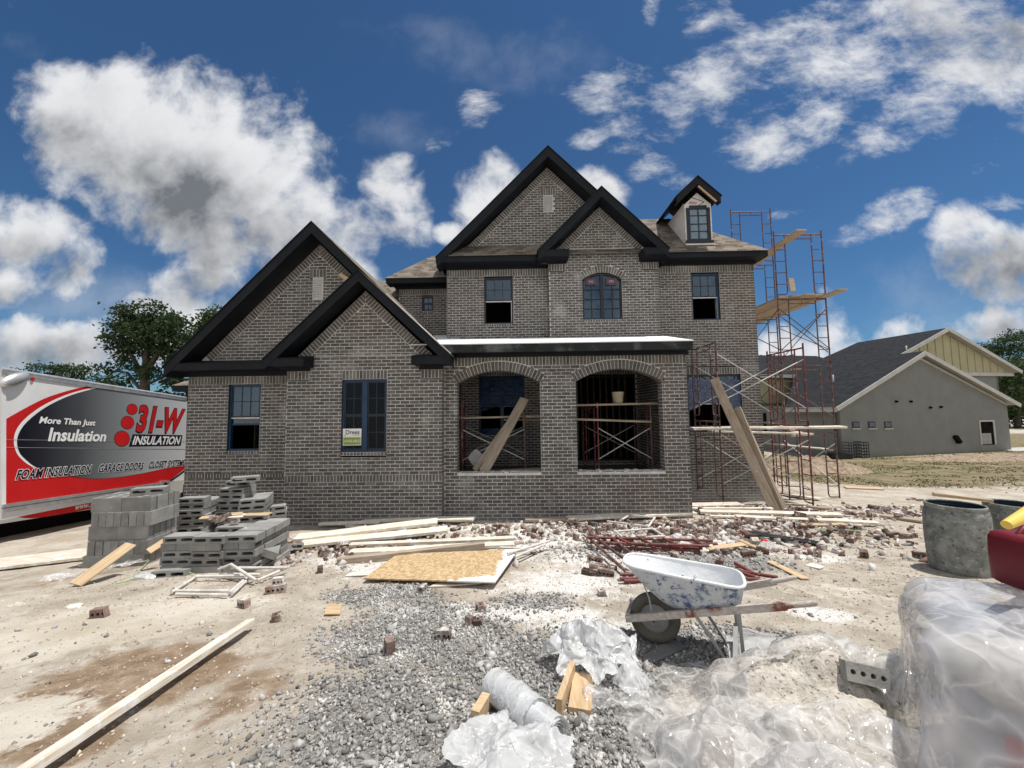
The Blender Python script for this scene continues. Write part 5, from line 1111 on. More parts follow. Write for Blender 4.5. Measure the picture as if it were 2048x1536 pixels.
# chassis and wheels in the shade underneath
def tq(s_, inn_, z): return Vector((T0.x, T0.y, z))+D_*s_-TN*inn_
mb = MB(); mb.bar(tq(.0, .7, .16), tq(TL_, .7, -.12), .1, .2, Zv); mb.bar(tq(.0, 1.6, .16), tq(TL_, 1.6, -.12), .1, .2, Zv); mb.build('chassis_rail', M_DARK, truck)
mb = MB(); mb.bar(tq(.0, .75, .02), tq(TL_, .75, -.42), .05, .62, Zv); mb.build('underbody_dark_panel', M_DARK, truck)  # near-black panel added to keep the gap under the box dark
for s_ in (1.0, 3.3):
    for inn_ in (.92, 1.95):
        zc_ = gz(T0.x+D_.x*s_, T0.y+D_.y*s_)+.36; c = tq(s_, inn_, zc_); m_ = MB(); m_.lathe([(.20, -.11), (.33, -.11), (.36, -.07), (.36, .07), (.33, .11), (.20, .11), (.19, .0), (.20, -.11)], (0, 0, 0), 26, 0, 'x')
        m_.v = [tuple(c+TN*x+D_*y+Zv*z) for x, y, z in m_.v]; wh = m_.build('wheel', M_RUBBER, truck)
        m_ = MB(); m_.lathe([(.01, .04), (.2, .04), (.2, -.05), (.01, -.05)], (0, 0, 0), 20, 0, 'x'); m_.v = [tuple(c+TN*x+D_*y+Zv*z) for x, y, z in m_.v]; m_.build('rim', M_STEEL, wh)

# ---------------------------------------------------------------- scaffolding
def sframe(parent, A, B, h, mat, name='frame'):
    """welded walk-through frame standing between foot points A and B"""
    A, B = Vector(A), Vector(B); d = B-A; d.z = 0; L = d.length; u_ = d.normalized(); zt = h-.06; mb = MB(); r = .021
    P_ = lambda s_, z: A+u_*s_+Vector((0, 0, z))
    for s_ in (0, L): mb.tube([P_(s_, .0), P_(s_, h+.06)], r, 7)
    mb.tube([P_(0, zt), P_(L, zt)], r, 7)
    i0 = .22*L; i1 = L-i0
    for s_, o in ((i0, 0), (i1, L)):
        e = .07 if o == 0 else -.07
        mb.tube([P_(s_, zt), P_(s_, .20), P_(s_-e*.3, .13), P_(s_-e, .10), P_(o, .10)], r*.85, 7)
        for k in range(4): z = .42+k*.36; mb.tube([P_(o, z), P_(s_, z)], r*.65, 5)
    mb.tube([P_(i0, zt-.13), P_(i1, zt-.13)], r*.75, 6); mb.tube([P_((i0+i1)/2, zt-.13), P_((i0+i1)/2, zt)], r*.65, 5)
    return mb.build(name, mat, parent)
def xbrace(parent, a, b, h, mat=None):
    a, b = Vector(a), Vector(b)
    for z0, z1 in ((.42, h-.35), (h-.35, .42)):
        mb = MB(); mb.tube([a+Vector((0, 0, z0)), b+Vector((0, 0, z1))], .0125, 6); mb.build('cross_brace', mat or M_BRACE, parent)
HF = 1.93
# in front of the main wall, right of the porch
a = P(1447, 1003, 9.7); c = P(1627, 1016, 9.7)
tw = thing('scaffold_tower', ((a.x+c.x)/2, 10.4, a.z), 'rusty red two lift scaffold tower in front of the taped ground floor window', 'scaffold', 'scaffold towers')
fl, fb = Vector((a.x, 9.7, a.z)), Vector((a.x-.02, 11.0, a.z-.12)); rl, rbk = Vector((c.x, 9.7, c.z)), Vector((c.x-.03, 11.05, c.z-.08))
for k in range(2):
    zz = Vector((0, 0, k*2.0))
    sframe(tw, fl+zz, fb+zz, 2.0, M_SCDARK); sframe(tw, rl+zz, rbk+zz, 2.0+.05*(1-k), M_SCRED)
    xbrace(tw, fl+zz, rl+zz, 2.0); xbrace(tw, fb+zz, rbk+zz, 2.0)
# beside the end wall, standing along the house
xs0, xs1 = P(1548, 483, 11.7).x, P(1643, 478, 11.7).x
tw2 = thing('scaffold_tower', ((xs0+xs1)/2, 13, gz(8.8, 12)), 'tall weathered multi lift scaffold along the right end of the brick house', 'scaffold', 'scaffold towers')
zS = P(1672, 1001, 11.7).z
for yv, n_l, dz in ((11.7, 4, 0), (13.95, 5, -.1), (16.2, 3, -.2)):
    for k in range(n_l): sframe(tw2, (xs0, yv, zS+dz+k*2.03), (xs1, yv, zS+dz+k*2.03), 2.03, M_SCDARK)
for k in range(3):
    for x in (xs0, xs1): xbrace(tw2, (x, 11.7, zS+k*2.03), (x, 13.95, zS-.1+k*2.03), 2.03, M_SCDARK if k else M_BRACE)
for k in range(2): xbrace(tw2, (xs0, 13.95, zS-.1+k*2.03), (xs0, 16.2, zS-.2+k*2.03), 2.03, M_BRACE)
mb = MB(); mb.tube([(xs0, 11.75, zS+5.6), (xs1, 11.75, zS+4.4)], .0125, 6); mb.build('cross_brace', M_SCDARK, tw2)
xbrace(tw2, (xs0, 11.66, zS+4.06), (xs1, 11.66, zS+4.06), 2.03, M_SCDARK)
def board(name, a, b, w_, t_, mat, label, cat='plank', group=None, roll=0.0, up=None):
    """a board with its own local axes: length along x"""
    a, b = Vector(a), Vector(b); d = b-a; L = d.length; d.normalize(); up = Vector(up or (0, 0, 1)); side = up.cross(d)
    if side.length < 1e-3: side = Vector((0, 1, 0))
    side.normalize(); upn = d.cross(side)
    if roll: q = Matrix.Rotation(roll, 3, d); side = q @ side; upn = q @ upn
    mb = MB(); n = 10; w2, t2 = w_/2, t_/2; rg = random.Random(int(L*1000)+int(w_*1000)); e = .006
    for i in range(n):
        x0, x1 = -L/2+L*i/n, -L/2+L*(i+1)/n
        mb.add([(x0, -w2, -t2), (x1, -w2, -t2), (x1, w2, -t2), (x0, w2, -t2), (x0, -w2+e, t2), (x1, -w2+e, t2), (x1, w2-e, t2), (x0, w2-e, t2), (x0, -w2, t2-e), (x1, -w2, t2-e), (x1, w2, t2-e), (x0, w2, t2-e)],
               [(0, 3, 2, 1), (4, 5, 6, 7), (0, 1, 9, 8), (8, 9, 5, 4), (2, 3, 11, 10), (10, 11, 7, 6)]+([(0, 8, 4, 7, 11, 3)] if i == 0 else [])+([(1, 2, 10, 6, 5, 9)] if i == n-1 else []))
    wv = rg.uniform(-.006, .006); mb.v = [(x, y, z+wv*math.sin(x*2.2)+.002*mnoise.noise((x*3, y*9, wv*900))) for x, y, z in mb.v]
    o = mb.build(name, mat); m_ = Matrix.Identity(4)
    for i in range(3): m_[i][0], m_[i][1], m_[i][2], m_[i][3] = d[i], side[i], upn[i], ((a+b)/2)[i]
    o.matrix_world = m_
    return tag(o, label, cat, group)
# deck planks on the side scaffold, seen from below
q0, q1 = P(1603, 483, 10.95), P(1508, 545, 15.5)
board('scaffold_plank', (xs0+.30, 10.95, zS+7.86), (xs0+.10, 15.2, zS+7.5), .30, .045, M_DECK, 'single scaffold plank jutting near the top lift beside the roof eave', 'plank', 'scaffold deck planks')
for k, (dx, yf, lab) in enumerate(((.12, 11.6, 'deck plank nearest the brick wall on the mid scaffold lift'), (.42, 11.5, 'second deck plank from the brick wall on the mid scaffold lift'), (.73, 11.35, 'third deck plank from the brick wall on the mid scaffold lift'), (1.04, 11.45, 'fourth deck plank from the brick wall on the mid scaffold lift'), (1.36, 10.95, 'outermost long deck plank of the mid scaffold lift'))):
    board('scaffold_plank', (xs0+dx, yf, zS+6.10-.01+.012*(k % 2)), (xs0+dx-.05, 15.3, zS+6.02+.012*(k % 2)), .285, .045, M_DECK, lab, 'plank', 'scaffold deck planks')
q = P(1589, 598, 11.2); board('timber_stub', (q.x, 11.25, zS+6.15), (q.x, 11.3, zS+6.55), .16, .045, M_DECK, 'short timber stub standing up on the mid scaffold deck', 'timber')
board('scaffold_plank', P(1383, 857, 9.75), P(1686, 854, 9.75), .26, .05, M_PLANK, 'long pale plank laid level across the front scaffold tower', 'plank', 'scaffold deck planks', up=(0, -.05, 1))
board('scaffold_plank', P(1420, 862, 10.6), P(1620, 868, 10.6), .26, .045, M_PLANK, 'shorter pale plank behind the long level plank of the front scaffold', 'plank', 'scaffold deck planks')
board('scaffold_plank', P(1530, 864, 13.2), P(1590, 872, 12.0), .25, .045, M_PLANK, 'pale plank low on the end wall scaffold, left one', 'plank', 'scaffold deck planks')
board('scaffold_plank', P(1532, 886, 12.9), P(1666, 900, 11.75), .20, .04, M_PLANK, 'pale plank sloping low across the end wall scaffold', 'plank', 'scaffold deck planks')
board('scaffold_plank', P(1532, 845, 13.5), P(1612, 870, 11.4), .25, .045, M_DECK, 'brown deck plank at head height on the end wall scaffold', 'plank', 'scaffold deck planks')
board('scaffold_plank', P(1540, 742, 14.0), P(1592, 738, 12.3), .30, .05, M_DECK, 'brown deck plank carrying bricks on the second lift of the end wall scaffold', 'plank', 'scaffold deck planks')
# planks leaning on the front scaffold
ga = G(1556, 1024)
board('leaning_plank', (ga.x-.08, ga.y-.02, ga.z+.02), P(1428, 757, 9.62), .20, .05, M_WOODDK, 'long weathered plank leaning on the scaffold, the tallest of the leaning planks', 'plank', 'planks leaning on the scaffold', up=(-.5, -1, .3))
for k, (dx, px, py, lab) in enumerate(((.08, 1474, 815, 'shorter weathered plank leaning just right of the tallest one'), (.15, 1484, 838, 'weathered plank leaning in the middle of the right hand leaning bundle'), (.22, 1492, 868, 'rightmost weathered plank of the bundle leaning on the scaffold'))):
    board('leaning_plank', (ga.x+dx, ga.y+.03+.05*k, ga.z+.02), P(px, py, 9.62), .16, .05, M_WOODDK, lab, 'plank', 'planks leaning on the scaffold', up=(-1, -.75, .3))
# scaffolds inside the porch
for nm, x0, x1, lab, mat_ in ((0, P(925, 900, 9.3).x, P(1050, 900, 9.3).x, 'small scaffold standing inside the left porch arch', M_SCRED), (1, P(1197, 900, 9.2).x, P(1304, 900, 9.2).x, 'small scaffold standing inside the right porch arch', M_SCRED)):
    t = thing('scaffold_tower', ((x0+x1)/2, 10, .42), lab, 'scaffold', 'scaffold towers')
    hh = 1.72 if nm == 0 else 1.70
    sframe(t, (x0, 9.2, .42), (x0-.12, 10.6, .42), hh, mat_); sframe(t, (x1, 9.2, .42), (x1+.02, 10.6, .42), hh, M_SCDARK)
    xbrace(t, (x0, 9.2, .42), (x1, 9.2, .42), 1.5); xbrace(t, (x0-.1, 10.6, .42), (x1, 10.6, .42), 1.5)
board('scaffold_plank', P(908, 836, 9.35), P(1100, 832, 9.35), .24, .045, M_WOODDK, 'plank across the scaffold inside the left porch arch', 'plank', 'planks inside the porch')
board('scaffold_plank', P(1008, 840, 9.55), P(1085, 839, 9.55), .20, .045, M_WOODDK, 'short plank end behind the plank in the left porch arch', 'plank', 'planks inside the porch')
bp_ = board('scaffold_plank', P(1130, 811, 9.30), P(1318, 807, 9.30), .30, .045, M_WOODDK, 'upper plank across the scaffold inside the right porch arch', 'plank', 'planks inside the porch')
board('scaffold_plank', P(1130, 838, 9.15), P(1300, 843, 9.15), .24, .045, M_WOODDK, 'lower plank across the scaffold inside the right porch arch', 'plank', 'planks inside the porch')
board('leaning_plank', P(967, 944, 8.60), P(1049, 797, 9.12), .24, .045, M_WOODDK, 'weathered plank leaning diagonally inside the left porch arch', 'plank', 'planks inside the porch', up=(-.6, -1, .3))
board('leaning_plank', P(949, 940, 8.85), P(1040, 815, 9.18), .14, .04, M_WOODDK, 'narrow dark plank leaning behind the diagonal one in the left porch arch', 'plank', 'planks inside the porch', up=(-.6, -1, .3))
board('floor_board', P(960, 944, 8.95), P(1085, 938, 9.1), .3, .03, M_WOODDK, 'board lying low along the sill inside the left porch arch', 'board')
cq = [P(934, 915, 9.0), P(952, 896, 9.0), P(972, 917, 9.0), P(952, 938, 9.0)]; cc = sum(cq, Vector())/4; mb = MB(); pts = []
for i in range(4):
    a, b, c = cq[i-1], cq[i], cq[(i+1) % 4]; pts += [b+(a-b)*.28, b+(a-b)*.1+(c-b)*.03, b+(a-b)*.03+(c-b)*.1, b+(c-b)*.28]
mb.prism(pts, (0, .03, 0)); o = mb.build('seat_board', M_GREYPL); tag(recentre(o), 'light grey rounded square board leaning inside the left porch arch', 'board')
def bucket(c, r, h, label):
    t = thing('bucket', c, label, 'bucket'); mb = MB(); mb.lathe([(0, 0), (r*.86, 0), (r*.98, h*.88), (r*1.06, h*.89), (r*1.06, h), (r*.97, h), (r*.92, h*.85), (.0, h*.8)], c, 24); mb.build('pail', M_BUCKET, t)
    mb = MB(); mb.tube([(c[0]+r*1.06*math.cos(a), c[1]-.02-abs(math.sin(a))*.06, c[2]+h*.9-math.sin(a)*.10) for a in np.linspace(0, math.pi, 9)], .004, 5); mb.build('bail_handle', M_STEEL, t)
q = P(1236, 806, 9.3); bucket((q.x, 9.3, q.z-.005), .135, .27, 'cream plastic bucket on the upper plank in the right porch arch')

# ---------------------------------------------------------------- cored bricks and concrete blocks
def cored(L, Wd, H, holes, r, slot=0.0, hatch=0.0):
    """brick L x Wd x H; openings run through H. one ring of faces per opening"""
    mb = MB(); n = len(holes); xs = [-L/2]+[(holes[i]+holes[i+1])/2 for i in range(n-1)]+[L/2]
    for k, cx_ in enumerate(holes):
        x0, x1 = xs[k], xs[k+1]; ang = [2*math.pi*i/16 for i in range(16)]; inn, out_ = [], []
        for a in ang:
            ca, sa = math.cos(a), math.sin(a); inn.append((cx_+ca*r+(slot if ca > .1 else (-slot if ca < -.1 else 0)), sa*r))
            m_ = max(abs(ca), abs(sa)); ox, oy = ca/m_, sa/m_; out_.append((cx_+(ox*(x1-cx_) if ox > 0 else ox*(cx_-x0)), oy*Wd/2))
        for z, flip in ((H/2, False), (-H/2, True)):
            f = [(i, 16+i, 16+(i+1) % 16, (i+1) % 16) for i in range(16)]
            if flip: f = [g_[::-1] for g_ in f]
            mb.add([(x, y, z) for x, y in inn]+[(x, y, z) for x, y in out_], f)
        mb.add([(x, y, H/2) for x, y in inn]+[(x, y, -H/2) for x, y in inn], [((i+1) % 16, 16+(i+1) % 16, 16+i, i) for i in range(16)])
    w2, l2, h2 = Wd/2, L/2, H/2
    mb.add([(-l2, -w2, -h2), (l2, -w2, -h2), (l2, w2, -h2), (-l2, w2, -h2), (-l2, -w2, h2), (l2, -w2, h2), (l2, w2, h2), (-l2, w2, h2)], [(0, 1, 5, 4), (1, 2, 6, 5), (2, 3, 7, 6), (3, 0, 4, 7)])
    return mb
def proto(name, mb, mat):
    o = mb.build(name, mat); return o
def jag(mb, amt, xcut, seed):
    rg = random.Random(seed); mb.v = [(x+(rg.uniform(-amt, amt) if abs(x-xcut) < .002 else 0), y, z) for x, y, z in mb.v]; return mb
BR_WHOLE = cored(.195, .09, .064, [-.066, -.022, .022, .066], .0145)
BR_HALF = jag(cored(.105, .09, .064, [-.030, .014], .0145), .02, .0525, 3)
BR_BAT = jag(cored(.065, .09, .064, [.0], .0145), .018, .0325, 5)
BLOCK = cored(.397, .092, .194, [-.10, .10], .021, .055)
def prot_set(pm, mb, mat): return mb.build(pm, mat)
used_p = {}
def put(key, name, mb, mat, loc, rot, label, cat, group):
    """first use links the prototype itself, later uses link copies that share its mesh"""
    if key not in used_p:
        o = mb.build(name, mat); used_p[key] = o
    else:
        o = used_p[key].copy(); COL.objects.link(o); o.name = name
    if group is None and 'group' in o: del o['group']
    tag(o, label, cat, group); o.location = loc; o.rotation_euler = rot; return o
def rest_brick(key, x, y, rz, pose, label, group, dz=0.0, mat=None, tilt=0.0):
    mb = {'w': BR_WHOLE, 'h': BR_HALF, 'b': BR_BAT}[key[0]]; z = gnd(x, y)+dz
    if pose == 'flat': e, hz = (tilt, rng.uniform(-.1, .1), rz), .032
    elif pose == 'edge': e, hz = (R(90)+tilt, rng.uniform(-.08, .08), rz), .045
    else: e, hz = (rng.uniform(-.3, .3), R(90)+tilt, rz), (.0975 if key[0] == 'w' else .05)
    return put(key, 'brick' if key[0] == 'w' else 'broken_brick', mb, mat or M_RUBBLE, (x, y, z+hz-.006), e, label, 'brick', group)
# loose bricks with a place of their own
for key, px, py, rz, pose, lab in (('h', 197, 1236, .2, 'edge', 'broken red brick alone on the pale dirt at left'), ('h', 487, 1212, -.4, 'edge', 'half brick standing on the dirt right of the pale tube frame'), ('h', 779, 1306, .5, 'end', 'broken brick lying alone on the gravel, nearest to the viewer'), ('h', 886, 1278, .05, 'edge', 'half brick on edge on the gravel right of the nearest one'),
                                ('b', 960, 1220, .4, 'flat', 'small brick chip on the white dust'), ('b', 940, 1252, .9, 'edge', 'reddish brick chip on the gravel edge'), ('b', 955, 1250, .1, 'flat', 'grey brick chip beside the reddish chip'), ('h', 845, 1186, 1.3, 'edge', 'half brick wedged under the front edge of the orange board'),
                                ('w', 552, 1186, .3, 'edge', 'brick on edge at the right end of the pale tube frame'), ('h', 556, 1172, .15, 'edge', 'half brick just behind the brick by the pale tube frame'), ('b', 640, 1148, .2, 'end', 'small dark brick stub on the white dust left of the planks'), ('b', 552, 1242, .5, 'flat', 'flat rust coloured brick shard on the dirt'),
                                ('w', 1195, 1135, -.5, 'flat', 'brick with four holes facing up left of the red frame pile'), ('w', 1180, 1147, -.45, 'flat', 'lowest striped brick left of the red frame pile'), ('w', 1212, 1152, -.3, 'edge', 'brick on edge with holes showing left of the wheelbarrow tub'), ('w', 1190, 1125, -.5, 'edge', 'topmost brick of the small heap left of the red frames'), ('h', 1222, 1140, .7, 'flat', 'half brick tucked under the red frames'), ('b', 1203, 1192, .1, 'flat', 'small brick chip on the gravel left of the wheelbarrow wheel'),
                                ('w', 1497, 1115, .1, 'edge', 'grey brown brick with holes on the gravel right of the tub'), ('w', 1455, 1112, .6, 'edge', 'tilted brick just left of the lone one beyond the tub'), ('h', 1440, 1125, 1.0, 'flat', 'half brick close behind the tub rim'), ('w', 1785, 1075, .1, 'edge', 'brick at the right end of the rubble, left one of three'), ('w', 1812, 1078, .15, 'edge', 'brick at the right end of the rubble, middle one of three'), ('h', 1826, 1077, .1, 'edge', 'brick at the right end of the rubble, right one of three'), ('w', 1590, 1105, .5, 'flat', 'brick lying at the front foot of the rubble near the red cup'),
                                ('w', 1822, 1000, .1, 'flat', 'dark brick on the bare dirt before the grass, left one'), ('w', 1842, 1002, .12, 'flat', 'dark brick on the bare dirt before the grass, right one')):
    g_ = G(px, py); rest_brick(key, g_.x, g_.y, rz, pose, lab, 'loose bricks')
# the rubble field in front of the porch
NB = 0; cells = []
def rubble_density(x, y):
    d = 1.0*math.exp(-((x-3.9)/1.9)**2-((y-6.9)/.85)**2) + .55*math.exp(-((x-.9)/1.6)**2-((y-7.2)/.6)**2) + .7*math.exp(-((x+2.5)/.9)**2-((y-6.3)/.75)**2) + .8*math.exp(-((x-6.9)/1.9)**2-((y-8.9)/.8)**2)
    return d
tries = 0; spots = []
while NB < 262 and tries < 60000:
    tries += 1; x, y = rng.uniform(-4, 10), rng.uniform(5.2, 10.6)
    if rng.random() > rubble_density(x, y): continue
    if y > 8.0 and x < 3.9: continue
    if -2.1 < x < .2 and y < 6.1: continue
    near_ = [s_ for s_ in spots if (s_[0]-x)**2+(s_[1]-y)**2 < .13**2]
    if len(near_) > 1: continue
    dz = .055*len(near_); spots.append((x, y)); NB += 1
    key = rng.choice(['w', 'w', 'w', 'h', 'h', 'b']); pose = rng.choice(['flat', 'edge', 'edge', 'flat'] if key == 'w' else ['flat', 'edge', 'flat', 'end'])
    right = x > 5.6 and y > 7.9
    grp = 'rubble bricks by the scaffold' if right else ('rubble bricks left of the planks' if x < -1.2 else 'rubble bricks in front of the porch')
    lab = 'cored clay brick strewn in the brick rubble ' + ('around the scaffold feet' if right else ('left of the pale planks' if x < -1.2 else 'in front of the porch'))
    rest_brick(key, x, y, rng.uniform(0, 6.28), pose, lab, grp, dz, None, rng.uniform(-.6, .6))
# crumbs of brick and mortar nobody could count
def stones(n, pos, size, flat=.7, boxy=False):
    """pos n x 3, size n: faceted stones"""
    base = []
    for k in range(7):
        bm = bmesh.new(); bmesh.ops.create_icosphere(bm, subdivisions=1, radius=1.0)
        v = np.array([q.co[:] for q in bm.verts]); f = np.array([[q.index for q in fc.verts] for fc in bm.faces]); bm.free()
        v = np.sign(v)*np.abs(v)**(.35 if boxy else (.75 if k < 4 else .45)); v *= (1+(.22 if boxy else .45)*nrng.normal(size=(len(v), 1)).clip(-1, 1)); base.append((v, f))
    Vs, Fs, o = [], [], 0
    idx_ = nrng.integers(0, len(base), n)
    for k, (v, f) in enumerate(base):
        sel = np.where(idx_ == k)[0]; m_ = len(sel)
        if not m_: continue
        q = nrng.normal(size=(m_, 4)); q /= np.linalg.norm(q, axis=1)[:, None]; w_, x, y, z = q.T
        Rm = np.stack([1-2*(y*y+z*z), 2*(x*y-z*w_), 2*(x*z+y*w_), 2*(x*y+z*w_), 1-2*(x*x+z*z), 2*(y*z-x*w_), 2*(x*z-y*w_), 2*(y*z+x*w_), 1-2*(x*x+y*y)], -1).reshape(m_, 3, 3)
        sc_ = nrng.uniform(.65, 1.25, (m_, 1, 3))*np.array([1.25, .8, .5] if boxy else [1, .85, flat]); vv_ = np.einsum('nij,nkj->nki', Rm, v[None]*sc_)*size[sel][:, None, None]+pos[sel][:, None, :]
        Vs.append(vv_.reshape(-1, 3)); Fs.append((f[None]+(np.arange(m_)*len(v))[:, None, None]+o).reshape(-1, 3)); o += m_*len(v)
    return np.concatenate(Vs), np.concatenate(Fs)
def scatter(n, x0, x1, y0, y1, dens, smin, smax, power=2.2, lift=.25):
    x = nrng.uniform(x0, x1, n); y = nrng.uniform(y0, y1, n); keep = nrng.uniform(0, 1, n) < dens(x, y); x, y = x[keep], y[keep]; m_ = len(x)
    s_ = smin+(smax-smin)*nrng.uniform(0, 1, m_)**power
    z = gz_np(x, y)+np.array([.020*mnoise.noise((a*1.3, b*1.3, 0))+.012*mnoise.noise((a*4.1, b*4.1, 3.0))+.007*mnoise.noise((a*9.3, b*9.3, 7.0)) for a, b in zip(x, y)])
    return np.stack([x, y, z+s_*lift], -1), s_
def rd_np(x, y):
    return (1.0*np.exp(-((x-3.9)/2.0)**2-((y-6.9)/.95)**2)+.8*np.exp(-((x-.7)/1.8)**2-((y-7.1)/.75)**2)+.6*np.exp(-((x+2.6)/1.1)**2-((y-6.3)/.85)**2)+.9*np.exp(-((x-6.9)/2.2)**2-((y-9.0)/.9)**2)).clip(0, 1)
p1, s1 = scatter(30000, -5, 11, 4.9, 10.8, rd_np, .008, .058, 2.3)
V, Fc = stones(len(p1), p1, s1, .7, True); rs = np_mesh('rubble', V, Fc, M_RUBSTUFF); tag(rs, 'crumbled brick and mortar fragments spread between the loose bricks', 'rubble', kind='stuff')
def gd(x, y):
    d = zone(Z_GRAVEL, x, y); return (d*1.25-.12).clip(0, 1)
p1, s1 = scatter(62000, -2.2, 3.2, 1.55, 4.6, gd, .004, .0175, 1.9, .35); p2, s2 = scatter(9000, -3.5, 4.2, 4.4, 8.4, gd, .010, .026, 2.0, .35)
p3, s3 = scatter(150, -1.2, 2.2, 1.7, 4.0, gd, .018, .042, 1.6, .4)
p4, s4 = scatter(4000, -4.5, 5.0, 1.6, 6.0, lambda x, y: .55+.45*zone(Z_BROWN, x, y), .0025, .011, 3.0, .3)
p6, s6 = scatter(42000, -5.5, 5.6, 1.5, 6.8, lambda x, y: .75-.4*zone(Z_CREAM, x, y), .0025, .012, 3.2, .15)
V, Fc = stones(len(p6), p6, s6, .6); pb_ = np_mesh('pebbles', V, Fc, M_PEBBLE); tag(pb_, 'small clods and pebbles strewn over the bare dirt', 'pebbles', kind='stuff')
p5, s5 = scatter(420, -4.5, 5.0, 1.8, 6.0, lambda x, y: np.full_like(x, .6), .012, .034, 2.5, .3)
V, Fc = stones(len(p1)+len(p2)+len(p3)+len(p4)+len(p5), np.concatenate([p1, p2, p3, p4, p5]), np.concatenate([s1, s2, s3, s4, s5])); gv = np_mesh('gravel', V, Fc, M_GRAVEL); tag(gv, 'grey crushed limestone gravel spread over the dirt', 'gravel', kind='stuff')

# ------------------------------------------------ concrete block stacks
def blk(loc, rot, label, group): return put('block', 'concrete_block', BLOCK, M_CMU, loc, rot, label, 'block', group)
UP = (0, 0, 0); FLAT = (R(90), 0, 0)
def jit(a): return rng.uniform(-a, a)
# tall stack beside the truck: blocks on their sides, big faces showing
O_ = Vector((-6.10, 5.40, gz(-5.5, 5.5)-.03)); ca_ = R(5)
def loc_of(u_, v_, z): return (O_.x+u_*math.cos(ca_)-v_*math.sin(ca_), O_.y+u_*math.sin(ca_)+v_*math.cos(ca_), O_.z+z)
for ly in range(5):
    z = .097+ly*.196; ox, oy = jit(.02)+.012*ly, jit(.02); lab = 'grey concrete block in the tall stack beside the truck'; grp = 'blocks stacked beside the truck'
    if ly % 2 == 0:
        for i in range(2):
            for j in range(5):
                if j == 0 or i == 1: blk(loc_of(.2+.405*i+ox+jit(.006), .046+.101*j+oy, z), (0, 0, ca_+jit(.02)), lab, grp)
    else:
        for i in range(8): blk(loc_of(.055+.101*i+ox, .20+oy+jit(.008), z), (0, 0, ca_+R(90)+jit(.015)), lab, grp)
        for j in range(1): blk(loc_of(.61+ox, .455+oy, z), (0, 0, ca_+jit(.02)), lab, grp)
for j in range(4):
    blk(loc_of(.2+jit(.02), .146+.101*j, .097+4*.196), (0, 0, ca_+jit(.02)), 'grey concrete block in the tall stack beside the truck', 'blocks stacked beside the truck')
blk(loc_of(.60, .28, 5*.196+.048), (R(90), 0, ca_+.35), 'grey concrete block lying flat on top of the stack beside the truck', None)
def flat_stack(ox, oy, oz, a_, nx_, ny_, layers, lab, grp, curve=0.0, top=True):
    c_, s_ = math.cos(a_), math.sin(a_)
    for ly in range(layers):
        jx, jy, ja = jit(.026), jit(.026), jit(.035)
        for i in range(nx_):
            for j in range(ny_):
                if not (j == 0 or i == nx_-1 or (top and ly == layers-1)): continue
                if ly == layers-1 and rng.random() < .16: continue
                if ly % 2 == 0: u_, v_, ang = .2+.402*i, .1+.2*j, 0.0
                else: u_, v_, ang = .2+.402*i, .1+.2*j, (R(180) if (i+j) % 2 else 0)
                v_ += curve*math.sin(math.pi*(u_/(nx_*.402)))
                if ly % 3 == 1 and j == 0 and nx_ > 2:      # a course turned end-on
                    for h_ in (-.101, .101): blk((ox+(u_+h_)*c_-(v_+.1)*s_+jx, oy+(u_+h_)*s_+(v_+.1)*c_+jy, oz+.047+.0945*ly), (R(90), 0, a_+R(90)+ja+jit(.03)), lab, grp)
                    continue
                blk((ox+u_*c_-v_*s_+jx+jit(.006), oy+u_*s_+v_*c_+jy+jit(.006), oz+.047+.0945*ly+jit(.002)), (R(90), jit(.01), a_+ang+ja+jit(.02)), lab, grp)
g1 = G(326, 1146); flat_stack(g1.x, g1.y, g1.z-.09, R(2), 3, 4, 6, 'grey concrete block in the low wide stack nearest the viewer', 'blocks in the low front stack', -.07)
flat_stack(P(356, 1000, 6.35).x, 6.35, gz(-5.6, 6.4)-.02, R(10), 1, 3, 9, 'grey concrete block in the narrow stack just right of the truck side stack', 'blocks in the narrow middle stack')
flat_stack(P(434, 1000, 6.6).x, 6.6, gz(-5, 6.6), R(4), 1, 2, 11, 'grey concrete block in the tallest stack against the wing wall', 'blocks in the tallest stack')
flat_stack(P(476, 1000, 6.5).x, 6.5, gz(-4.7, 6.5), R(22), 1, 3, 8, 'grey concrete block in the stepped stack left of the bay corner', 'blocks in the stepped stack')
flat_stack(P(520, 1000, 6.9).x, 6.9, gz(-4.3, 7), R(30), 1, 2, 6, 'grey concrete block in the lowest step beside the bay corner', 'blocks in the lowest step')
q = P(491, 969, 6.75); blk((q.x, 6.75, gz(-5, 6.6)+.0945*11+.048), (R(90), 0, R(25)), 'single grey block perched on top of the tallest stack', None)
q = G(533, 1128); blk((q.x+.02, q.y+.05, q.z+.17), (R(62), R(0), R(-62)), 'grey block leaning steeply against the right end of the front stack', None)
q = G(578, 1105); blk((q.x, q.y, q.z+.09), (R(74), R(8), R(28)), 'grey block lying in brick rubble right of the front stack', None)
q = G(350, 1150); blk((q.x, q.y-.02, q.z+.03), (R(80), 0, R(8)), 'grey block half sunk at the foot of the front stack', None)
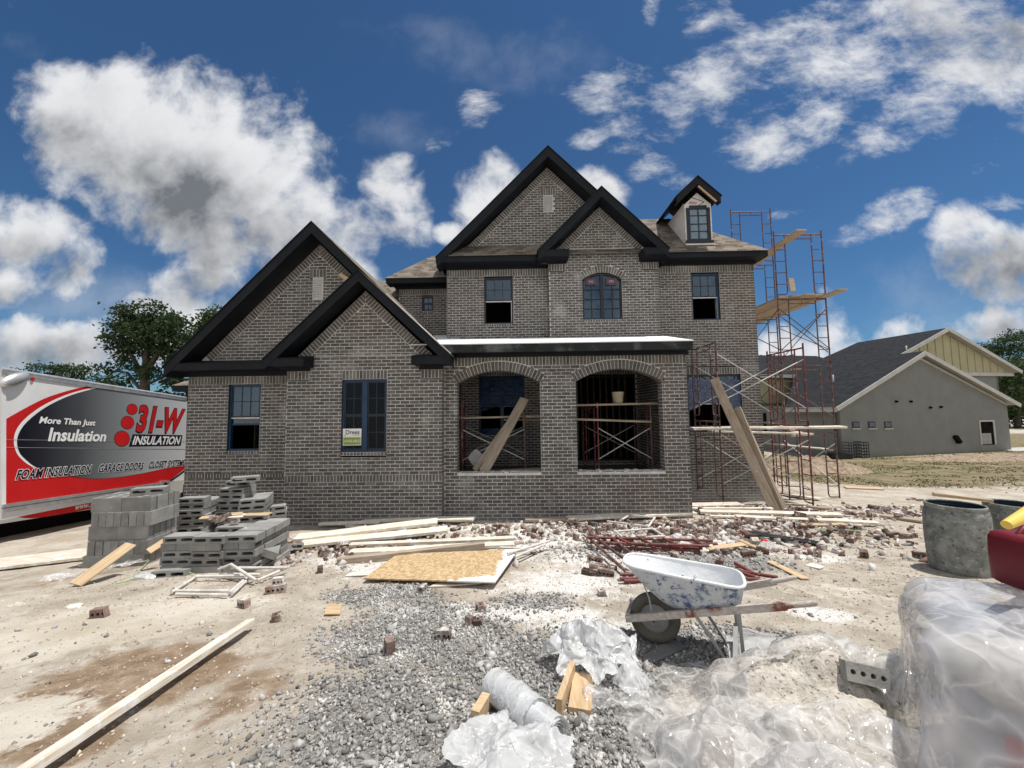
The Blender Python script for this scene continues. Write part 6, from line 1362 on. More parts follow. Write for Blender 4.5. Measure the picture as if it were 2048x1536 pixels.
# litter on the front stack
zt_ = g1.z-.07+6*.0945
for k, (px, py, s_) in enumerate(((440, 1068, .10), (425, 1075, .12), (452, 1062, .09), (470, 1060, .11), (432, 1060, .10), (445, 1076, .09))):
    q = P(px, py, 5.55+.1*(k % 3)); rest = put('b%d' % (k % 2), 'broken_brick', BR_BAT if k % 2 else BR_HALF, M_RUBBLE, (q.x, q.y, zt_+.04), (jit(.6), jit(.5), jit(3)), 'broken red brick piece on top of the low front block stack', 'brick', 'broken bricks on the front block stack')
for k, (a, b, w_, lab) in enumerate((((400, 1058), (420, 1052), .16, 'torn brown cardboard scrap at the left on the front block stack'), ((440, 1051), (500, 1049), .2, 'dusty white board scrap across the back of the front block stack'), ((490, 1052), (540, 1050), .15, 'thin tan board scrap at the right on the front block stack'), ((455, 1046), (485, 1042), .06, 'small wood stick on the white board scrap on the blocks'))):
    qa, qb = P(a[0], a[1], 5.8), P(b[0], b[1], 5.85); qa.z = qb.z = zt_+.015+.02*k; board('board_scrap', qa, qb, w_, .012, M_WOOD if k != 1 else M_PLANK, lab, 'scrap')

# ------------------------------------------------ planks and boards on the ground
def gplank(pa, pb, w_, t_, h0, h1, label, mat=None, group='loose planks', roll=0.0, name='plank'):
    a, b = G(*pa), G(*pb); a.z += h0+t_/2; b.z += h1+t_/2
    d = ray(*pa); a = a-Vector((d.x, d.y, 0))*((h0+t_/2)/-d.z if d.z < -.01 else 0); d = ray(*pb); b = b-Vector((d.x, d.y, 0))*((h1+t_/2)/-d.z if d.z < -.01 else 0)
    a.z = gz(a.x, a.y)+h0+t_/2; b.z = gz(b.x, b.y)+h1+t_/2
    return board(name, a, b, w_, t_, mat or M_PLANK, label, 'plank' if name == 'plank' else 'board', group, roll)
for pa, pb, w_, t_, h0, h1, lab, mt in (
    ((592, 1081), (875, 1053), .29, .05, .10, .22, 'widest pale scaffold plank, slanting over the rubble at left', None), ((600, 1092), (895, 1062), .27, .045, .04, .16, 'pale plank directly under the widest slanting one', None),
    ((690, 1042), (948, 1043), .24, .045, .06, .08, 'pale plank behind the slanting one, close to the bay wall', None), ((640, 1050), (760, 1048), .12, .04, .06, .08, 'narrow pale board poking out left behind the slanting plank', None), ((695, 1053), (800, 1063), .10, .035, .02, .06, 'thin pale board under the crossing planks', None), ((690, 1045), (860, 1052), .16, .04, .0, .02, 'reddish stained plank crossing under the plank by the bay wall', M_WOODDK),
    ((700, 1093), (1028, 1078), .12, .045, .05, .07, 'narrow pale plank at the back of the pair behind the orange board', None), ((700, 1105), (1028, 1090), .17, .045, .02, .03, 'pale plank at the front of the pair behind the orange board', None), ((674, 1124), (968, 1094), .10, .09, .0, .03, 'brownish square timber just behind the orange board', M_WOODDK),
    ((893, 1034), (1220, 1024), .10, .05, .04, .04, 'long pale timber lying along the foot of the porch wall, left part', None), ((1135, 1041), (1388, 1029), .25, .045, .06, .08, 'pale plank in mid rubble below the right porch arch', None), ((1050, 1044), (1140, 1041), .12, .05, .04, .05, 'short grey timber end left of the mid rubble plank', M_WOODDK),
    ((1160, 1014), (1482, 1011), .34, .05, .03, .03, 'wide pale plank at the foot of the right porch pier', None), ((1200, 1020), (1545, 1022), .12, .05, .06, .06, 'long pale timber in front of the wide plank by the porch pier', None), ((1400, 1026), (1682, 1031), .24, .045, .06, .07, 'pale plank running right from the porch corner', None), ((1420, 1034), (1700, 1041), .10, .04, .02, .03, 'thin timber under the plank right of the porch corner', None), ((1472, 1036), (1755, 1048), .16, .045, .06, .05, 'pale plank crossing over the rubble toward the drums', None),
    ((1640, 1018), (1848, 1043), .22, .045, .05, .03, 'grey weathered plank slanting down to the drums', M_WOODDK), ((1575, 1010), (1660, 1022), .22, .045, .04, .04, 'grey plank end below the leaning plank bundle', M_WOODDK), ((1570, 988), (1640, 1000), .2, .04, .04, .04, 'pale plank between the scaffold feet', None),
    ((1415, 1098), (1488, 1089), .12, .015, .05, .08, 'tan lath lying behind the wheelbarrow tub', M_WOOD), ((1540, 1124), (1612, 1158), .10, .012, .01, .01, 'thin tan board on the dirt right of the red tubes', M_WOOD), ((1690, 975), (1765, 978), .3, .03, .02, .02, 'tan board scrap on the edge of the grass lot', M_WOOD), ((1600, 1052), (1690, 1050), .12, .02, .05, .05, 'tan lath on the rubble behind the black board', M_WOOD),
    ((1500, 1066), (1642, 1088), .16, .02, .06, .02, 'dark slate grey trim board lying across the rubble', M_TRIMDUST), ((1480, 1082), (1520, 1098), .09, .02, .08, .02, 'short pinkish board on the front of the rubble', M_WOOD)):
    gplank(pa, pb, w_, t_, h0, h1, lab, mt, 'loose planks')
# long pale 2x4 in the foreground, its far end propped
a, b = G(500, 1262), G(112, 1536); d_ = (b-a).normalized(); b = b+d_*.35
board('plank', (a.x, a.y, a.z+.075), (b.x, b.y, gz(b.x, b.y)+.085), .074, .045, M_PLANK, 'long pale two by four across the bottom left foreground', 'plank', roll=.12)
# pale sheet by the truck
a = [G(-40, 1148), G(172, 1122), G(172, 1103), G(-40, 1128)]; mb = MB(); mb.hexa([(p.x, p.y, gz(p.x, p.y)+.02) for p in a]+[(p.x, p.y, gz(p.x, p.y)+.055) for p in a]); o = mb.build('sheet_board', M_PLANK); tag(recentre(o), 'pale mortar dusted sheet lying in front of the truck', 'board')
a, b = G(150, 1175), P(262, 1088, 5.1); board('leaning_board', (a.x, a.y, a.z+.03), b, .16, .02, M_WOOD, 'tan board leaning on the stack beside the truck', 'board', up=(0, -1, .4)); 
a, b = P(297, 1103, 5.15), P(330, 1082, 5.3); board('leaning_board', a, b, .10, .02, M_WOOD, 'short tan board leaning between the two block stacks', 'board', up=(0, -1, .4))
# orange OSB sheet
c4 = [G(727, 1165), G(990, 1180), G(1037, 1115), G(795, 1116)]
cc = sum(c4, Vector())/4; ax = ((c4[1]-c4[0])+(c4[2]-c4[3])); ax.z = 0; ax.normalize(); ay_ = Vector((-ax.y, ax.x, 0)); mb = MB(); hs = [.03, .07, .10, .04]
bot = [((p-cc).dot(ax), (p-cc).dot(ay_), gz(p.x, p.y)-cc.z+h_) for p, h_ in zip(c4, hs)]; top = [(x, y, z+.016) for x, y, z in bot]; mb.hexa(bot+top)
o = mb.build('osb_sheet', M_OSB); o.location = cc; o.rotation_euler = (0, 0, math.atan2(ax.y, ax.x)); tag(o, 'orange strand board sheet with white dusted edge lying on the ground', 'board')
p = [G(858, 1178), G(960, 1170), G(985, 1160), G(880, 1165)]; mb = MB(); mb.hexa([(q.x, q.y, q.z+.005) for q in p]+[(q.x, q.y, q.z+.02) for q in p]); o = mb.build('board_scrap', M_PLANK); tag(recentre(o), 'pale board scrap under the orange strand board', 'board')
for pts, h_, lab, mt in (([(648, 1232), (680, 1232), (684, 1212), (655, 1212)], .012, 'flat pinkish square tile scrap on the gravel edge', M_WOOD), ([(1283, 1318), (1312, 1327), (1375, 1297), (1343, 1282)], .008, 'thin grey sheet scrap in front of the wheelbarrow wheel', M_CMU), ([(690, 1155), (740, 1152), (745, 1146), (700, 1148)], .01, 'pale chip board scrap under the square timber', M_PLANK), ([(1610, 1133), (1640, 1140), (1650, 1136), (1622, 1128)], .01, 'small white scrap on the dirt right of the rubble', M_PLANK)):
    p = [G(*q) for q in pts]; mb = MB(); mb.hexa([(q.x, q.y, q.z+.006) for q in p]+[(q.x, q.y, q.z+.006+h_) for q in p]); o = mb.build('board_scrap', mt); tag(recentre(o), lab, 'scrap')
# steel tube frames lying about
def on(px, py, h=.03):
    d = ray(px, py); g_ = G(px, py); k = h/-d.z if d.z < -.01 else 0; q = g_-Vector((d.x, d.y, 0))*k; return Vector((q.x, q.y, gz(q.x, q.y)+h))
def tubes(name, segs, r, mat, label, cat, group=None, base=None):
    t = thing(name, on(*segs[0][0][:2], 0), label, cat, group); k = 0
    for pts in segs:
        mb = MB(); mb.tube([on(*p) for p in pts], r if len(pts) > 2 or k < 6 else r*.8, 8); mb.build('tube', mat, t); k += 1
    return t
tubes('tube_frame', [[(343, 1187, .03), (394, 1154, .03)], [(345, 1184, .03), (459, 1184, .03)], [(352, 1190, .025), (455, 1192, .025)], [(458, 1188, .03), (492, 1158, .03)], [(392, 1156, .05), (490, 1154, .05)], [(464, 1190, .03), (494, 1162, .03)]], .017, M_SCPALE, 'pale mortar crusted square tube frame lying on the dirt, front one', 'frame', 'pale tube frames')
tubes('tube_frame', [[(437, 1144, .10), (462, 1137, .16), (512, 1164, .06)], [(462, 1142, .12), (575, 1140, .10)], [(514, 1163, .04), (578, 1138, .08)], [(440, 1150, .05), (520, 1152, .05)]], .017, M_SCPALE, 'pale mortar crusted tube frame lying on the dirt, rear one at the block stack', 'frame', 'pale tube frames')
for segs, lab, mt in (
    ([[(1173, 1078, .16), (1425, 1083, .16)], [(1192, 1089, .13), (1418, 1095, .14)], [(1232, 1077, .17), (1260, 1091, .14)], [(1275, 1077, .17), (1302, 1091, .14)], [(1327, 1079, .17), (1352, 1093, .14)], [(1385, 1081, .17), (1408, 1095, .14)]], 'topmost red ladder frame of the pile behind the wheelbarrow', M_SCRED),
    ([[(1180, 1087, .08), (1405, 1099, .09)], [(1200, 1097, .06), (1400, 1103, .07)], [(1222, 1083, .10), (1245, 1098, .07)], [(1290, 1085, .10), (1312, 1100, .07)], [(1345, 1088, .10), (1365, 1101, .07)]], 'red ladder frame under the topmost one of the pile', M_SCRED),
    ([[(1172, 1056, .20), (1182, 1072, .17), (1288, 1150, .06)], [(1180, 1080, .12), (1262, 1155, .05)], [(1216, 1072, .15), (1300, 1140, .05)], [(1240, 1152, .07), (1300, 1150, .07)], [(1190, 1090, .12), (1210, 1082, .12)]], 'rusty frame slanting left of the tub under the red pile', M_SCDARK),
    ([[(1240, 1160, .05), (1345, 1157, .05)], [(1250, 1148, .06), (1330, 1147, .06)], [(1248, 1164, .03), (1290, 1163, .03)]], 'short red frame end on the gravel in front of the pile', M_SCRED),
    ([[(1440, 1138, .06), (1556, 1158, .06)], [(1470, 1130, .08), (1512, 1152, .06)], [(1440, 1156, .04), (1555, 1164, .04)], [(1475, 1146, .07), (1520, 1160, .05)]], 'red tubes sticking out right behind the wheelbarrow tub', M_SCRED)):
    tubes('ladder_frame', segs, .021, mt, lab, 'frame', 'lying scaffold frames')
for segs, lab in (([[(1215, 1049, .10), (1300, 1057, .10)], [(1258, 1036, .14), (1310, 1044, .14)], [(1310, 1044, .14), (1296, 1058, .10)], [(1262, 1034, .14), (1240, 1048, .1)]], 'pale grey bent tube frame on the rubble below the mid plank'), ([[(1228, 1066, .12), (1305, 1060, .12)], [(1305, 1060, .12), (1326, 1072, .1)], [(1230, 1064, .12), (1245, 1076, .1)], [(1296, 1075, .1), (1330, 1073, .1)]], 'pale grey tube frame just behind the red frame pile'),
                  ([[(1000, 1100, .12), (1042, 1101, .12)], [(1015, 1113, .14), (1100, 1085, .12)], [(1008, 1110, .08), (1080, 1098, .08)], [(1030, 1118, .1), (1090, 1092, .1)]], 'pale bundle of tube legs on the corner of the orange board')):
    tubes('tube_frame', segs, .018, M_SCPALE, lab, 'frame', 'pale tube frames')
# small scraps with a colour of their own
def lump(name, c, r, mat, label, cat, seed, sq=(1, 1, .7)):
    bm = bmesh.new(); bmesh.ops.create_icosphere(bm, subdivisions=3, radius=1.0); me = bpy.data.meshes.new(name)
    for v in bm.verts:
        p = v.co.copy(); k = 1+.35*mnoise.noise(p*1.7+Vector((seed, 0, 0)))+.22*abs(mnoise.noise(p*4+Vector((0, seed, 0)))); v.co = Vector((p.x*sq[0], p.y*sq[1], p.z*sq[2]))*k*r
    bm.to_mesh(me); bm.free(); o = link_mesh(name, me, None, [mat]); o.location = c; return tag(o, label, cat)
q = on(1269, 1022, .07); lump('plastic_scrap', q, .05, M_BLUEBIT, 'small blue plastic scrap on the planks at the porch wall', 'scrap', 3)
q = on(1529, 1083, .07); lump('plastic_cup', q, .035, M_RED, 'crushed bright red cup in the rubble', 'cup', 4)
q = on(1534, 1094, .04); lump('plastic_scrap', q, .09, M_POLYCLEAR, 'crumpled clear plastic scrap below the red cup', 'scrap', 5)
q = on(1355, 1076, .10); lump('plastic_scrap', q, .08, M_POLY, 'white crumpled bag scrap behind the red frames', 'scrap', 6)
q = on(290, 1155, .02); lump('plastic_scrap', q, .10, M_POLY, 'white plastic scrap in front of the block stacks', 'scrap', 7, (1.3, .8, .4))
q = on(148, 1213, .0); lump('flat_stone', q, .055, M_PLANK, 'flat white stone on the dirt at left', 'stone', 8, (1.3, .9, .35))
q = on(32, 1211, .0); lump('flat_stone', q, .06, M_SAND, 'flat tan stone near the left edge', 'stone', 9, (1.3, .9, .35))
for pts, lab in (([(232, 1168, .01), (300, 1150, .03), (345, 1140, .05), (392, 1150, .02)], 'green strap looping in front of the low block stack'), ([(1630, 1058, .05), (1700, 1062, .04), (1780, 1070, .03)], 'green strap lying in the rubble near the drums'), ([(252, 1118, .1), (285, 1105, .2), (300, 1122, .05), (262, 1160, .01)], 'green strap curling beside the truck side block stack')):
    mb = MB(); mb.tube([on(*p) for p in pts], .006, 5); o = mb.build('plastic_strap', M_STRAP); tag(recentre(o), lab, 'strap')

# ---------------------------------------------------------------- wheelbarrow
wb_o = Vector((1.05, 3.20, gz(1.05, 3.20))); wa = R(-24)
wbx, wby = Vector((math.cos(wa), math.sin(wa), 0)), Vector((-math.sin(wa), math.cos(wa), 0))
wb = thing('wheelbarrow', tuple(wb_o), 'blue wheelbarrow crusted with white mortar standing on the gravel', 'wheelbarrow')
def wl_(x, y, z): return wb_o+wbx*x+wby*y+Vector((0, 0, z-.10*(x*wbx.y+y*wby.y)))
def conv(mb, z0=0): mb.v = [tuple(wl_(*v)) for v in mb.v]; return mb
def tub_ring(f, inset=0.0, n=44):
    """f 0 at the floor of the tub, 1 at the rim; the nose rakes forward"""
    g_ = f**.85; xc_, hl, hw = .355*(1-g_)+.205*g_, .235*(1-g_)+.425*g_-inset, .165*(1-g_)+.26*g_-inset; z = .335+.255*f
    out = []
    for k in range(n):
        a = 2*math.pi*k/n; ca, sa = math.cos(a), math.sin(a); e = .55 if ca > 0 else .80
        x = xc_+hl*math.copysign(abs(ca)**e, ca); y = hw*math.copysign(abs(sa)**.62, sa)
        if ca < 0: y *= 1-.18*abs(ca)
        out.append((x, y, z+f*.03*(-(x-.2)/.4)+(1-f)*.10*(x-.355)+.008*f*math.sin(a*3)))
    return out
n = 44; outer, inner_ = [tub_ring(f) for f in np.linspace(0, 1, 9)], [tub_ring(f, .008) for f in np.linspace(1, .04, 9)]
mb = MB(); rings = outer; mb.add([p for r_ in rings for p in r_], [(i*n+k, i*n+(k+1) % n, (i+1)*n+(k+1) % n, (i+1)*n+k) for i in range(8) for k in range(n)]+[tuple(range(n))[::-1]], 0, smooth=True); conv(mb).build('tub', M_TUB, wb)
mb = MB(); rings = inner_; mb.add([p for r_ in rings for p in r_], [(i*n+k, i*n+(k+1) % n, (i+1)*n+(k+1) % n, (i+1)*n+k) for i in range(8) for k in range(n)]+[tuple(range(8*n, 9*n))], 0, smooth=True); conv(mb).build('tub_lining', M_TUBIN, wb)
mb = MB(); mb.tube([Vector(p)+Vector((0, 0, .002)) for p in outer[-1]], .012, 8, 0, True); conv(mb).build('rim', M_TUBIN, wb)
mb = MB(); mb.lathe([(.115, -.03), (.125, -.042), (.16, -.050), (.188, -.04), (.2, -.018), (.2, .018), (.188, .04), (.16, .05), (.125, .042), (.115, .03)], (0, 0, .2), 36, 0, 'y'); mb.v = [(x*.95, y, .19+(z-.2)*.95) for x, y, z in mb.v]; conv(mb); wh = mb.build('wheel', M_RUBBER, wb)
mb = MB(); mb.lathe([(.0, -.022), (.06, -.026), (.085, -.012), (.118, -.03), (.118, .03), (.085, .012), (.06, .026), (.0, .022)], (0, 0, .19), 28, 0, 'y'); conv(mb).build('hub', M_GREYPL, wh)
for sd in (-1, 1):
    mb = MB(); A, B, C_ = Vector((-.20, sd*.125, .195)), Vector((.84, sd*.25, .497)), Vector((1.0, sd*.272, .545))
    mb.bar(A, B, .034, .050, Zv); d = (C_-B).normalized(); mb.tube([B-d*.02, B+d*.03, C_-d*.02, C_], [.024, .019, .018, .010], 10); conv(mb).build('handle', M_RAIL, wb)
    mb = MB(); mb.tube([(.30, sd*.185, .32), (.43, sd*.195, .13), (.50, sd*.20, .014), (.57, sd*.20, .014), (.585, sd*.21, .12), (.57, sd*.215, .41)], .012, 7); conv(mb).build('leg', M_GREYPL, wb)
    mb = MB(); mb.tube([(.0, sd*.14, .24), (-.02, sd*.15, .38), (-.06, sd*.16, .50)], .006, 6); conv(mb).build('brace', M_GREYPL, wb)
mb = MB(); mb.bar((-.19, -.12, .20), (-.19, .12, .20), .03, .07, Zv); conv(mb).build('nose_board', M_RAIL, wb)
for q0_, q1_, w_, t_ in (((0, -.13, .19), (0, .13, .19), .016, .016), ((.56, -.20, .385), (.56, .20, .385), .05, .02), ((.25, -.165, .312), (.25, .165, .312), .05, .02), ((.535, -.2, .06), (.575, .2, .16), .03, .01)):
    mb = MB(); mb.bar(q0_, q1_, w_, t_, Zv); conv(mb).build('crossbar', M_GREYPL, wb)

# ---------------------------------------------------------------- drums
def drum(c, r, h, label):
    t = thing('drum', c, label, 'drum', 'open plastic drums'); tl = Vector((.03, 0, 1))
    mb = MB(); prof = [(0, 0), (r*.86, 0), (r*.95, .03), (r*.985, .12), (r*1.0, h*.33), (r*.99, h*.345), (r*.99, h*.36), (r*1.005, h*.38), (r*1.01, h*.62), (r*1.0, h*.635), (r*1.0, h*.65), (r*1.0, h*.67), (r*.985, h*.84), (r*.93, h*.925), (r*.90, h*.94)]
    mb.lathe(prof, c, 48); mb.v = [(x+.012*mnoise.noise((x*3, y*3, z*3)), y+.012*mnoise.noise((y*3, x*3, z*3+5)), z) for x, y, z in mb.v]; mb.build('drum_wall', M_DRUM, t)
    mb = MB(); mb.lathe([(r*.90, h*.935), (r*.935, h*.945), (r*.94, h*.985), (r*.92, h), (r*.89, h), (r*.885, h*.98)], c, 48); mb.build('rim', M_DRUM, t)
    mb = MB(); mb.lathe([(r*.885, h*.985), (r*.90, h*.9), (r*.93, h*.5), (r*.92, .05), (0, .04)], c, 40); mb.build('lining', M_DRUMIN, t); return t
q = P(1921, 1140, 4.95); drum((q.x, 4.95, gz(q.x, 4.95)-.03), .285, P(1921, 1007, 4.95).z-gz(q.x, 4.95)+.03, 'grey mortar caked open drum, the nearer of the two')
q = P(2040, 1140, 5.25); drum((q.x, 5.25, gz(q.x, 5.25)-.03), .285, P(2040, 1006, 5.25).z-gz(q.x, 5.25)+.03, 'grey mortar caked open drum at the right edge, behind the red can')
for k, (pa, pb, lab) in enumerate((((1866, 986), (1985, 1001), 'upper thin yellow lath sticking over the drums'), ((1866, 990), (1985, 1004), 'lower thin yellow lath sticking over the drums'))):
    board('lath', P(pa[0], pa[1], 5.45), P(pb[0], pb[1], 5.3), .04, .02, M_WOOD, lab, 'lath', 'yellow laths on the drums')

# ---------------------------------------------------------------- crumpled plastics
def crease(p, s_, seed):
    v = Vector((p[0]*s_+seed, p[1]*s_, p[2]*s_)); v = v+Vector((mnoise.noise(v*.7), mnoise.noise(v*.7+Vector((9, 2, 4))), 0))*.6
    r_ = lambda q: (1-abs(mnoise.noise(q))*1.9)
    a_ = r_(v*.8); b_ = r_(v*1.7+Vector((3, 1, 7))); c_ = r_(v*3.6+Vector((1, 8, 2)))
    return .30+.42*(a_*abs(a_)-.25)+.26*(b_*abs(b_)-.25)+.12*(c_-.5)
def fold(p, s_, seed):
    """straight sharp creases of a film that has been folded and crushed"""
    rg = random.Random(int(seed*13+5)); v = Vector(p)*s_; v = v+Vector((mnoise.noise(v*.5+Vector((seed, 0, 0))), mnoise.noise(v*.5+Vector((0, seed, 4))), mnoise.noise(v*.5+Vector((2, 5, seed)))))*.55; o = 0.0
    for k in range(7):
        f = (.55, .8, 1.1, 1.5, 2.1, 3.0, 4.2)[k]; d_ = Vector((rg.gauss(0, 1), rg.gauss(0, 1), rg.gauss(0, .8))).normalized(); t = v.dot(d_)*f+rg.random()
        gate = .5+.5*mnoise.noise(v*.45+Vector((k*3.1, seed, k))); o += (abs((t % 1.0)-.5)-.25)*gate/f**.8
    return o
def cloth(X, rest, collide, steps=110, iters=7, seed=1, g=2.6, dt=.016, mu=.75, bend=.5, rough=.012):
    """a small position based cloth: film of rest-length excess `rest` settles on what is under it and buckles into creases"""
    rg = np.random.default_rng(seed); X = X.astype(float); nv, nu, _ = X.shape
    X = X+rg.normal(size=X.shape)*.0012*np.array([1, 1, 2.5])
    lowf = rg.normal(size=(nv//7+2, nu//7+2)); jj, ii_ = np.meshgrid(np.linspace(0, lowf.shape[0]-1.001, nv), np.linspace(0, lowf.shape[1]-1.001, nu), indexing='ij'); j0, i0 = jj.astype(int), ii_.astype(int); fj, fi = jj-j0, ii_-i0
    X[..., 2] += rough*(lowf[j0, i0]*(1-fj)*(1-fi)+lowf[j0+1, i0]*fj*(1-fi)+lowf[j0, i0+1]*(1-fj)*fi+lowf[j0+1, i0+1]*fj*fi)
    Xp = X.copy(); G_ = []
    def grp(dj, di, k):
        for par in (0, 1):
            if di and not dj: A = (slice(None), slice(par*di, nu-di, 2*di) if di == 1 else slice(par, nu-di, 1)); B = (slice(None), slice(A[1].start+di, None if A[1].stop+di >= nu else A[1].stop+di, A[1].step))
            elif dj and not di: A = (slice(par*dj, nv-dj, 2*dj) if dj == 1 else slice(par, nv-dj, 1), slice(None)); B = (slice(A[0].start+dj, None if A[0].stop+dj >= nv else A[0].stop+dj, A[0].step), slice(None))
            else:
                A = (slice(par, nv-1, 2), slice(0, nu-1) if di > 0 else slice(1, nu)); B = (slice(par+1, nv, 2), slice(1, nu) if di > 0 else slice(0, nu-1))
            if (dj > 1 or di > 1) and par: continue
            a0, b0 = X[A], X[B]; m_ = min(a0.shape[0], b0.shape[0]); n_ = min(a0.shape[1], b0.shape[1])
            L = np.linalg.norm((X0_[B][:m_, :n_]-X0_[A][:m_, :n_]), axis=-1)*rest; G_.append((A, B, m_, n_, L, k))
    X0_ = X.copy()
    for d_ in ((0, 1, .95), (1, 0, .95), (1, 1, .45), (1, -1, .45), (0, 2, bend*.5), (2, 0, bend*.5), (0, 4, bend*.35), (4, 0, bend*.35)): grp(*d_)
    for st in range(steps):
        V_ = (X-Xp)*.965; Xp = X.copy(); X = X+np.clip(V_, -.03, .03); X[..., 2] -= g*dt*dt
        for it in range(iters):
            for A, B, m_, n_, L, k in G_:
                a_, b_ = X[A][:m_, :n_], X[B][:m_, :n_]; d_ = b_-a_; l_ = np.linalg.norm(d_, axis=-1)+1e-9; c_ = (.5*k*(l_-L)/l_)[..., None]*d_
                Ca = np.zeros_like(X); X[A][:m_, :n_] += c_; X[B][:m_, :n_] -= c_
            X, hit = collide(X)
        Xp = np.where(hit[..., None], X*(mu)+Xp*(1-mu), Xp)
    return X
def wrinkle(X, amp, ang_, f, seed, aspect=.22):
    """crisp long creases pressed into a settled film, running along the bearing ang_"""
    N_ = np.cross(np.gradient(X, axis=1), np.gradient(X, axis=0)); N_ /= np.linalg.norm(N_, axis=-1, keepdims=True)+1e-9; N_ *= np.sign(N_[..., 2:3]+1e-6)
    c_, s_ = math.cos(ang_), math.sin(ang_); D_out = np.zeros(X.shape[:2])
    for j in range(X.shape[0]):
        for i in range(X.shape[1]):
            x, y, z = X[j, i]; a_, b_ = x*c_+y*s_-z*.35, -x*s_+y*c_+z*.5; wx = .35*mnoise.noise((x*3, y*3, z*3+seed)); o = 0
            for k, (ff, am) in enumerate(((1, 1), (2.1, .5), (4.3, .22))): n_ = 1-abs(mnoise.noise((a_*f*ff*aspect+seed*3+k, b_*f*ff+wx*ff*2, seed+k)))*1.7; o += am*max(0, n_)**3
            D_out[j, i] = o-.45
    return X+N_*D_out[..., None]*amp
def facets(nv, nu, cv, cu, amp, seed, levels=3, fall=.45):
    """piecewise flat random relief: what is left in a film once it has been crushed"""
    rg = np.random.default_rng(seed); o = np.zeros((nv, nu)); a_ = amp
    for l in range(levels):
        g_ = rg.uniform(-1, 1, (cv+2, cu+2)); dg = rg.random((cv+2, cu+2)) < .5
        jj, ii_ = np.meshgrid(np.linspace(0, cv-.001, nv), np.linspace(0, cu-.001, nu), indexing='ij')
        jw = np.clip(jj+.35*np.sin(ii_*1.7+seed+l), 0, cv-.001); iw = np.clip(ii_+.35*np.sin(jj*1.9+2*seed+l), 0, cu-.001)
        j0, i0 = jw.astype(int), iw.astype(int); fj, fi = jw-j0, iw-i0; A_, B_, C_, D_ = g_[j0, i0], g_[j0, i0+1], g_[j0+1, i0], g_[j0+1, i0+1]
        t1 = np.where(fj+fi < 1, A_+(B_-A_)*fi+(C_-A_)*fj, D_+(C_-D_)*(1-fi)+(B_-D_)*(1-fj)); t2 = np.where(fi > fj, A_+(B_-A_)*fi+(D_-B_)*fj, A_+(D_-C_)*fi+(C_-A_)*fj)
        o += a_*np.where(dg[j0, i0], t1, t2); a_ *= fall; cv, cu = cv*2+1, cu*2+1
    return o
def crushed(X, amp, cell, seed, levels=3, fall=.45, floor=None, xyz=(.8, .8, 1)):
    nv, nu, _ = X.shape; L = np.linalg.norm(X[0, -1]-X[0, 0]); H = np.linalg.norm(X[-1, 0]-X[0, 0]); cu, cv = max(2, int(L/cell)), max(2, int(H/cell)); X = X.copy()
    for k in range(3): X[..., k] += facets(nv, nu, cv, cu, amp*xyz[k], seed*7+k, levels, fall)
    if floor is not None: h = floor(X[..., 0], X[..., 1]); X[..., 2] = np.maximum(X[..., 2], h)
    return X
def over(hfun, lift=.004):
    def f(X):
        h = hfun(X[..., 0], X[..., 1])+lift; hit = X[..., 2] < h; X[..., 2] = np.where(hit, h, X[..., 2]); return X, hit
    return f
def film(name, X, mat, label, cat, keep=None, parent=None):
    nv, nu, _ = X.shape; fs = []
    for j in range(nv-1):
        for i in range(nu-1):
            if keep is None or keep(j/(nv-1), i/(nu-1), X[j, i]): a_ = j*nu+i; fs.append((a_, a_+1, a_+nu+1, a_+nu))
    used = np.zeros(nv*nu, bool); fa = np.array(fs); used[fa.ravel()] = True; rm = np.cumsum(used)-1
    mb = MB(); mb.add([tuple(p) for p in X.reshape(-1, 3)[used]], [tuple(rm[q] for q in f) for f in fs], 0, smooth=True); o = mb.build(name, mat, parent)
    if label: tag(recentre(o), label, cat)
    return o
def sheet(c, rx, ry, rot, nu, nv, z0):
    u_, v_ = np.meshgrid(np.linspace(-rx, rx, nu), np.linspace(-ry, ry, nv)); X = np.zeros((nv, nu, 3)); X[..., 0] = c[0]+u_*math.cos(rot)-v_*math.sin(rot); X[..., 1] = c[1]+u_*math.sin(rot)+v_*math.cos(rot); X[..., 2] = z0(X[..., 0], X[..., 1]) if callable(z0) else z0
    return X
# sand spilled over mortar bags, half covered by clear film
SC = (1.62, 2.22); SRX, SRY = .88, .62
def bumps_(u, v, L): return sum(h*max(0.0, 1-((u-a)/rx)**2-((v-b)/ry)**2)**.75 if ((u-a)/rx)**2+((v-b)/ry)**2 < 1 else 0 for a, b, rx, ry, h in L)
SB = [(-.05, .42, .62, .45, .26), (.45, .35, .60, .55, .22), (-.25, -.12, .55, .42, .17), (.35, -.20, .55, .45, .15), (.75, .0, .4, .6, .2), (-.1, .1, .95, .85, .10), (-.3, -.55, .5, .35, .16), (.3, -.62, .5, .3, .15)]
def hs(u, v): return bumps_(u, v, SB)*.80
vs_, fs = [], []; nu, nv = 96, 72
for j in range(nv+1):
    for i in range(nu+1):
        u_, v_ = -1+2*i/nu, -1+2*j/nv; x, y = SC[0]+u_*SRX, SC[1]+v_*SRY; h = hs(u_, v_)
        pit = max(0, mnoise.noise((x*34, y*34, 2))-.15)*.035+max(0, mnoise.noise((x*60, y*60, 9))-.2)*.02
        vs_.append((x, y, gz(x, y)-.02+h+.012*mnoise.noise((x*9, y*9, 4))-pit))
fs = [(j*(nu+1)+i, j*(nu+1)+i+1, (j+1)*(nu+1)+i+1, (j+1)*(nu+1)+i) for j in range(nv) for i in range(nu) if math.hypot(-1+2*(i+.5)/nu, -1+2*(j+.5)/nv) < .99]
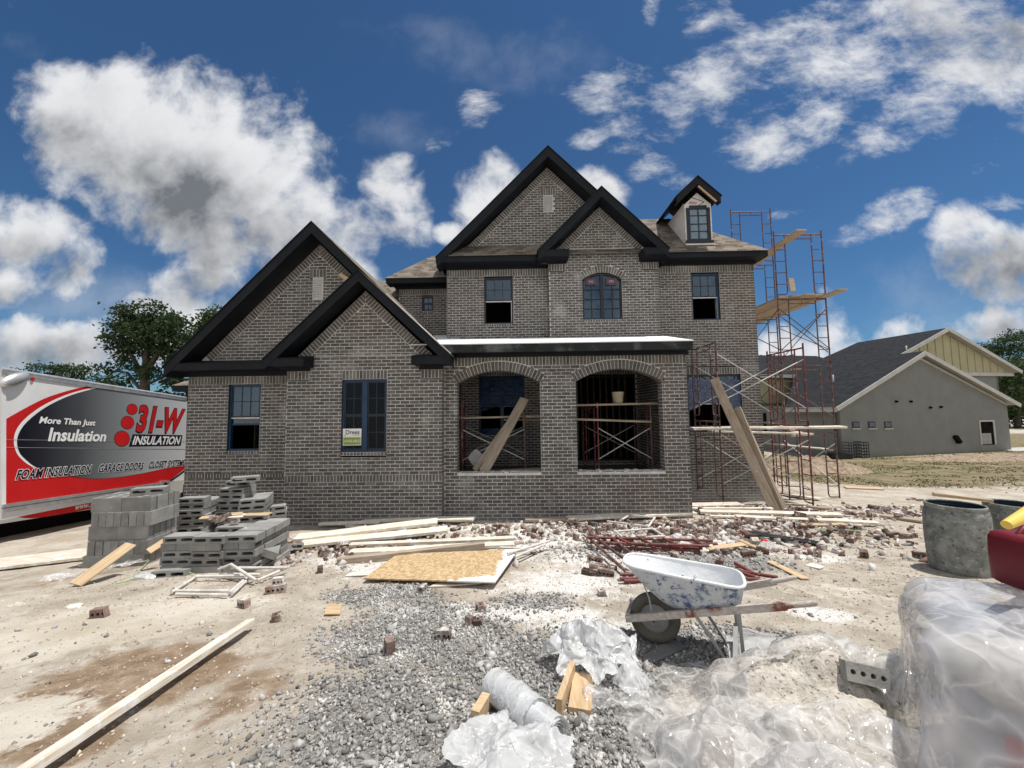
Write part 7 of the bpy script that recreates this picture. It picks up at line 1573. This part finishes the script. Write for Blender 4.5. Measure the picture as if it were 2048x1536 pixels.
mb = MB(); mb.add(vs_, fs, 0, smooth=True); o = mb.build('sand_heap', M_SAND); tag(recentre(o), 'rain pitted grey tan sand heap over mortar bags in the right foreground', 'sand')
def holes_(u, v, x, y):
    k = .14*mnoise.noise((x*5, y*5, 11))+.07*mnoise.noise((x*13, y*13, 4))
    for a, b, rx, ry, t in ((-.12, -.02, .36, .21, -.3), (.02, .47, .25, .15, -.35), (.42, -.30, .33, .17, .25), (.62, .22, .22, .12, .2)):
        du, dv = u-a, v-b; c_, s_ = math.cos(t), math.sin(t); p, q_ = (du*c_+dv*s_)/rx, (-du*s_+dv*c_)/ry
        if math.hypot(p, q_) < 1+k*2.2: return True
    return False
def bump_np(x, y, L, c, rx, ry):
    u_, v_ = (x-c[0])/rx, (y-c[1])/ry; o = np.zeros_like(x)
    for a_, b_, p_, q_, h_ in L: o += h_*np.clip(1-((u_-a_)/p_)**2-((v_-b_)/q_)**2, 0, 1)**.75
    return o
def ground_np(x, y): return gz_np(x, y)
def sand_np(x, y): return ground_np(x, y)-.02+.80*bump_np(x, y, SB, SC, SRX, SRY)
bagsb = [(1.28, 1.70, .36, .24, .19), (1.72, 1.62, .36, .24, .16), (.98, 2.02, .30, .22, .14)]
def under_np(x, y):
    h = sand_np(x, y)
    for bx_, by_, p_, q_, hh in bagsb: h = np.maximum(h, ground_np(x, y)+hh*np.clip(1-((x-bx_)/p_)**2-((y-by_)/q_)**2, 0, 1)**.5)
    return np.maximum(h, ground_np(x, y)+.003)
X = sheet((1.52, 2.14), .98, .76, R(8), 150, 116, lambda x, y: under_np(x, y)+.03)
X[..., 2] = under_np(X[..., 0], X[..., 1])+.022; X = wrinkle(crushed(X, .020, .13, 3, 3, .5, lambda x, y: under_np(x, y)+.004), .012, R(-28), 5.5, 1.0)
def keep_sand(j, i, p):
    u_, v_ = (p[0]-SC[0])/SRX, (p[1]-SC[1])/SRY
    if math.hypot(2*i-1, 2*j-1) > 1.02+.25*mnoise.noise((i*5, j*5, 2)): return False
    return not holes_(u_, v_, p[0], p[1])
film('plastic_sheet', X, M_POLYCLEAR, 'torn clear plastic sheet half covering the sand heap in the right foreground', 'plastic sheet', keep_sand)
# milky fold along the back of the heap
def ridge_np(x, y):
    c_, s_ = math.cos(R(-24)), math.sin(R(-24)); dx, dy = x-2.12, y-2.76; u_, v_ = (dx*c_+dy*s_)/.60, (-dx*s_+dy*c_)/.15; return np.maximum(under_np(x, y), ground_np(x, y)+.17*np.clip(1-v_*v_, 0, 1)**.5*np.clip(1-u_*u_, 0, 1)**.3)
X = wrinkle(crushed(sheet((2.12, 2.74), .66, .27, R(-24), 96, 44, lambda x, y: ridge_np(x, y)+.015), .010, .16, 5, 2), .012, R(-24), 5, 2.0)
film('plastic_sheet', X, M_POLY, 'milky rolled edge of plastic sheet along the back of the sand heap', 'plastic sheet')
# bags poking out below the film
def pillow(name, c, L, Wd, H, rz, tilt, mat, label, cat, group=None, text=None, seed=1.0):
    bm = bmesh.new(); bmesh.ops.create_cube(bm, size=2.0); bmesh.ops.subdivide_edges(bm, edges=bm.edges[:], cuts=9, use_grid_fill=True)
    for v in bm.verts:
        x, y, z = v.co; e = max(abs(x), abs(y)); th = (1-abs(x)**4)**.5*(1-abs(y)**4)**.5 if e < 1 else 0
        q = Vector((x*L/2*(1-.05*y*y), y*Wd/2*(1-.05*x*x), z*H/2*(.16+.84*th))); k = .012*mnoise.noise(q*9+Vector((seed, 0, 0)))+.010*(crease(q, 6, seed)-.3); q.z += k*(1 if z > 0 else .2); v.co = q
    me = bpy.data.meshes.new(name); bm.to_mesh(me); bm.free(); me.polygons.foreach_set('use_smooth', [True]*len(me.polygons))
    o = link_mesh(name, me, None, [mat]); o.location = c; o.rotation_euler = (tilt[0], tilt[1], rz); return tag(o, label, cat, group)
pillow('mortar_bag', (1.28, 1.70, gz(1.28, 1.70)+.045), .56, .34, .13, R(-32), (R(8), R(2)), M_BAGTAN, 'tan paper mortar bag tilted under the torn film at the bottom of the photo', 'bag', 'mortar bags', seed=2)
pillow('mortar_bag', (1.72, 1.62, gz(1.72, 1.62)+.03), .54, .34, .12, R(-12), (R(6), 0), M_BAGTAN, 'tan paper mortar bag under the film right of the tilted one', 'bag', 'mortar bags', seed=3)
pillow('mortar_bag', (.98, 2.02, gz(.98, 2.02)+.02), .44, .30, .10, R(55), (R(4), R(6)), M_BAGTAN, 'tan paper mortar bag at the left end of the sand heap', 'bag', 'mortar bags', seed=5)
X = wrinkle(crushed(sheet((.98, 1.93), .42, .30, R(-50), 90, 66, lambda x, y: under_np(x, y)+.04), .035, .13, 7, 3, .5, lambda x, y: under_np(x, y)+.012), .012, R(40), 6, 4.0)
film('plastic_sheet', X, M_POLYCLEAR, 'wrinkled clear film tail trailing left of the sand heap', 'plastic sheet', lambda j, i, p: math.hypot(2*i-1, 2*j-1) < 1.05+.3*mnoise.noise((i*4, j*4, 6)))
X = wrinkle(crushed(sheet((1.36, 1.60), .50, .22, R(-30), 100, 46, lambda x, y: under_np(x, y)+.045), .035, .14, 9, 3, .5, lambda x, y: under_np(x, y)+.014), .014, R(-34), 6, 6.0)
film('plastic_sheet', X, M_POLYCLEAR, 'twisted clear film fold hanging over the tilted mortar bag', 'plastic sheet', lambda j, i, p: abs(2*j-1) < .85+.3*mnoise.noise((i*4, j*2, 8)))
q = next((P(1730, 1352, .01*k) for k in range(170, 300) if P(1730, 1352, .01*k).z <= float(under_np(np.array([P(1730, 1352, .01*k).x]), np.array([.01*k]))[0])+.05), P(1730, 1352, 2.3)); o = put('grey', 'brick', cored(.195, .09, .064, [-.066, -.022, .022, .066], .0125), M_GREYBRICK, (q.x, q.y, q.z+.01), (R(68), R(6), R(-14)), 'grey four hole brick lying on the sand heap', 'brick', None)
# ---------------------------------------------------------------- polythene roll and crumpled sheets
ra, rb_ = G(985, 1396), G(1115, 1508); ra = Vector((ra.x, ra.y, ra.z+.07)); rb_ = Vector((rb_.x, rb_.y, rb_.z+.085)); d = (rb_-ra).normalized(); sd_ = d.cross(Zv).normalized(); up_ = sd_.cross(d)
roll = thing('plastic_roll', (ra.x, ra.y, ra.z-.07), 'white polythene sheet roll with spiral end on the gravel', 'plastic roll')
mb = MB(); n, m_ = 120, 14; vs_ = []; Lr = (rb_-ra).length
for i in range(n+1):
    th = i/n*2*math.pi*5.2; r_ = .020+.070*(i/n)
    for j in range(m_+1):
        s_ = j/m_; rr = r_*(1+.10*(1-s_)*0+.06*mnoise.noise((th*.4, s_*3, 1)))*(1.0-.25*max(0, .25-s_)); p = ra+d*(Lr*s_+.004*math.sin(th*3)+.006*(i % 7)*(1 if j == m_ else 0)*.3)+sd_*math.cos(th)*rr+up_*math.sin(th)*rr; vs_.append(tuple(p))
mb.add(vs_, [(i*(m_+1)+j, i*(m_+1)+j+1, (i+1)*(m_+1)+j+1, (i+1)*(m_+1)+j) for i in range(n) for j in range(m_)], 0, smooth=True); mb.build('wound_sheet', M_POLY, roll)
def flap(parent, P00, P10, P11, P01, mat, nu=40, nv=34, bulge=.05, wr=.05, seed=0.0, name='loose_flap', label=None, cat=None):
    P00, P10, P11, P01 = map(Vector, (P00, P10, P11, P01)); nrm = (P10-P00).cross(P01-P00).normalized()
    if nrm.z < 0: nrm = -nrm
    vs_ = []
    for j in range(nv+1):
        for i in range(nu+1):
            a, b = i/nu, j/nv; ed = mnoise.noise((a*4, b*4, seed+9))*.05; p = (P00*(1-a)+P10*a)*(1-b)+(P01*(1-a)+P11*a)*b
            p = p+nrm*(bulge*math.sin(math.pi*a)*math.sin(math.pi*b)+wr*2.0*fold(p, 4.0, seed)+wr*.5*fold(p, 10.0, seed+4))+(P10-P00)*ed*(1-abs(1-2*a))+(P01-P00)*ed*.7
            p.z = max(p.z, gz(p.x, p.y)+.004); vs_.append(tuple(p))
    m__ = MB(); m__.add(vs_, [(j*(nu+1)+i, j*(nu+1)+i+1, (j+1)*(nu+1)+i+1, (j+1)*(nu+1)+i) for j in range(nv) for i in range(nu)], 0, smooth=True); o = m__.build(name, mat, parent)
    if label: tag(recentre(o), label, cat)
    return o
def caps_np(A_, B_, r_):
    A_, B_ = np.array(A_), np.array(B_); D2 = B_-A_; l2 = D2@D2
    def f(X):
        h = ground_np(X[..., 0], X[..., 1])+.004; hit = X[..., 2] < h; X[..., 2] = np.where(hit, h, X[..., 2])
        t = np.clip(((X-A_)@D2)/l2, 0, 1); Q = A_+t[..., None]*D2; d_ = X-Q; l_ = np.linalg.norm(d_, axis=-1)+1e-9; ins = l_ < r_
        X = np.where(ins[..., None], Q+d_/l_[..., None]*r_, X); return X, hit | ins
    return f
rc = (ra+rb_)/2; ang = math.atan2(d.y, d.x)
X = cloth(sheet((rc.x-sd_.x*.02-d.x*.05, rc.y-sd_.y*.02-d.y*.05), .20, .17, ang, 60, 52, lambda x, y: gz_np(x, y)+.21), 1.04, caps_np(ra-d*.1, rb_+d*.1, .098), 90, 7, 11, g=6); X = wrinkle(X, .008, ang+R(70), 7, 9.0)
film('loose_flap', X, M_POLY, None, None, lambda j, i, p: abs(2*i-1) < .93+.12*mnoise.noise((j*5, 1, 3)), roll)
fc_ = on(1020, 1545, 0)
X = crushed(sheet((fc_.x, fc_.y), .26, .22, ang+.25, 96, 80, lambda x, y: gz_np(x, y)+.13-.5*np.hypot(x-fc_.x, y-fc_.y)**2), .048, .12, 13, 4, .42, lambda x, y: ground_np(x, y)+.006)
film('loose_flap', X, M_POLY, None, None, lambda j, i, p: math.hypot((2*i-1), (2*j-1)) < 1.22+.25*mnoise.noise((i*4, j*4, 5)), roll)
# crumpled sheet in the middle foreground
c1 = on(1188, 1338, 0); cc_ = (c1.x, c1.y+.06)
peaks = [(.0, .04, .34, .9), (-.15, .0, .28, 1.0), (.15, .03, .30, 1.1), (-.03, -.12, .22, .8), (.12, -.12, .17, .9), (.22, -.06, .18, 1.1)]
def heap_np(x, y):
    h = ground_np(x, y)+.003
    for a_, b_, hh, sl_k in peaks: h = np.maximum(h, ground_np(x, y)+hh-sl_k*np.hypot(x-cc_[0]-a_, y-cc_[1]-b_))
    return h
X = crushed(sheet(cc_, .30, .27, R(20), 120, 110, lambda x, y: heap_np(x, y)), .060, .115, 17, 4, .42, lambda x, y: ground_np(x, y)+.006, (1, 1, .9))
film('crumpled_sheet', X, M_POLY, 'crumpled milky plastic sheet heap in the middle foreground', 'plastic sheet', lambda j, i, p: math.hypot((2*i-1), (2*j-1)) < 1.1+.35*mnoise.noise((i*4, j*4, 1)))
c2 = on(1232, 1412, 0)
X = crushed(sheet((c2.x, c2.y), .19, .10, R(-8), 70, 40, lambda x, y: gz_np(x, y)+.035), .028, .09, 19, 3, .45, lambda x, y: ground_np(x, y)+.012)
film('plastic_tail', X, M_POLYCLEAR, 'clear plastic tail spreading right from the crumpled heap', 'plastic sheet')
c2 = on(1262, 1372, 0)
X = crushed(sheet((c2.x, c2.y), .10, .10, R(30), 44, 44, lambda x, y: gz_np(x, y)+.10-6*((x-c2.x)**2+(y-c2.y)**2)), .034, .07, 23, 3, .45, lambda x, y: ground_np(x, y)+.006)
film('plastic_tail', X, M_POLY, 'small milky plastic tuft on the right side of the crumpled heap', 'plastic sheet')
# clear film by the block stacks
fA, fB = on(60, 1172, 0), on(285, 1130, 0); fm = (fA+fB)/2
X = crushed(sheet((fm.x, fm.y+.02), (fB-fA).length/2, .26, math.atan2(fB.y-fA.y, fB.x-fA.x), 130, 52, lambda x, y: gz_np(x, y)+.03+.20*np.clip((x-fm.x)/1.0, 0, 1)), .05, .17, 29, 3, .5, lambda x, y: ground_np(x, y)+.006)
film('plastic_sheet', X, M_POLYCLEAR, 'crumpled clear film trailing from the block stacks over the dirt', 'plastic sheet', lambda j, i, p: abs(2*j-1) < .25+.75*i+.2*mnoise.noise((i*8, j, 2)))
# L-shaped lumber offcut
a, b, c, e = on(1118, 1428, .03), on(1148, 1362, .03), on(1168, 1430, .012), on(1178, 1375, .012)
off_ = thing('lumber_offcut', tuple(on(1140, 1425, 0)), 'two fresh lumber offcuts nailed in an L under the crumpled plastic', 'offcut')
mb = MB(); mb.bar(a+Vector((0, 0, .025)), b+Vector((0, .06, .035)), .035, .09, Zv); mb.build('upright_piece', M_WOODY, off_)
mb = MB(); mb.bar(c+Vector((-.025, 0, .012)), e+Vector((-.02, .08, .012)), .13, .03, Zv); mb.build('flat_piece', M_WOODY, off_)
q = on(963, 1430, .05); mb = MB(); mb.bar((q.x-.03, q.y-.05, q.z), (q.x+.02, q.y+.09, q.z), .05, .09, (0, 0, 1)); o = mb.build('wood_offcut', M_WOOD); tag(recentre(o), 'small fresh wood block end under the left of the polythene roll', 'offcut')

# ---------------------------------------------------------------- wrapped pallet of bags with the red can on top
FL, BL, BR_, FR = Vector((1.67, 1.74, 0)), Vector((2.24, 2.40, 0)), Vector((3.55, 1.95, 0)), Vector((3.05, 1.22, 0))
ZT = .74; gb = gz(2.5, 1.9)
def foot(a_, b_): return (FL*(1-a_)+FR*a_)*(1-b_)+(BL*(1-a_)+BR_*a_)*b_
ra1 = math.atan2((FR-FL).y, (FR-FL).x)
rows = [(.10, 'bottom'), (.25, 'second'), (.40, 'third'), (.55, 'top')]
for li, (zz, nm) in enumerate(rows):
    for j, (b_, a_) in enumerate(((.26, .31), (.75, .33), (.30, .80))):
        q = foot(a_+rng.uniform(-.015, .015), b_)
        lab = '%s layer pale cement bag of the wrapped pallet, %s' % (nm, ('at the near left corner', 'at the far left corner', 'on the right half')[j])
        pillow('cement_bag', (q.x, q.y, gb+zz), .66, .40, .19, ra1+R(rng.uniform(-4, 4)), (0, R(rng.uniform(-3, 3))), M_BAG if (li+j) % 3 else M_CREAM, lab, 'bag', 'bags on the wrapped pallet', seed=li*3+j)
q = foot(.16, -.015); d2 = (FR-FL).normalized(); mb = MB(); mb.prism([q+Zv*(gb+.20), q+d2*.10+Zv*(gb+.16), q+d2*.12+Zv*(gb+.38), q+d2*.01+Zv*(gb+.42)], (0, -.008, 0)); o = mb.build('red_label', M_BAGRED); tag(recentre(o), 'red printed band showing through the pallet cover film', 'label')
# the cover film settles over a rounded block
inv = np.linalg.inv(np.array([[(FR-FL).x, (BL-FL).x], [(FR-FL).y, (BL-FL).y]]))
def block_col(X):
    h = ground_np(X[..., 0], X[..., 1])+.004; hit = X[..., 2] < h; X[..., 2] = np.where(hit, h, X[..., 2])
    ab = np.stack([X[..., 0]-FL.x, X[..., 1]-FL.y], -1)@inv.T; LA, LB = (FR-FL).length, (BL-FL).length
    qa, qb, qz = np.abs(ab[..., 0]-.5)*LA-(LA/2-.13), np.abs(ab[..., 1]-.5)*LB-(LB/2-.13), X[..., 2]-(gb+ZT-.13); qz = np.maximum(qz, -9)
    pa, pb, pz = np.maximum(qa, 0), np.maximum(qb, 0), np.maximum(qz, 0); ln = np.sqrt(pa*pa+pb*pb+pz*pz)+1e-9; inside = np.maximum(np.maximum(qa, qb), qz)
    dist = np.where(inside > 0, ln, inside)-.13; pen = dist < 0
    deep = pen & (inside <= 0)
    na, nb_, nz = pa/ln, pb/ln, pz/ln
    m_ = np.argmax(np.stack([qa, qb, qz], -1), -1); na = np.where(deep, (m_ == 0)*1.0, na); nb_ = np.where(deep, (m_ == 1)*1.0, nb_); nz = np.where(deep, (m_ == 2)*1.0, nz)
    eA, eB = np.array((FR-FL).normalized()), np.array((BL-FL).normalized()); sa, sb = np.sign(ab[..., 0]-.5), np.sign(ab[..., 1]-.5)
    push = (na*sa)[..., None]*eA+(nb_*sb)[..., None]*eB+nz[..., None]*np.array([0, 0, 1.0])
    X = X+np.where(pen[..., None], -dist[..., None]*push, 0); return X, hit | pen
cm = foot(.5, .5)
X = cloth(sheet((cm.x, cm.y), 1.45, 1.25, ra1, 150, 128, gb+ZT+.05), 1.02, block_col, 150, 6, 31, g=8, bend=.5, dt=.02); X = crushed(wrinkle(X, .026, R(-55), 2.4, 12.0, .22), .008, .16, 31, 2, .5)
film('pallet_cover', X, M_POLYWRAP, 'wrinkled translucent cover film over the pallet of bags at lower right', 'plastic cover')
# red fuel can
fc = P(2042, 1165, 2.12); fcx = fc.x+.10; fz = gb+ZT+.02
can = thing('fuel_can', (fcx, 2.12, fz), 'red plastic fuel can with yellow spout on the wrapped pallet', 'fuel can')
mb = MB(); prof = []
def can_ring(hw, hd, z, n=32): return [(fcx+hw*math.copysign(abs(math.cos(2*math.pi*k/n))**.35, math.cos(2*math.pi*k/n)), 2.12+hd*math.copysign(abs(math.sin(2*math.pi*k/n))**.35, math.sin(2*math.pi*k/n)), fz+z) for k in range(n)]
rings = [can_ring(.13, .10, 0), can_ring(.15, .115, .015), can_ring(.152, .117, .15), can_ring(.150, .115, .235), can_ring(.14, .105, .262), can_ring(.09, .07, .275), can_ring(.02, .02, .278)]
mb.add([p for r_ in rings for p in r_], [(i*32+k, i*32+(k+1) % 32, (i+1)*32+(k+1) % 32, (i+1)*32+k) for i in range(6) for k in range(32)], 0, smooth=True); mb.build('can_body', M_REDCAN, can)
mb = MB(); mb.tube([P(2110, 992, 2.06), P(2052, 1030, 1.97), P(2013, 1050, 1.93)], [.034, .030, .021], 14); mb.build('spout', M_YELLOW, can)
mb = MB(); mb.tube([(fcx+.11, 2.12, fz+.26), (fcx+.125, 2.10, fz+.31), P(2108, 994, 2.06)], .034, 12); mb.build('neck', M_YELLOW, can)
mb = MB(); mb.tube([(fcx-.09, 2.12, fz+.265), (fcx-.05, 2.12, fz+.31), (fcx+.05, 2.12, fz+.31), (fcx+.08, 2.12, fz+.27)], .014, 8); mb.build('grip', M_REDCAN, can)
